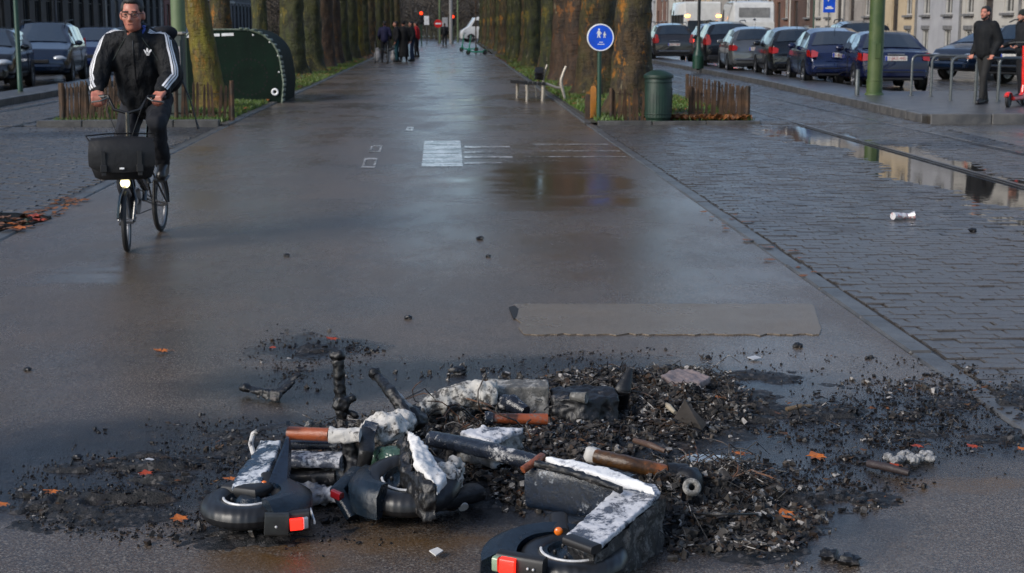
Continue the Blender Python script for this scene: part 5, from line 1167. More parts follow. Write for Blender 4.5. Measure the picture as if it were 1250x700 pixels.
p = G(566, 64); escooter((p.x + .35, p.y + 2.5, 0), R(80), MTG, 'second mint green kick scooter just behind the first far down the path')

# ------------------------------------------------------------------ cyclist on a folding bike
fw = G(148, 308); rw = G(191, 288); hdg = Vector((fw.x - rw.x, fw.y - rw.y, 0)).normalized()
mid = Vector((fw.x, fw.y, 0)) - hdg * .55; HR = math.atan2(hdg.y, hdg.x) - math.pi / 2 + R(7)
BK = thing('folding_bicycle', 'black folding bicycle with small wheels and lit round headlamp ridden by the man', 'bicycle', mid, HR + R(-3))
MBF = M('bike_black', (.010, .010, .011), .25, coat=.5); MSP = M('spoke_steel', (.25, .25, .26), .35, metal=.8); rx = Matrix.Rotation(R(90), 3, 'Y'); ST = R(9)
def bwheel(y, steer=0.0):
    c = Vector((0, y, .212)); rr_ = Matrix.Rotation(steer, 3, 'Z') @ rx
    w_ = MB().torus(c, .193, .019, rr_, 48, 10).build('wheel', M_TYRE, BK); MB().torus(c, .170, .008, rr_, 40, 8, 1.4).build('rim', MSP, w_)
    MB().lathe([(.001, .045), (.02, .045), (.018, .0), (.02, -.045), (.001, -.045)], 12, rr_, c).build('hub', MSP, w_)
    for k in range(20):
        a = 6.2832 * k / 20; p0 = c + rr_ @ Vector((.018 * math.cos(a + .5), .018 * math.sin(a + .5), .025 * (-1) ** k)); p1 = c + rr_ @ Vector((.168 * math.cos(a), .168 * math.sin(a), 0))
        o_ = MB().tube([p0, p1], .0014, 4).build('spoke', MSP, w_, 0)
    for k in range(3): MB().box(c + rr_ @ Vector((.155 * math.cos(k * 2.1 + .6), .155 * math.sin(k * 2.1 + .6), .004)), (.012, .034, .012), rr_ @ Matrix.Rotation(k * 2.1 + .6, 3, 'Z')).build('reflector', M_AMB if k == 0 else M_LENS, w_)
    return c
M_AMB = M('amber_lens', (.62, .16, .01), .2, coat=.5)
bwheel(.53, ST); bwheel(-.53)
def bt(name, pts, r, mat=None, seg=10): return MB().tube(pts, r, seg).build(name, mat or MBF, BK)
hs = Vector((0, .40, .56))
for s in (-1, 1): bt('fork_blade', [Vector((s * .05 + 0, .53, .212)), Vector((s * .045 - .01, .46, .36)), hs], .010)
bt('head_tube', [hs, (0, .385, .66)], .020); bt('main_tube', [(0, .40, .58), (0, .15, .50), (0, -.08, .37)], [.024, .026, .026]); bt('seat_tube', [(0, -.03, .29), (0, -.17, .60), (0, -.28, .93)], [.018, .018, .014])
for s in (-1, 1): bt('chain_stay', [(s * .02, -.05, .30), (s * .055, -.53, .212)], .008); bt('seat_stay', [(s * .02, -.17, .52), (s * .055, -.53, .212)], .007)
bt('stem', [(0, .385, .66), (0, .37, .95)], .016)
bt('handlebar', [(-.235, .28, 1.05), (-.14, .32, 1.06), (-.09, .36, .97), (0, .37, .945), (.09, .36, .97), (.14, .32, 1.06), (.235, .28, 1.05)], .011, M_BLKMETAL)
for s in (-1, 1):
    bt('grip', [(s * .16, .308, 1.055), (s * .25, .272, 1.048)], .018, M_TRIM); bt('brake_lever', [(s * .14, .345, 1.05), (s * .18, .37, 1.03), (s * .25, .34, 1.02)], .006, M_GALV); bt('cable', [(s * .13, .34, 1.05), (s * .12, .46, .98), (s * .05, .46, .8), (s * .02, .42, .6)], .003, M_TRIM)
MB().ell((0, -.29, .965), (.075, .13, .035)).build('saddle', M_TRIM, BK); MB().ell((0, -.19, .965), (.035, .1, .028)).build('saddle_nose', M_TRIM, BK)
MB().lathe([(.03, -.004), (.095, -.004), (.098, .004), (.03, .004)], 32, rx, (.045, -.02, .29)).build('chainring', MSP, BK)
bt('crank', [(.07, -.02, .29), (.085, -.05, .135)], .010); bt('crank', [(-.07, -.02, .29), (-.085, .01, .445)], .010)
for c in ((.13, -.05, .135), (-.13, .01, .445)): MB().box(c, (.09, .07, .022), bev=.006).build('pedal', M_TRIM, BK)
MB().tube([Vector((0, .53, .212)) + Vector((0, math.cos(a) * .225, math.sin(a) * .225)) for a in np.linspace(.2, 2.3, 10)], .024, 8, flat=.4).build('front_mudguard', MBF, BK)
MB().tube([Vector((0, -.53, .212)) + Vector((0, math.cos(a) * .225, math.sin(a) * .225)) for a in np.linspace(.9, 3.2, 10)], .024, 8, flat=.4).build('rear_mudguard', MBF, BK)
hl = MB().lathe([(.001, -.03), (.03, -.028), (.037, .01), (.001, .01)], 20, Matrix.Rotation(R(-90), 3, 'X'), (0, .50, .475)).build('headlamp', M_TRIM, BK); MB().lathe([(.001, .016), (.03, .012), (.034, .009)], 20, Matrix.Rotation(R(-90), 3, 'X'), (0, .503, .475)).build('lens', emis('headlamp_on', (1, .88, .45), 1.1, (.8, .8, .6)), hl)
bt('lamp_bracket', [(0, .42, .50), (0, .48, .475)], .006); bt('carrier_block', [(0, .40, .60), (0, .45, .62)], .025)
bt('chain', [(.045, -.02, .385), (.045, -.53, .245), (.045, -.56, .212), (.045, -.53, .18), (.045, -.02, .195)], .004, M_TRIM, 5)
# messenger bag on the front carrier
bo_ = BK.matrix_world if False else (Matrix.Translation(mid) @ Matrix.Rotation(HR + R(-3), 4, 'Z'))
BAGP = bo_ @ Vector((.012, .50, .640)); BG = thing('messenger_bag', 'black messenger bag with two buckles hung on the front of the folding bicycle', 'bag', BAGP, HR + R(7))
MBG = cloth('bag_fabric', (.006, .006, .007), (.011, .011, .012), .6); MBG2 = M('bag_webbing', (.006, .006, .007), .5)
def bagring(w, d, z, k=.06):
    return [(-w / 2 + k, -d / 2, z), (0, -d / 2 - .01, z), (w / 2 - k, -d / 2, z), (w / 2, 0, z), (w / 2 - k, d / 2, z), (0, d / 2 + .014, z), (-w / 2 + k, d / 2, z), (-w / 2, 0, z)]
m = MB(); m.loft([bagring(.32, .08, -.14), bagring(.38, .13, -.125), bagring(.425, .155, -.06), bagring(.42, .15, .05), bagring(.405, .12, .13), bagring(.37, .07, .145)]); m.build('body', MBG, BG, 60)
m = MB(); fl = []
for z, w, y in ((.155, .34, -.02), (.157, .40, .05), (.135, .43, .083), (.05, .445, .096), (-.03, .44, .102), (-.065, .40, .100), (-.085, .32, .098)): fl.append([(w * k, y - .012 * abs(k * 2) ** 3 * 1.2, z + (.012 * abs(k * 2) ** 2 if z < -.05 else -.01 * abs(k * 2) ** 2)) for k in np.linspace(-.5, .5, 9)])
fl2 = [[(x, y + .008, z) for x, y, z in r_] for r_ in fl]
m.loft([a + b[::-1] for a, b in zip(fl, fl2)]); m.build('flap', cloth('flap_fabric', (.012, .012, .013), (.008, .008, .009), .5), BG, 50)
for s in (-1, 1):
    st_ = MB().box((s * .12, .113, -.02), (.03, .006, .17), bev=.002).build('strap', MBG2, BG); MB().box((s * .12, .119, -.055), (.045, .012, .05), bev=.004).build('buckle', MBG2, st_)
MB().tube([(-.2, 0, .12), (-.235, 0, .17), (-.1, -.05, .17), (.1, -.05, .17), (.24, 0, .16), (.2, 0, .10)], .012, 6, flat=.4).build('shoulder_strap', MBG2, BG); MB().box((0, .118, -.055), (.03, .004, .012)).build('logo_tab', M_SIGNW, BG)
MB().tube([(-.16, 0, -.14), (-.17, .01, -.17)], .018, 8).build('strap_end', MBG2, BG)
# rider, built in the bicycle's frame: local +y forward, local +x is the rider's left... seen at photo left
J = dict(pelvis=(0, -.27, 1.04), chest=(0, -.06, 1.33), neck=(0, .04, 1.50), head=(.0, .10, 1.615), yaw=R(3), tilt=R(-2),
    shR=(.180, -.01, 1.425), shL=(-.180, -.01, 1.425), elR=(.262, .06, 1.19), elL=(-.250, .06, 1.19), wrR=(.232, .235, 1.085), wrL=(-.212, .235, 1.09),
    hipR=(.095, -.24, 1.00), hipL=(-.10, -.24, 1.00), knR=(.12, .08, .66), knL=(-.155, .19, .86), anR=(.13, -.10, .24), anL=(-.145, -.03, .555), toeR=(.14, .03, .17), toeL=(-.155, .10, .495), curl=(0, .25, -1), hem=Vector((0, -.17, 1.06)))
# keep x so that positive x falls at photo left (the rider's right hand side)
SJ = NT('track_jacket'); nf = SJ.noise(16, 4); SJ.set(col=SJ.mix(nf, (.004, .0045, .006), (.009, .010, .012)), rough=.7, spec=.25); SJ.bump(SJ.noise(11, 5, .6, SJ.coord((1, 1, .6))), .8, .05)
RIDER, JK, HH = person('cyclist in black track jacket with white sleeve stripes and red framed glasses', mid, HR + R(-3), J, SJ.m, cloth('dark_grey_trousers', (.014, .015, .020)), SKINR, .0085, dict(glasses=M('glasses_red', (.03, .003, .004), .5)), jr=1.10, grip=1.0, folds=.022)
dg = bpy.context.evaluated_depsgraph_get(); bv = BVHTree.FromPolygons([v.co for v in JK.data.vertices], [tuple(p_.vertices) for p_ in JK.data.polygons])
MW = M('stripe_white', (.72, .72, .74), .5)
def ribbon(pts, w, off, mat, name, dirs, lift=.0035):
    """strip laid on the jacket: rays from outside towards the sleeve axis"""
    L_ = []; R2 = []
    for i, (p, d) in enumerate(zip(pts, dirs)):
        p = Vector(p); d = Vector(d).normalized(); t_ = (Vector(pts[min(i + 1, len(pts) - 1)]) - Vector(pts[max(0, i - 1)])).normalized(); sd_ = t_.cross(d).normalized()
        for lst, k in ((L_, -.5), (R2, .5)):
            o_ = p + sd_ * (off + w * k) + d * .25; h_ = bv.ray_cast(o_, -d)
            lst.append((h_[0] + d * lift) if h_[0] is not None else p + d * .07 + sd_ * (off + w * k))
    m = MB(); n = len(L_); m.add(L_ + R2, [(i, i + 1, n + i + 1, n + i) for i in range(n - 1)]); return m.build(name, mat, RIDER, 180)
for s, S in ((1, 'R'), (-1, 'L')):
    A = [Vector((s * .085, .0, 1.475)), Vector(J['sh' + S]), Vector(J['el' + S]), Vector(J['wr' + S])]; pts = []; dirs = []
    for k in range(5): f = k / 5; pts.append(A[0].lerp(A[1], f)); dirs.append(Vector((s * (.15 + .5 * f), .35, 1 - .4 * f)))
    for k in range(9): f = k / 9; pts.append(A[1].lerp(A[2], f)); dirs.append(Vector((s * (.60 - .12 * f), .60 + .15 * f, .50 - .4 * f)))
    for k in range(9): f = k / 8 * .90; pts.append(A[2].lerp(A[3], f)); dirs.append(Vector((s * .46, .80, .12 + .2 * f)))
    for q_ in (-1, 0, 1): ribbon(pts, .0125, q_ * .0185, MW, 'sleeve_stripe', dirs)
# chest emblem: three leaves over thin bars
e0 = bv.ray_cast(Vector((-.095, .5, 1.345)), Vector((0, -1, 0)))[0] or Vector((-.095, .1, 1.345)); m = MB()
for a in (-.75, 0, .75):
    ax = Vector((math.sin(a), 0, math.cos(a))); sx_ = Vector((math.cos(a), 0, -math.sin(a))); m.add([e0 + Vector((0, .006, 0)) + ax * (.012 + .016 * (1 - math.cos(t_)) / 1) * 1 + sx_ * .0075 * math.sin(t_) for t_ in np.linspace(0, 6.28, 11)[:-1]], [tuple(range(10))])
for k in range(3): m.box(e0 + Vector((0, .006, .006 - .007 * k)), (.034 - .004 * k, .002, .0035))
m.build('emblem', MW, RIDER, 0, recalc=False)
for s in (-1, 1): MB().tube([Vector((s * .03, .115, 1.50)), Vector((s * .06, .06, 1.53)), Vector((s * .075, -.02, 1.54))], [.018, .02, .02], 8, flat=.45).build('collar', SJ.m, RIDER)
MB().tube([e0 * 0 + (bv.ray_cast(Vector((0, .6, z)), Vector((0, -1, 0)))[0] or Vector((0, .1, z))) + Vector((0, .003, 0)) for z in np.linspace(1.44, 1.12, 10)], .004, 6).build('zip', M('zip_dark', (.03, .03, .032), .3, metal=.5), RIDER)
for s in (-1, 1):
    pts = [Vector((s * (.06 + .10 * f), 0, 1.46 - .16 * f)) for f in np.linspace(0, 1, 8)]; pr = [(bv.ray_cast(p_ + Vector((0, .6, 0)), Vector((0, -1, 0)))[0] or p_) + Vector((0, .003, 0)) for p_ in pts]; MB().tube(pr, .0022, 5).build('piping', M_CABG, RIDER)
MB().box((.04, .04, 1.525), (.018, .05, .05), Matrix.Rotation(.4, 3, 'Y'), .004).build('shirt_collar', MW, RIDER); MB().box((-.062, .055, 1.515), (.02, .05, .06), Matrix.Rotation(-.3, 3, 'Y'), .004).build('shirt_collar', M('blue_cord', (.03, .08, .4), .5), RIDER)
# backpack behind the shoulder
RB = thing('rucksack', 'black rucksack on the cyclist back rising above his shoulder', 'rucksack', mid, HR + R(-3)); m = MB(); m.ell((-.10, -.26, 1.30), (.15, .10, .24)); m.ell((-.165, -.22, 1.49), (.085, .06, .055)); m.ell((-.12, -.26, 1.18), (.15, .10, .14)); fuse(m, .012, 'pack_body', cloth('pack_nylon', (.008, .009, .013)), RB, 2, wr(.006, 14))
for s in (-1, 1): MB().tube([(s * .13, -.20, 1.47), (s * .125, -.12, 1.49), (s * .12, -.06, 1.49)], [.03, .032, .025], 8, flat=.3).build('shoulder_strap', MBG2, RB)
MB().tube([(-.27, -.2, 1.15), (-.33, -.18, 1.0), (-.36, -.18, .88), (-.38, -.18, .80)], [.012, .01, .01, .02], 6, flat=.5).build('loose_strap', MBG2, RB)

# ================================================================== THE BURNT HEAP
ASHW = NT('white_ash'); n1 = ASHW.noise(14, 6, .75); n2 = ASHW.noise(60, 5, .75)
ASHW.set(col=ASHW.mix(ASHW.ramp(n1, [(.42, 0.0), (.66, 1.0)]), ASHW.mix(ASHW.ramp(n2, [(.35, 0.0), (.7, 1.0)]), (.66, .65, .63), (.34, .33, .32)), (.05, .045, .042)), rough=.8); ASHW.bump(ASHW.math('ADD', n1, n2), .6, .008); ASHW = ASHW.m
def burnt(name, base, ash, amt, rough=.32, metal=.0, rust=None, sc=9, rlo=.56):
    t = NT(name); a = t.noise(sc, 7, .75); b = t.noise(sc * 5, 5, .75); c = t.noise(sc * .6, 5, .7, t.coord((1, 1, 1), (7, 3, 5)))
    col = t.mix(t.ramp(b, [(.4, 0.0), (.65, 1.0)]), base, tuple(k * .4 for k in base))
    if rust: col = t.mix(t.ramp(c, [(rlo - .06, 0.0), (rlo + .04, 1.0)]), col, rust)
    f = t.ramp(t.math('ADD', t.math('MULTIPLY', a, .7), t.math('MULTIPLY', b, .3)), [(.62 - amt * .3, 0.0), (.68 - amt * .3, 1.0)])
    col = t.mix(f, col, ash)
    t.set(col=col, rough=t.math('ADD', t.math('MULTIPLY', f, .45), rough), metal=metal, spec=.5); t.bump(t.math('ADD', b, t.math('MULTIPLY', a, 1.5)), .45, .006); return t.m
B_BLACK = burnt('charred_black', (.007, .007, .008), (.11, .10, .095), .22, .42)
B_BLUE = burnt('scorched_glossy_panel', (.006, .014, .030), (.26, .28, .31), .22, .16)
B_ASH = burnt('ash_covered', (.07, .062, .055), (.48, .46, .43), .62, .6, sc=13)
B_PALE = burnt('bleached_panel', (.075, .085, .11), (.50, .50, .52), .56, .22, sc=11)
B_TUBE = burnt('burnt_tube', (.014, .018, .028), (.46, .45, .44), .33, .22, sc=7)
B_RUST = burnt('rust_orange_tube', (.055, .022, .012), (.12, .10, .09), .3, .35, rust=(.26, .062, .020), rlo=.46)
B_ROT = burnt('brown_burnt_tube', (.075, .035, .012), (.05, .04, .04), .3, .35, rust=(.24, .075, .020), rlo=.60)
B_GREYB = burnt('grey_burnt_block', (.12, .115, .105), (.30, .29, .27), .5, .7)
B_FEND = burnt('blue_black_fender', (.006, .013, .022), (.06, .065, .07), .12, .22, sc=11)
B_TYRE = NT('scorched_tyre'); wv = B_TYRE.n('ShaderNodeTexWave'); wv.inputs['Scale'].default_value = 12; wv.inputs['Distortion'].default_value = 3; B_TYRE.l(B_TYRE.tc.outputs['Object'], wv.inputs['Vector'])
B_TYRE.set(col=(.012, .0125, .014), rough=.38); B_TYRE.bump(wv.outputs['Fac'], .25, .003); B_TYRE = B_TYRE.m
M_RING = M('white_rim_tape', (.62, .62, .62), .35, col2=(.4, .4, .4), scale=40)
M_RLAMP = emis('red_rear_lens', (1, .02, .01), .9, (.8, .01, .008)); M_OREF = M('orange_reflector', (.8, .17, .01), .15, coat=.8); M_GST = M('green_sticker', (.005, .20, .09), .4); M_DOT = M('lamp_dot', (.5, .5, .5), .3)
W_ = lambda px, py, z: G(px, py, z)
def rough_(a, f=25, s=0): return lambda p: a * (mn.noise(p * f + Vector((s, s, s))) + .5 * mn.noise(p * f * 2.3))
def beam(pts, w, h, name, mat, parent, rnd=.3, seg=16, upv=(0, 0, 1), disp=None, taper=None):
    """rounded box section swept along points"""
    pts = [Vector(p) for p in pts]; rings = []; N = 12 if disp else 1; P = []
    for a, b in zip(pts[:-1], pts[1:]): P += [a.lerp(b, k / N) for k in range(N)]
    P.append(pts[-1])
    for i, p in enumerate(P):
        t_ = (P[min(i + 1, len(P) - 1)] - P[max(0, i - 1)]).normalized(); u = Vector(upv); s_ = t_.cross(u).normalized(); u2 = s_.cross(t_).normalized(); k = 1 if not taper else 1 + (taper - 1) * i / (len(P) - 1); r_ = []
        for j in range(seg * (2 if disp else 1)):
            th = 6.2832 * j / (seg * (2 if disp else 1)) + .01; c, s2 = math.cos(th), math.sin(th); e = rnd
            x = math.copysign(abs(c) ** e, c); z = math.copysign(abs(s2) ** e, s2); q = p + s_ * x * w / 2 * k + u2 * z * h / 2 * k
            if disp: q = q + (q - p).normalized() * disp(q)
            r_.append(q)
        rings.append(r_)
    m = MB(); m.loft(rings); return m.build(name, mat, parent, 50, world=True)
def flatwheel(root, cx, cy, z, R0, tilt, yaw, tname='tyre', ring=(0, 6.283), thick=.038, sunk=True):
    """wheel lying on the road"""
    c = W_(cx, cy, z); rt = Matrix.Rotation(yaw, 3, 'Z') @ Matrix.Rotation(tilt, 3, 'X')
    w = MB().torus(c, R0 - thick, thick, rt, 56, 16, .86).build('wheel', B_TYRE, root, world=True)
    pts = [c + rt @ Vector(((R0 - thick * 1.75) * math.cos(a), (R0 - thick * 1.75) * math.sin(a), thick * .72)) for a in np.linspace(ring[0], ring[1], 28)]
    MB().tube(pts, .0042, 6).build('rim_ring', M_RING, w, world=True)
    MB().lathe([(.001, thick * .75), (.03, thick * .75), (.045, thick * .35), (R0 * .42, thick * .3), (R0 * .48, thick * .65), (R0 - thick * 1.7, thick * .5), (R0 - thick * 1.6, -thick * .4), (.001, -thick * .4)], 40, rt, c).build('hub', B_FEND, w, 40, world=True)
    for k in range(6): a = k * 1.047; MB().cap(c + rt @ Vector((R0 * .34 * math.cos(a), R0 * .34 * math.sin(a), thick * .4)), c + rt @ Vector((R0 * .34 * math.cos(a), R0 * .34 * math.sin(a), thick * .55)), .006, seg=8).build('bolt', M_TRIM, w, world=True)
    return c, rt, w
def wslab(top, thick, name, mat, parent, amp=.003, vox=.0055, f=30, sm=1):
    m = MB(); m.slab(top, thick); return fuse(m, vox, name, mat, parent, sm, lambda p: amp * (mn.noise(p * f) + .6 * mn.noise(p * f * 2.7)), world=True)
# ---- scooter at the bottom centre right
SC = thing('burnt_scooter', 'burnt kick scooter nearest us with white dusted angular deck', 'scooter', G(700, 640), 0, 'burnt kick scooters in the heap')
c, rt, w = flatwheel(SC, 700, 681, .06, .155, R(2), 0, ring=(3.0, 6.5), thick=.036)
m = MB(); arc = []
for k in range(13):
    a = R(75) + R(122) * k / 12; rr_ = .155 + .05 * max(0, (k - 5) / 7); arc.append(c + Vector((rr_ * math.cos(a) * 1.08, rr_ * math.sin(a), .012 + .02 * math.sin(R(180) * k / 12))))
outer = arc; m = MB(); rings = []
for i, p in enumerate(arc):
    d = (p - c); d.z = 0; d.normalize(); wdt = .030 + .022 * (i / 12); up_ = Vector((0, 0, 1)); rings.append([p - d * wdt + up_ * .012, p + up_ * .030, p + d * wdt + up_ * .010, p + d * wdt * 1.1 - up_ * .045, p - up_ * .055, p - d * wdt * .9 - up_ * .035])
m.loft(rings); m.build('rear_fender', B_FEND, SC, 60, world=True)
hb0, hb1 = c + Vector((-.215, -.085, .02)), c + Vector((-.09, -.140, .015))
beam([hb0, hb0.lerp(hb1, .6), hb1], .045, .072, 'lamp_housing', M_TRIM, SC, .45)
beam([hb0 + Vector((.006, -.030, .006)), hb0 + Vector((.045, -.046, .004))], .03, .044, 'rear_lamp', M_RLAMP, SC, .35)
beam([hb0 + Vector((-.012, -.018, .006)), hb0 + Vector((.002, -.026, .006))], .03, .042, 'lens_edge', M('pale_lens', (.25, .33, .22), .25), SC, .4)
for q in (.62, .74): MB().ell(hb0.lerp(hb1, q) + Vector((0, -.028, .006)), (.004, .004, .004)).build('housing_dot', M_DOT, SC, world=True)
beam([W_(682, 634, .10), W_(684, 654, .085)], .055, .05, 'reflector_block', M_TRIM, SC, .7); MB().ell(W_(681, 645, .115) + Vector((0, -.028, 0)), (.013, .008, .013)).build('orange_reflector', M_OREF, SC, world=True)
# deck: long box lying flat, pale top, rough charred side
Z = .145
tp = [W_(688, 655, Z - .015), W_(727, 669, Z - .015), W_(807, 600, Z + .03), W_(800, 590, Z + .03), W_(762, 586, Z + .03)]
wslab(tp, .02, 'deck_plate', B_PALE, SC, .0025)
def sidewall(a, b, z0a, z0b, drop, name, mat, n=40, amp=.006, out=None):
    vs = []; fs = []; nn = 14; o = out or Vector((0, 0, 0))
    for i in range(n + 1):
        p = a.lerp(b, i / n)
        for j in range(nn + 1):
            f = j / nn; q = p - Vector((0, 0, drop * f)) + o * f * .4 + Vector((mn.noise(p * 28 + Vector((0, 0, f * 3.1))) * amp, mn.noise(p * 31 + Vector((5, 0, f * 3))) * amp, 0)); vs.append(q)
    for i in range(n):
        for j in range(nn): k = i * (nn + 1) + j; fs.append((k, k + nn + 1, k + nn + 2, k + 1))
    return MB().add(vs, fs).build(name, mat, SC, 40, world=True)
core = [p + Vector((0, 0, -.021)) for p in (W_(690, 655, Z - .015), W_(726, 667, Z - .015), W_(805, 599, Z + .03), W_(764, 588, Z + .03))]
wslab(core, .115, 'deck_core', B_BLACK, SC, .006, .008)
sidewall(tp[1] + Vector((.004, 0, -.018)), tp[2] + Vector((.004, 0, -.018)), 0, 0, .15, 'deck_side', burnt('crusted_side', (.03, .027, .024), (.13, .12, .11), .42, .8, sc=20), amp=.016, out=Vector((.03, 0, 0)))
beam([W_(693, 658, .15), W_(728, 671, .145)], .045, .025, 'deck_end_cap', M_TRIM, SC, .5)
# second arm: thick black tube with glossy blue shoulder and white plate
beam([W_(650, 590, .115), W_(700, 598, .118), W_(772, 610, .12)], .095, .15, 'battery_tube', B_BLUE, SC, .55, seg=22, disp=rough_(.0015, 20))
wslab([W_(664, 557, .205), W_(700, 561, .208), W_(742, 570, .208), W_(790, 590, .20), W_(803, 600, .185), W_(764, 591, .19), W_(735, 580, .20), W_(700, 570, .20), W_(672, 562, .20)], .02, 'white_plate', burnt('white_coating', (.20, .21, .24), (.66, .66, .66), .80, .3, sc=7), SC, .004, f=26)
beam([W_(655, 566, .195), W_(700, 577, .198), W_(758, 598, .19)], .022, .02, 'torn_seam', B_BLACK, SC, .8, disp=rough_(.006, 60))
beam([W_(638, 574, .18), W_(650, 566, .195), W_(662, 557, .20)], .024, .022, 'orange_band', burnt('scorched_orange', (.24, .07, .03), (.12, .1, .09), .3, .4), SC, .7)
beam([W_(527, 536, .175), W_(560, 542, .185), W_(600, 551, .19), W_(655, 566, .18)], .055, .055, 'stem', B_TUBE, SC, .95, seg=18, disp=rough_(.0015, 30))
# ---- scooter at the left
SA = thing('burnt_scooter', 'leftmost burnt kick scooter, wheel lying flat with bright red lamp', 'scooter', G(310, 610), 0, 'burnt kick scooters in the heap')
c, rt, w = flatwheel(SA, 304, 618, .075, .150, R(2), 0, ring=(3.25, 6.2), thick=.042)
m = MB(); rings = []
for i in range(12):
    a = R(-60) + R(112) * i / 11; d = Vector((math.cos(a), math.sin(a), 0)); p = c + d * .15; rings.append([p - d * .05 + Vector((0, 0, .052)), p + Vector((0, 0, .058)), p + d * .045 + Vector((0, 0, .03)), p + d * .05 - Vector((0, 0, .03)), p - Vector((0, 0, .02)), p - d * .045 + Vector((0, 0, .02))])
MB().loft(rings).build('rear_fender', B_FEND, SA, 60, world=True)
beam([W_(323, 640, .075), W_(352, 640, .07)], .03, .068, 'lamp_box', M('lamp_box_grey', (.035, .038, .036), .45, col2=(.02, .02, .02), scale=20), SA, .3)
beam([W_(350, 637, .07), W_(378, 634, .075)], .04, .062, 'lamp_frame', M_TRIM, SA, .4)
beam([W_(355, 638, .072) + Vector((0, -.022, 0)), W_(370, 636.5, .073) + Vector((0, -.022, 0))], .012, .036, 'rear_lamp', M_RLAMP, SA, .3)
beam([W_(371, 636, .075) + Vector((0, -.022, 0)), W_(376, 635, .075) + Vector((0, -.022, 0))], .012, .036, 'clear_lens', M_LENS, SA, .4)
beam([W_(379, 622, .08), W_(384, 638, .07)], .006, .012, 'white_fin', M_RING, SA, .5)
for y in (636, 641): MB().ell(W_(338, y, .078) + Vector((0, -.02, 0)), (.0042, .003, .0042)).build('box_dot', M_DOT, SA, world=True)
beam([W_(326, 582, .13), W_(327, 601, .10)], .04, .04, 'reflector_block', M_TRIM, SA, .6); MB().ell(W_(323.5, 589, .125) + Vector((0, -.02, 0)), (.011, .008, .012)).build('orange_reflector', M_OREF, SA, world=True)
beam([W_(283, 596, .10), W_(312, 600, .11), W_(335, 590, .11)], .09, .045, 'rear_arm', M_TRIM, SA, .6); beam([W_(296, 598, .07), W_(297, 612, .06)], .05, .05, 'axle_block', M_TRIM, SA, .8)
wslab([W_(318, 537, .15), W_(343, 537, .16), W_(336, 560, .15), W_(318, 588, .135), W_(282, 594, .125), W_(293, 572, .135), W_(310, 552, .145)], .035, 'deck_neck', burnt('scorched_blue_white', (.03, .055, .09), (.50, .52, .55), .48, .2, sc=9), SA, .005, f=24)
m = MB(); m.slab([W_(350, 532, .20), W_(353, 534, .20), W_(350, 596, .12), W_(336, 590, .13), W_(328, 588, .135)], Vector((.008, .0, -.03))); m.build('side_blade', B_BLUE, SA, 0, world=True)
MB().tube([W_(x, y, .10 + .03 * k) for k, (x, y) in enumerate(((310, 556), (306, 542), (309, 530), (320, 523), (335, 521), (352, 517)))], .009, 8).build('cable_loop', B_TUBE, SA, world=True)
beam([W_(353, 529, .20), W_(403, 531, .21)], .045, .045, 'orange_tube', B_RUST, SA, .95, seg=18)
beam([W_(402, 531, .21), W_(440, 532, .21)], .048, .048, 'ashy_clamp', B_ASH, SA, .9, disp=rough_(.007, 40))
beam([W_(352, 543, .15), W_(412, 544, .15)], .03, .03, 'upper_rail', B_TUBE, SA, .8); beam([W_(352, 560, .12), W_(418, 562, .12)], .10, .04, 'pale_rail', B_PALE, SA, .5)
beam([W_(352, 582, .06), W_(412, 580, .07)], .10, .05, 'lower_rail', B_BLACK, SA, .6, disp=rough_(.006, 30))
# ---- scooter in the middle
SB = thing('burnt_scooter', 'burnt kick scooter in mid heap with green sticker and dim red lamp', 'scooter', G(500, 600), 0, 'burnt kick scooters in the heap')
c, rt, w = flatwheel(SB, 500, 592, .10, .165, R(14), R(-6), ring=(3.3, 4.9), thick=.045)
m = MB(); rings = []
for i in range(12):
    a = R(150) + R(90) * i / 11; d = Vector((math.cos(a), math.sin(a), 0)); p = c + d * .165 + Vector((0, 0, -.01)); rings.append([p - d * .04 + Vector((0, 0, .05)), p + Vector((0, 0, .055)), p + d * .03 + Vector((0, 0, .02)), p + d * .03 - Vector((0, 0, .05)), p - Vector((0, 0, .05))])
MB().loft(rings).build('rear_fender', B_FEND, SB, 60, world=True)
beam([W_(437, 575, .12), W_(412, 600, .085), W_(424, 618, .05), W_(432, 632, .02)], .05, .035, 'fender_tail', B_FEND, SB, .6)
beam([W_(406, 602, .085), W_(417, 607, .08)], .02, .028, 'rear_lamp', M('dim_red_lens', (.20, .008, .012), .2, coat=.5), SB, .5)
m = MB(); a_, b_ = W_(493, 616, .06) + Vector((0, -.03, 0)), W_(528, 604, .06) + Vector((0, -.03, 0)); m.slab([a_, b_, b_ - Vector((0, 0, .035)), a_ - Vector((0, 0, .035))], Vector((0, .012, 0))); m.build('green_sticker', M_GST, SB, 0, world=True)
beam([W_(455, 622, .03), W_(540, 612, .04), W_(585, 600, .05)], .09, .05, 'fork_arm', B_BLACK, SB, .6, disp=rough_(.004, 30)); MB().ell(W_(463, 622, .04) + Vector((0, -.05, 0)), (.009, .008, .012)).build('orange_reflector', M_OREF, SB, world=True)
m = MB()
wslab([W_(497, 524, .24), W_(510, 530, .245), W_(545, 580, .17), W_(534, 594, .16), W_(506, 560, .22)], .03, 'ashy_panel_face', burnt('white_fired_panel', (.22, .2, .19), (.60, .59, .58), .62, .6, sc=7), SB, .008, f=22)
wslab([W_(494, 526, .235), W_(506, 560, .215), W_(534, 596, .155), W_(516, 602, .14), W_(490, 570, .17), W_(486, 535, .20)], .10, 'charred_panel_side', B_BLACK, SB, .012, .007, f=26)
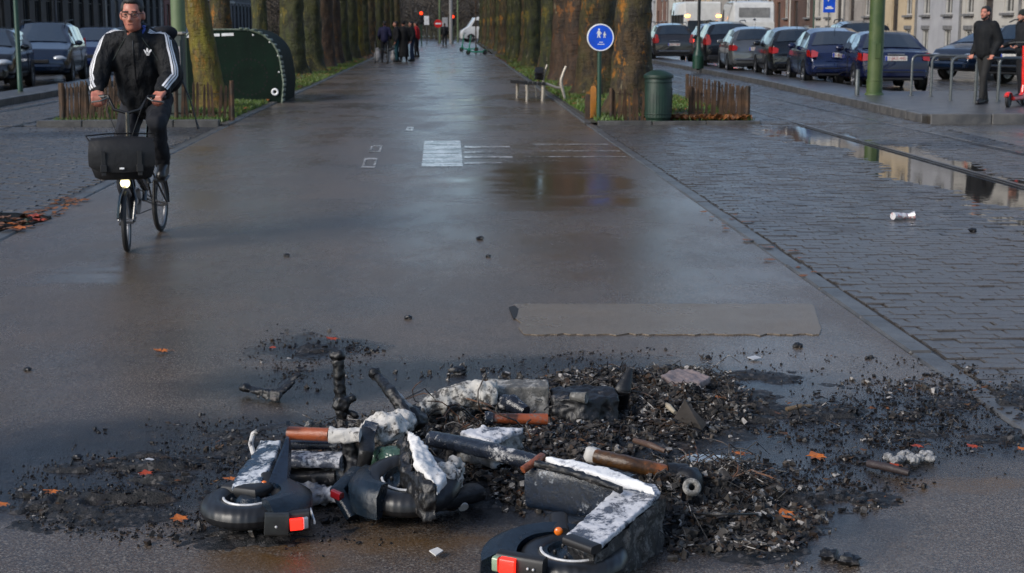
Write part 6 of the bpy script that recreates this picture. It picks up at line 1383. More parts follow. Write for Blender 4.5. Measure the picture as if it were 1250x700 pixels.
# ---- loose pieces, each its own thing
def loose(name, label, cat, build, mat, smooth=60, disp=None, voxel=None):
    m = MB(); build(m); me_name = name
    if voxel: o_ = fuse(m, voxel, name, mat, None, 1, disp)
    else: o_ = m.build(name, mat, None, smooth)
    cx_ = sum((v.co for v in o_.data.vertices), Vector()) / len(o_.data.vertices); cx_.z = 0
    for v in o_.data.vertices: v.co -= cx_
    o_.location = cx_; tag(o_, label, cat); return o_
def bm_beam(m, pts, r, n=10, disp=None, flat=1.0):
    P = []; pts = [Vector(p) for p in pts]; R_ = r if hasattr(r, '__len__') else [r] * len(pts); RR = []
    for i in range(len(pts) - 1):
        for k in range(8): f = k / 8; P.append(pts[i].lerp(pts[i + 1], f)); RR.append(R_[i] + (R_[i + 1] - R_[i]) * f)
    P.append(pts[-1]); RR.append(R_[-1]); m.tube(P, [q * (1 + .14 * mn.noise(p * 40)) for p, q in zip(P, RR)], n, flat=flat)
H = thing('burnt_handlebar', 'charred black handlebar grip standing upright out of the heap', 'handlebar', G(418, 560)); o_ = Vector(H['_o'])
x0 = W_(416, 545, .0); HB = lambda dx, dz: Vector((x0.x + dx, x0.y, dz))
m = MB(); bm_beam(m, [HB(.012, .0), HB(.005, .12), HB(-.004, .33)], [.021, .021, .024]); fuse(m, .0055, 'grip', B_BLACK, H, 0, rough_(.006, 42), world=True)
m = MB(); m.ell(HB(-.006, .345), (.030, .026, .022), nz=.3); fuse(m, .0055, 'grip_end', B_BLACK, H, 0, rough_(.006, 42), world=True); 
m = MB(); m.box(HB(.008, .165), (.06, .055, .06), Matrix.Rotation(.3, 3, 'Y'), .012); m.box(HB(.036, .18), (.05, .035, .03), Matrix.Rotation(-.4, 3, 'Y'), .01); m.cap(HB(.0, .15), HB(.055, .12), .012); fuse(m, .0055, 'clamp', B_BLACK, H, 0, rough_(.006, 42), world=True)
m = MB(); bm_beam(m, [W_(424, 532, .2), W_(430, 560, .12), W_(434, 600, .03)], [.028, .03, .034]); fuse(m, .0055, 'lower_stem', B_BLACK, H, 0, rough_(.006, 42), world=True)
H = thing('burnt_handlebar', 'charred slanting handlebar with knobbed end left of the long pale tube', 'handlebar', G(500, 520))
m = MB(); bm_beam(m, [W_(459, 457, .26), W_(478, 480, .24), W_(500, 512, .16)], [.016, .022, .026]); fuse(m, .0055, 'grip', B_BLACK, H, 0, rough_(.006, 42), world=True); m = MB(); m.ell(W_(457, 456, .265), (.026, .024, .024), nz=.3); fuse(m, .0055, 'grip_end', B_BLACK, H, 0, rough_(.006, 42), world=True)
m = MB(); bm_beam(m, [W_(482, 478, .23), W_(500, 500, .18)], [.010, .016]); fuse(m, .0055, 'bare_core', burnt('bare_metal', (.3, .28, .25), (.5, .48, .45), .6, .5), H, 0, rough_(.006, 42), world=True)
m = MB(); m.ell(W_(500, 512, .14), (.06, .05, .05), nz=.4, nf=2.5); m.ell(W_(485, 520, .10), (.05, .05, .05), nz=.4, seed=4); fuse(m, .0055, 'clamp', B_BLACK, H, 0, rough_(.006, 42), world=True)
loose('burnt_tube', 'long ash white tapered tube lying across the back of the heap', 'tube', lambda m: bm_beam(m, [W_(506, 506, .10), W_(530, 493, .13), W_(560, 484, .15), W_(605, 482, .15)], [.026, .042, .052, .055], 16), burnt('ash_grey_tube', (.075, .068, .06), (.46, .44, .40), .50, .6, sc=13), voxel=.0065, disp=rough_(.016, 20))
loose('burnt_box', 'grey burnt battery box at the right end of the long pale tube', 'box', lambda m: m.slab([W_(596, 463, .17), W_(668, 463, .17), W_(670, 472, .17), W_(598, 474, .17)], Vector((0, -.01, -.11))), B_GREYB, voxel=.006, disp=rough_(.005, 35))
loose('burnt_tube', 'short pale ribbed sleeve lying on the grey battery box', 'tube', lambda m: bm_beam(m, [W_(603, 490, .12), W_(625, 493, .13), W_(642, 503, .11)], [.028, .035, .024], 14), B_TUBE)
loose('rusty_tube', 'short rust orange tube in the middle below the grey box', 'tube', lambda m: bm_beam(m, [W_(600, 511, .14), W_(668, 512, .13)], [.019, .020], 14), B_RUST)
loose('tube_sleeve', 'blue grey collar on the left end of the middle orange tube', 'sleeve', lambda m: bm_beam(m, [W_(592, 511, .14), W_(602, 511, .14)], [.026, .026], 12), B_TUBE)
loose('rusty_tube', 'long brown and orange tube right of the white plate', 'tube', lambda m: bm_beam(m, [W_(727, 557, .16), W_(770, 567, .15), W_(812, 577, .12)], [.024, .026, .026], 16), B_ROT)
loose('tube_plug', 'pale plug at the left end of the brown orange tube', 'plug', lambda m: m.box(W_(724, 556, .16), (.055, .05, .05), Matrix.Rotation(.3, 3, 'Y'), .01), B_ASH)
loose('burnt_grip', 'black ball shaped grip at the right end of the brown orange tube', 'grip', lambda m: (bm_beam(m, [W_(812, 577, .12), W_(835, 583, .10)], [.034, .045], 14), m.ell(W_(838, 590, .09), (.055, .05, .055), nz=.2)), B_BLACK)
loose('burnt_ring', 'grey dusted ring beside the black grip at the right', 'hub', lambda m: m.torus(W_(838, 590, .10) + Vector((.01, -.045, 0)), .020, .010, Matrix.Rotation(R(60), 3, 'X'), 20, 8), B_GREYB)
loose('burnt_block', 'white topped wooden looking block right of the central stem', 'block', lambda m: m.slab([W_(562, 527, .19), W_(590, 519, .20), W_(640, 522, .19), W_(618, 531, .18), W_(600, 540, .17)], .022), B_PALE, voxel=.0055, disp=rough_(.007, 30))
loose('burnt_block', 'grey brown burnt block with plank like end under the white plate at centre', 'block', lambda m: m.slab([W_(560, 530, .165), W_(602, 540, .16), W_(640, 524, .165), W_(600, 522, .17)], Vector((0, -.01, -.09))), B_GREYB, voxel=.006, disp=rough_(.010, 30))
loose('ash_lump', 'bulging white ash lump left of the tilted panel', 'lump', lambda m: (m.ell(W_(470, 522, .20), (.075, .06, .055), nz=.35, nf=2.2), m.ell(W_(490, 515, .19), (.05, .05, .045), nz=.4, seed=2), m.ell(W_(455, 528, .17), (.05, .05, .04), nz=.4, seed=5)), B_ASH, voxel=.006, disp=rough_(.006, 45))
loose('scorched_plate', 'blue grey curved plate left of the bulging ash lump', 'plate', lambda m: m.slab([W_(446, 513, .24), W_(462, 517, .235), W_(452, 545, .17), W_(440, 560, .13), W_(438, 535, .19)], .012), B_BLUE, 0)
loose('scorched_strap', 'dark strap hanging beside the blue grey plate', 'strap', lambda m: bm_beam(m, [W_(450, 520, .22), W_(447, 552, .17), W_(440, 590, .06)], [.024, .026, .018], 10, flat=.4), B_BLACK)
loose('bent_pipe', 'bent ash grey pipe reaching down to the road at centre', 'pipe', lambda m: bm_beam(m, [W_(540, 575, .15), W_(553, 588, .08), W_(566, 620, .02)], [.022, .018, .017], 12), B_ASH)
loose('curled_lump', 'knotted grey lump at the top of the bent pipe', 'lump', lambda m: (m.ell(W_(546, 583, .12), (.05, .045, .05), nz=.5, nf=3), m.ell(W_(556, 570, .12), (.03, .03, .04), nz=.5, nf=3, seed=8)), B_ASH, voxel=.006, disp=rough_(.007, 60))
loose('glass_shards_bundle', 'dark green glinting bundle inside the middle wheel', 'bundle', lambda m: (m.ell(W_(486, 562, .13), (.075, .06, .05), nz=.3, nf=3), m.ell(W_(462, 560, .12), (.04, .04, .04), nz=.3, seed=5)), M('bottle_green_wet', (.012, .035, .026), .12, col2=(.05, .09, .07), scale=26, bump=.6, bscale=30))
loose('melted_foil', 'crumpled white melted sheet between the left and middle wheels', 'sheet', lambda m: [m.ell(W_(x, y, .03), (.075 * s, .04 * s, .025), nz=.6, nf=3, seed=k) for k, (x, y, s) in enumerate(((378, 598, 1.1), (395, 606, 1), (370, 588, .9), (402, 590, .8), (388, 580, .8), (362, 578, .7)))], M('melted_white', (.42, .43, .46), .5, col2=(.10, .10, .11), scale=22, bump=.8, bscale=50), voxel=.006, disp=rough_(.012, 55))
loose('charred_foam', 'brown and white charred foam below the left rails', 'foam', lambda m: [m.ell(W_(x, y, .07), (.07, .05, .045), nz=.5, nf=3, seed=k) for k, (x, y) in enumerate(((375, 573, ), (395, 570), (412, 578)))], B_GREYB, voxel=.006, disp=rough_(.010, 60))
loose('charred_scrap', 'black curled scrap like a wing lying alone behind the heap at left', 'scrap', lambda m: (bm_beam(m, [W_(298, 474, .03), W_(318, 478, .03), W_(340, 484, .02)], [.016, .026, .030], 10, flat=.5), bm_beam(m, [W_(336, 484, .02), W_(352, 470, .06), W_(366, 456, .10)], [.022, .028, .014], 10, flat=.5), m.ell(W_(300, 473, .035), (.026, .024, .02), nz=.2), m.slab([W_(318, 474, .05), W_(345, 478, .05), W_(340, 488, .02), W_(312, 482, .02)], .02)), B_BLACK, voxel=.006, disp=rough_(.010, 34))
loose('scorched_plate', 'grey triangular plate leaning in the debris at the right of the heap', 'plate', lambda m: m.slab([W_(836, 488, .16), W_(863, 518, .05), W_(857, 525, .03), W_(823, 511, .06)], Vector((0, .012, -.004))), M('grey_sheet', (.095, .085, .080), .5, col2=(.06, .055, .05), scale=12, bump=.2), 0)
loose('burnt_stone', 'flat pinkish grey slab on top of the debris at the right rear', 'slab', lambda m: m.slab([W_(806, 458, .12), W_(825, 449, .13), W_(846, 450, .13), W_(867, 460, .11), W_(855, 467, .11), W_(820, 466, .11)], .03), M('pink_grey', (.22, .17, .16), .6, col2=(.12, .10, .10), scale=14, bump=.5), voxel=.006, disp=rough_(.006, 30))
loose('black_case', 'scorched black case lying behind the middle debris', 'case', lambda m: m.slab([W_(672, 474, .15), W_(715, 469, .16), W_(752, 474, .15), W_(754, 484, .14), W_(714, 489, .14), W_(674, 486, .14)], Vector((0, -.015, -.10))), B_BLACK, voxel=.007, disp=rough_(.012, 22))
loose('bottle_neck', 'grey green bottle shaped piece on the black case', 'piece', lambda m: bm_beam(m, [W_(697, 484, .16), W_(716, 486, .16)], [.016, .022], 10), B_GREYB)
loose('burnt_grip', 'dark pointed tongue sticking up behind the middle debris', 'scrap', lambda m: bm_beam(m, [W_(756, 500, .05), W_(760, 478, .14), W_(770, 450, .22)], [.03, .034, .010], 10, flat=.5), B_BLACK)
for i, (x0_, y0_, x1_, y1_, r_, lb) in enumerate(((806, 488, 826, 482, .013, 'pale bone like stick above the grey triangle'), (804, 462, 820, 470, .011, 'cream stick left of the pinkish slab'), (810, 492, 824, 504, .010, 'cream stick sloping left of the grey triangle'), (775, 538, 812, 551, .011, 'brown stick lying below the small ash crumbs'), (1060, 566, 1110, 578, .014, 'dark twig with ends beside the white crumb cluster'), (960, 500, 990, 496, .010, 'brown twig in the right soot band'))):
    loose('stick', lb, 'stick', lambda m: bm_beam(m, [W_(x0_, y0_, .07 if x0_ < 900 else .02), W_((x0_ + x1_) / 2, (y0_ + y1_) / 2 - 1, .08 if x0_ < 900 else .025), W_(x1_, y1_, .07 if x0_ < 900 else .02)], [r_, r_ * 1.1, r_ * .8], 8), M('stick_%d' % i, [(.36, .32, .26), (.42, .36, .25), (.35, .3, .22), (.08, .045, .03), (.03, .02, .02), (.13, .09, .05)][i], .6, bump=.4))
loose('crushed_can', 'crushed white and red drinks can lying on the cobbles', 'can', lambda m: bm_beam(m, [W_(1090, 264, .03), W_(1098, 264, .025), W_(1108, 264, .022), W_(1117, 263, .03)], [.028, .030, .022, .032], 14), M('can_print', (.62, .6, .6), .3, metal=.3, col2=(.45, .2, .2), scale=30, lo=.5, hi=.6))
loose('white_scrap', 'small white paper scrap on the wet asphalt below the middle wheel', 'paper', lambda m: m.slab([W_(524, 672, .02), W_(534, 668, .022), W_(541, 672, .02), W_(532, 678, .016)], .004), M('paper', (.55, .54, .52), .7), 0)
loose('white_sheet', 'long pale crumpled plastic strip left of the orange flower shaped leaf', 'plastic strip', lambda m: m.slab([W_(812, 560, .012), W_(850, 554, .03), W_(895, 557, .03), W_(906, 563, .02), W_(880, 568, .01), W_(840, 564, .02)], .004), M('plastic_film', (.30, .36, .42), .25, col2=(.06, .08, .1), scale=28, bump=.7), 0)
for i, (x, y, rx_, ry_, lb) in enumerate(((885, 634, 44, 30, 'large fine black wire hoop arching over the right debris pile'), (610, 545, 22, 30, 'thin wire loop under the central stem'), (850, 500, 16, 44, 'thin bent wire rising over the grey triangle'))):
    pts = [W_(x + rx_ * math.cos(a), y - ry_ * .2, max(.012, .02 + ry_ / 330 * math.sin(a) * .9)) for a in np.linspace(.0, 3.14, 18)]
    loose('wire', lb, 'wire', lambda m: m.tube(pts, .0045 if i == 0 else .003, 6), B_BLACK)
loose('white_crumb_cluster', 'cluster of porous white crumbs at the right beside the dark twig', 'crumbs', lambda m: [m.ell(W_(1086 + k * 5.2 + random.uniform(-2, 2), 558 + 4 * math.sin(k * 1.3), .02), (.020, .016, .014), nz=.5, nf=3, seed=k) for k in range(11)], M('porous_white', (.34, .34, .34), .8, col2=(.14, .14, .14), scale=60, bump=.8, bscale=120), voxel=.004, disp=rough_(.005, 110))

# ---- crust, soot mounds: one relief
BL = [(640, 560, .62, .38, .10), (500, 570, .60, .32, .075), (840, 620, .40, .30, .10), (900, 640, .30, .22, .06), (760, 500, .62, .30, .13), (830, 480, .30, .25, .09), (130, 600, .50, .26, .055), (200, 570, .34, .2, .035), (60, 625, .25, .14, .03), (290, 545, .32, .2, .03), (1010, 510, .42, .22, .032), (1130, 515, .5, .24, .036), (1200, 490, .45, .3, .035), (1080, 470, .4, .12, .022), (1000, 610, .35, .16, .035), (380, 428, .28, .16, .028), (370, 455, .3, .12, .02), (560, 640, .0, .0, 0), (300, 655, .35, .12, .025), (440, 650, .22, .07, .015), (930, 460, .35, .14, .025), (60, 640, .25, .08, .02), (1230, 540, .3, .15, .03)]
gx0, gx1, gy0, gy1, st = -1.45, 3.1, 3.95, 7.6, .0115
xs = np.arange(gx0, gx1, st); ys_ = np.arange(gy0, gy1, st); X, Yg = np.meshgrid(xs, ys_, indexing='ij'); Hh = np.zeros_like(X)
for (px, py, rx_, ry_, h) in BL:
    if h <= 0: continue
    c = G(px, py); d = ((X - c.x) / rx_) ** 2 + ((Yg - c.y) / (ry_ * 1.6)) ** 2; Hh = np.maximum(Hh, h * np.exp(-d * 1.6))
gap_ = np.clip((fbm(X * 3.2 + 5, Yg * 6.5 + 2, 4) - .40) * 6, 0, 1); ctr = np.maximum(np.exp(-(((X - .55) / .75) ** 2 + ((Yg - 5.35) / .75) ** 2) ** 2), 0); Hh = Hh * np.maximum(gap_, ctr)
Nn = fbm(X * 9, Yg * 9, 5); N2 = fbm(X * 38 + 9, Yg * 38 + 3, 3)
Zr = Hh * (.35 + 1.3 * Nn) - .0135 - .012 * (Nn < .42) + (N2 - .5) * .022 * np.clip(Hh / .03, 0, 1)
idx = -np.ones(X.shape, int); keep = Zr > -.004
cell = keep[:-1, :-1] | keep[1:, :-1] | keep[:-1, 1:] | keep[1:, 1:]
use = np.zeros_like(keep); use[:-1, :-1] |= cell; use[1:, :-1] |= cell; use[:-1, 1:] |= cell; use[1:, 1:] |= cell
idx[use] = np.arange(use.sum()); V = np.stack([X[use] + (N2[use] - .5) * .008, Yg[use], Zr[use]], 1)
ii, jj = np.nonzero(cell); Fq = np.stack([idx[ii, jj], idx[ii + 1, jj], idx[ii + 1, jj + 1], idx[ii, jj + 1]], 1)
me = bpy.data.meshes.new('soot_crust'); me.from_pydata(V.tolist(), [], Fq.tolist())
t = NT('soot_crust'); a = t.noise(34, 6, .75); b = t.vor(75); c3 = t.noise(5, 5, .7); fine = t.noise(150, 4, .75)
col = t.mix(t.ramp(a, [(.42, 0.0), (.7, 1.0)]), (.006, .007, .008), (.035, .033, .034)); col = t.mix(t.ramp(b, [(.72, 0.0), (.9, .7)]), col, (.12, .11, .105)); col = t.mix(t.ramp(c3, [(.56, 0.0), (.7, .5)]), col, (.075, .05, .035)); col = t.mix(t.ramp(fine, [(.62, 0.0), (.72, .55)]), col, (.22, .21, .20))
t.set(col=col, rough=t.ramp(a, [(.35, .25), (.65, .7)]), spec=.3); t.bump(t.math('ADD', a, fine), .8, .008)
me.materials.append(t.m); cr = link('soot_crust', me, None, None, 180); tag(cr, 'black sooty crust and ash mounds spread over the wet asphalt', 'soot', kind='stuff')
def zat(x, y):
    i = int((x - gx0) / st); j = int((y - gy0) / st)
    return max(0.0, float(Zr[i, j])) if 0 <= i < len(xs) and 0 <= j < len(ys_) else 0.0
# ---- the melted mass that fills the gaps between the wrecks
MM = debm = NT('melted_mass'); a = MM.noise(20, 7, .8); b = MM.noise(7, 5, .7); c3 = MM.noise(90, 4, .7)
col = MM.mix(MM.ramp(a, [(.46, 0.0), (.60, 1.0)]), (.006, .006, .007), (.10, .09, .08)); col = MM.mix(MM.ramp(b, [(.50, 0.0), (.62, .85)]), col, MM.mix(MM.ramp(c3, [(.4, 0.0), (.6, 1.0)]), (.09, .08, .07), (.46, .44, .41))); col = MM.mix(MM.ramp(MM.noise(11, 5, .7, MM.coord((1, 1, 1), (4, 4, 4))), [(.62, 0.0), (.68, .7)]), col, (.10, .045, .02))
MM.set(col=col, rough=MM.ramp(a, [(.4, .3), (.6, .8)]), spec=.3); MM.bump(MM.math('ADD', a, c3), 1.0, .01); MM = MM.m
rm = random.Random(21); mb = MB()
for (cx_, cy_, rx_, ry_, n, zt, s0) in ((445, 560, 90, 30, 46, .15, .055), (590, 575, 70, 34, 50, .15, .06), (540, 520, 90, 16, 34, .17, .05), (700, 520, 110, 22, 46, .09, .045), (800, 490, 70, 26, 34, .09, .045), (860, 620, 60, 36, 44, .06, .05), (390, 595, 60, 16, 18, .04, .035), (760, 550, 60, 14, 16, .05, .035)):
    for _ in range(n):
        th = rm.uniform(0, 6.28); q = math.sqrt(rm.random()); g_ = G(cx_ + rx_ * q * math.cos(th), cy_ + ry_ * q * math.sin(th)); s = s0 * rm.uniform(.35, 1.0); z = zt * (1 - q * .7) * rm.uniform(.1, 1)
        if rm.random() < .55: mb.ell((g_.x, g_.y, z), (s, s * rm.uniform(.5, 1), s * rm.uniform(.35, .9)), Matrix.Rotation(rm.uniform(0, 3), 3, 'Z'), 10, 7, nz=.5, nf=2.5, seed=rm.uniform(0, 50))
        else:
            d = Vector((rm.uniform(-1, 1), rm.uniform(-1, 1), rm.uniform(-.2, .5))) * s * 1.6; mb.cap((g_.x, g_.y, max(.01, z)), Vector((g_.x, g_.y, max(.01, z))) + d, s * .25, s * .14, 7)
mm = fuse(mb, .0075, 'melted_mass', MM, None, 0, lambda p: .010 * mn.noise(p * 34) + .007 * mn.noise(p * 95), sharp=1); tag(mm, 'matted melted plastic and ash between the burnt wrecks', 'debris', kind='stuff')
# ---- crumbs, shards, fibres
def debmat(name, cols, rough=.6, sc=55):
    t = NT(name); v = t.vor(sc); w = t.n('ShaderNodeSeparateColor'); t.l(v, w.inputs[0]); n = len(cols)
    x = t.n('ShaderNodeValToRGB'); x.color_ramp.interpolation = 'CONSTANT'; e = x.color_ramp.elements
    while len(e) < n: e.new(.5)
    for i, c_ in enumerate(cols): e[i].position = i / n; e[i].color = (*c_, 1)
    t.l(w.outputs[0], x.inputs[0]); f = t.noise(90, 4, .7); t.set(col=t.mix(t.ramp(f, [(.4, 0.0), (.7, .6)]), x.outputs[0], (.02, .018, .017)), rough=rough, spec=.25); t.bump(f, .5, .004); return t.m
D_DARK = debmat('debris_dark', [(.006, .006, .007), (.010, .010, .011), (.004, .004, .005), (.018, .015, .014), (.007, .008, .010), (.028, .018, .012)], .4)
D_MIX = debmat('debris_mixed', [(.009, .009, .009), (.11, .105, .10), (.028, .026, .024), (.34, .32, .30), (.05, .046, .043), (.045, .026, .015), (.014, .014, .015), (.08, .066, .054), (.03, .025, .02), (.06, .052, .047)], .65)
D_WARM = debmat('debris_brown', [(.06, .032, .016), (.10, .05, .02), (.035, .022, .014), (.13, .045, .015), (.02, .014, .01)], .6)
rd = random.Random(11)
def scatter(name, label, mat, blobs, kind, smin, smax, zoff=.0):
    mb = MB()
    for (px, py, rx_, ry_, n) in blobs:
        cen = []
        for _ in range(max(4, n // 28)):
            a = rd.uniform(0, 6.283); q = math.sqrt(rd.random()) if rd.random() < .7 else abs(rd.gauss(0, .6)); cen.append((px + rx_ * q * math.cos(a), py + ry_ * q * math.sin(a), rd.uniform(2, 13)))
        for _ in range(n):
            if rd.random() < .78: c0_ = cen[rd.randrange(len(cen))]; x_, y_ = c0_[0] + rd.gauss(0, 1) * c0_[2] * 1.5, c0_[1] + rd.gauss(0, 1) * c0_[2] * .45
            else: a = rd.uniform(0, 6.283); q = math.sqrt(rd.random()); x_, y_ = px + rx_ * q * math.cos(a), py + ry_ * q * math.sin(a)
            if y_ < 395 or y_ > 720: continue
            g_ = G(x_, y_); s = smin + (smax - smin) * rd.random() ** 3.6; z = zat(g_.x, g_.y) + zoff
            if kind == 'chunk':
                k = len(mb.v); rot_ = Matrix.Rotation(rd.uniform(0, 6.28), 3, Vector((rd.uniform(-1, 1), rd.uniform(-1, 1), rd.uniform(-1, 1))).normalized()); e = (rd.uniform(.5, 1.3), rd.uniform(.4, 1), rd.uniform(.3, .7))
                P = [rot_ @ Vector((x * e[0] * s * rd.uniform(.6, 1.2), y * e[1] * s * rd.uniform(.6, 1.2), w * e[2] * s)) for x in (-.5, .5) for y in (-.5, .5) for w in (-.5, .5)]
                mb.v += [(p.x + g_.x, p.y + g_.y, p.z + z + s * .22) for p in P]; mb.f += [tuple(i + k for i in f) for f in ((0, 1, 3, 2), (4, 6, 7, 5), (0, 4, 5, 1), (2, 3, 7, 6), (0, 2, 6, 4), (1, 5, 7, 3))]
            elif kind == 'shard':
                k = len(mb.v); n_ = rd.randint(4, 6); tl = (rd.uniform(-.5, .5), rd.uniform(-.5, .5)); a0 = rd.uniform(0, 6); st_ = rd.uniform(.35, 1)
                P = []
                for i in range(n_):
                    r_ = s * rd.uniform(.45, 1); u, v = r_ * math.cos(a0 + 6.283 * i / n_), r_ * st_ * math.sin(a0 + 6.283 * i / n_); P.append((g_.x + u, g_.y + v, z + .004 + abs(tl[0] * u + tl[1] * v) + tl[0] * u * .5 + s * .3))
                cc = (g_.x, g_.y, z + .006 + s * rd.uniform(.1, .7)); mb.v += P + [cc]; mb.f += [(k + i, k + (i + 1) % n_, k + n_) for i in range(n_)]
            else:
                a1 = rd.uniform(0, 6.28); l_ = s * rd.uniform(1, 3.5); p = Vector((g_.x, g_.y, z + rd.uniform(.003, .03))); d = Vector((math.cos(a1), math.sin(a1), rd.uniform(-.15, .6)))
                mid_ = p + d * l_ * .5 + Vector((rd.uniform(-.25, .25) * l_, rd.uniform(-.25, .25) * l_, rd.uniform(-.0, .3) * l_)); e = p + d * l_; e.z = max(.003, e.z * .7)
                mb.tube([p, mid_, e], [.0022, .002, .0012], 4, caps=False)
    o_ = mb.build(name, mat, None, 0, recalc=False); tag(o_, label, 'debris', kind='stuff'); return o_
HEAP = [(640, 560, 130, 45, 1.0), (760, 500, 160, 42, 1.4), (860, 620, 95, 55, 1.6), (830, 500, 70, 40, .8), (480, 560, 130, 55, .7), (1040, 515, 130, 32, .18), (930, 640, 60, 40, .4), (650, 590, 60, 30, .4)]
SPREAD = [(150, 605, 140, 55, 1.0), (1120, 510, 160, 50, 1.4), (1190, 480, 100, 30, .5), (380, 440, 75, 38, .4), (700, 530, 520, 80, .6), (400, 630, 200, 40, .3), (1000, 590, 130, 40, .7), (800, 445, 330, 18, .3), (290, 550, 110, 40, .5)]
sc_ = lambda B, n: [(a, b, c, d, int(n * k)) for a, b, c, d, k in B]
scatter('charred_crumbs', 'small black crumbs of burnt plastic packed over the heap', D_DARK, sc_(HEAP, 2200), 'chunk', .003, .024)
scatter('soot_grit', 'fine black grit strewn over the wet road round the heap', D_DARK, sc_(SPREAD, 2600) + sc_(HEAP, 900), 'chunk', .002, .011)
scatter('scattered_crumbs', 'scattered black crumbs on the road beside the heap', D_DARK, sc_(SPREAD, 260), 'chunk', .006, .024)
scatter('pale_crumbs', 'grey and white ash crumbs lying through the heap', D_MIX, sc_(HEAP[:5] + HEAP[6:], 2800) + sc_(SPREAD, 60), 'chunk', .003, .036)
scatter('burnt_flakes', 'curled dark flakes of burnt film on the wet road', D_DARK, sc_(HEAP, 500) + sc_(SPREAD, 130), 'shard', .005, .032)
scatter('ash_flakes', 'grey and white flakes among the burnt debris', D_MIX, sc_(HEAP[:5] + HEAP[6:], 1100) + sc_(SPREAD, 25), 'shard', .004, .028)
scatter('brown_scraps', 'brown and rusty scraps among the burnt debris', D_WARM, sc_(HEAP, 130) + sc_(SPREAD, 14), 'shard', .008, .03)
scatter('burnt_wires', 'thin charred wires and fibres in the heap', D_DARK, sc_(HEAP, 90), 'fibre', .015, .05)
scatter('pale_wires', 'thin pale wires and fibres in the heap', D_MIX, sc_(HEAP[:6], 90), 'fibre', .02, .07)
mb = MB(); rw_ = random.Random(9)
for (cx_, cy_, rx_, ry_, n, zt) in ((590, 570, 60, 34, 46, .16), (520, 545, 50, 30, 26, .2), (420, 575, 60, 26, 22, .12), (740, 505, 70, 24, 34, .12), (860, 600, 60, 40, 26, .10), (640, 530, 60, 16, 16, .16)):
    for _ in range(n):
        th = rw_.uniform(0, 6.28); q = math.sqrt(rw_.random()); g_ = G(cx_ + rx_ * q * math.cos(th), cy_ + ry_ * q * math.sin(th)); p = Vector((g_.x, g_.y, zt * rw_.uniform(.2, 1))); d = Vector((rw_.uniform(-1, 1), rw_.uniform(-1, 1), rw_.uniform(-.6, .6))); pts = [p]; l_ = rw_.uniform(.015, .045)
        for k in range(6): d = (d + Vector((rw_.uniform(-.8, .8), rw_.uniform(-.8, .8), rw_.uniform(-.7, .35)))).normalized(); p = p + d * l_; p.z = max(.006, p.z); pts.append(p.copy())
        mb.tube(pts, rw_.uniform(.0014, .0034), 5, caps=False)
o_ = mb.build('tangled_wires', burnt('wire_char', (.010, .010, .011), (.20, .18, .16), .3, .5, rust=(.12, .05, .02)), None, 60, recalc=False); tag(o_, 'tangled burnt wires hanging through the wrecks', 'wires', kind='stuff')
# single stray crumbs on the open path
for i, (x, y, s, lb) in enumerate(((586, 291, .045, 'black crumb alone on the path above the asphalt patch'), (596, 313, .03, 'small dark crumb just below the larger lone one'), (350, 312, .035, 'black crumb left of the middle of the path'), (498, 388, .035, 'dark crumb on the path left of the asphalt patch'), (410, 487, .02, 'tiny crumb by the upright handlebar'), (560, 453, .06, 'black and cream lump behind the heap on open asphalt'), (34, 451, .028, 'tiny black crumb at the left edge of the asphalt'), (94, 558, .032, 'dark crumb on wet asphalt above the left soot mound'), (1036, 684, .055, 'dark clod at the bottom right of the debris'), (1012, 678, .05, 'flat dark clod left of the one at the bottom right'), (1187, 281, .05, 'black crumb on the cobbles right of the crushed can'), (974, 422, .04, 'small dark crumb below the asphalt patch'))):
    loose('burnt_crumb', lb, 'crumb', lambda m: m.ell(G(x, y, s * .22), (s * .6, s * .5, s * .35), nz=.5, nf=2, seed=i * 3), B_BLACK, 40)
loose('pale_flake', 'white flake on wet asphalt left of the heap', 'flake', lambda m: m.slab([W_(173, 561, .012), W_(182, 559, .014), W_(190, 561, .012), W_(181, 563, .01)], .003), M('paper2', (.42, .43, .45), .6), 0)
loose('pale_flake', 'white flake on wet asphalt at the right rear', 'flake', lambda m: m.slab([W_(912, 436, .012), W_(922, 434, .014), W_(930, 437, .012), W_(920, 439, .01)], .003), bpy.data.materials['paper2'], 0)
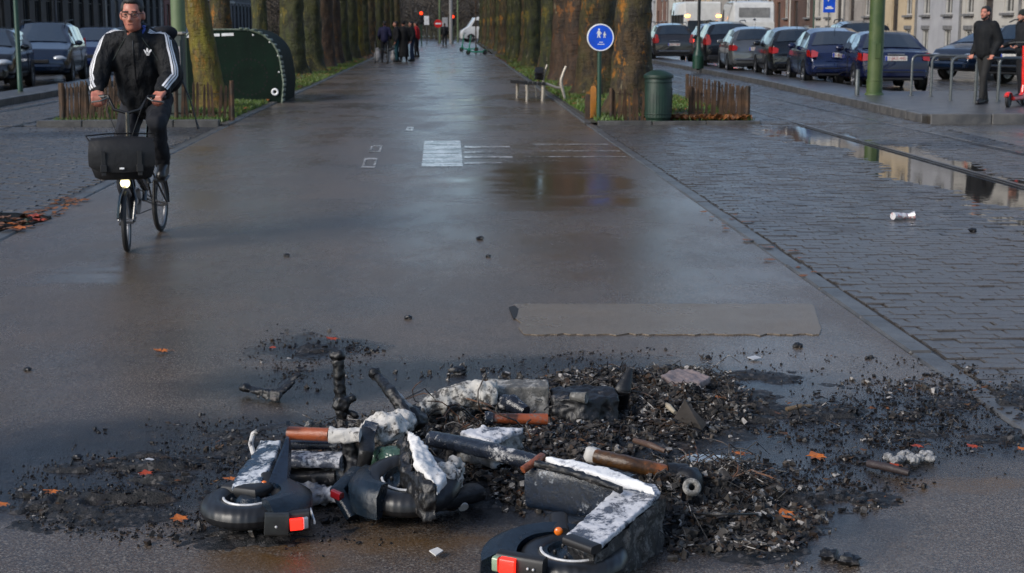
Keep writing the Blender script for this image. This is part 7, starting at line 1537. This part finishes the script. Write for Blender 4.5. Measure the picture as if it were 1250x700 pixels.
# fallen leaves, each a thing
ML = [M('leaf_orange', (.50, .13, .015), .5, col2=(.3, .09, .02), scale=30, bump=.4, bscale=60), M('leaf_red', (.40, .05, .012), .5, col2=(.2, .03, .012), scale=30, bump=.4, bscale=60), M('leaf_brown', (.17, .07, .03), .55, col2=(.08, .04, .02), scale=30, bump=.4, bscale=60)]
def leaf(x, y, s, a, k, lb, z=None):
    g_ = G(x, y); z = (zat(g_.x, g_.y) if z is None else z) + .006; m = MB(); P = [(0, -.5), (.16, -.28), (.45, -.35), (.34, -.08), (.55, .12), (.25, .14), (.22, .38), (0, .6), (-.22, .38), (-.25, .14), (-.55, .12), (-.34, -.08), (-.45, -.35), (-.16, -.28)]
    vs = [(0, 0, .004)]; R3 = Matrix.Rotation(a, 3, 'Z')
    for i, (u, v) in enumerate(P): q = R3 @ Vector((u * s, v * s, 0)); vs.append((q.x, q.y, s * (.10 + .28 * abs(u)) * (1 if i % 2 else .5) + .25 * s * max(0, v)))
    m.add(vs, [(0, i + 1, (i + 1) % 14 + 1) for i in range(14)]); o_ = m.build('leaf', ML[k], None, 60); 
    vs2 = MB().tube([R3 @ Vector((0, -.5 * s, .01)), R3 @ Vector((.03 * s, -.8 * s, .015)), R3 @ Vector((.0, -1.0 * s, .01))], .0016, 4).build('leaf_stalk', ML[2], o_)
    o_.location = (g_.x, g_.y, z); tag(o_, lb, 'leaf', 'fallen leaves around the heap')
for a in ((219, 638, .055, .4, 0, 'crumpled orange leaf on the soot left of the left wheel'), (197, 432, .07, 1.3, 0, 'flat orange leaf alone on the grey path left of the heap'), (62, 607, .05, 1.2, 0, 'long orange leaf above the left soot mound edge'), (178, 583, .05, .3, 1, 'red brown leaf sunk in the left soot mound'), (281, 589, .045, 1.5, 0, 'yellow orange leaf just left of the left deck neck'), (4, 620, .04, .8, 0, 'yellow leaf at the very left edge of the picture'), (996, 562, .07, .2, 0, 'bright orange crumpled leaf in the blue wet patch at right'), (902, 558, .05, 1.0, 0, 'orange red leaf at the tip of the pale plastic strip'), (958, 632, .06, .1, 0, 'orange leaf standing on edge by the right debris pile'), (962, 646, .06, 2.2, 0, 'lower orange leaf at the right end of the debris pile'), (870, 508, .06, .9, 0, 'small orange leaf right of the grey triangle'), (1120, 549, .05, 1.6, 1, 'red leaf just above the white crumb cluster'), (1187, 549, .045, .6, 1, 'red orange leaf right of the white crumb cluster'), (1248, 552, .04, .4, 0, 'orange leaf at the right edge of the picture'), (405, 417, .06, .9, 1, 'red leaf among crumbs at the back left'), (333, 427, .035, .1, 1, 'tiny bright red leaf left of the back crumbs'), (936, 600, .05, 2.6, 2, 'brown red leaf under the pale stones at right'), (1092, 572, .04, .5, 1, 'small red leaf on the dark twig'), (515, 108, .0, 0, 0, '')):
    if a[2] > 0: leaf(*a)
for i, (x, y, k) in enumerate(((42, 268, 1), (48, 273, 1), (16, 278, 0), (30, 276, 2), (8, 284, 2), (5, 270, 2), (24, 283, 0))):
    leaf(x, y, .11, i * 1.1, k, ['red leaf by the left puddle, uppermost', 'red leaf below the uppermost one at the left puddle', 'yellow orange leaf in the dark drift by the left puddle', 'brown leaf in the left puddle drift, middle', 'brown leaf nearest the left picture edge', 'brown leaf floating in the small puddle at left', 'orange leaf lowest in the left puddle drift'][i], .01)
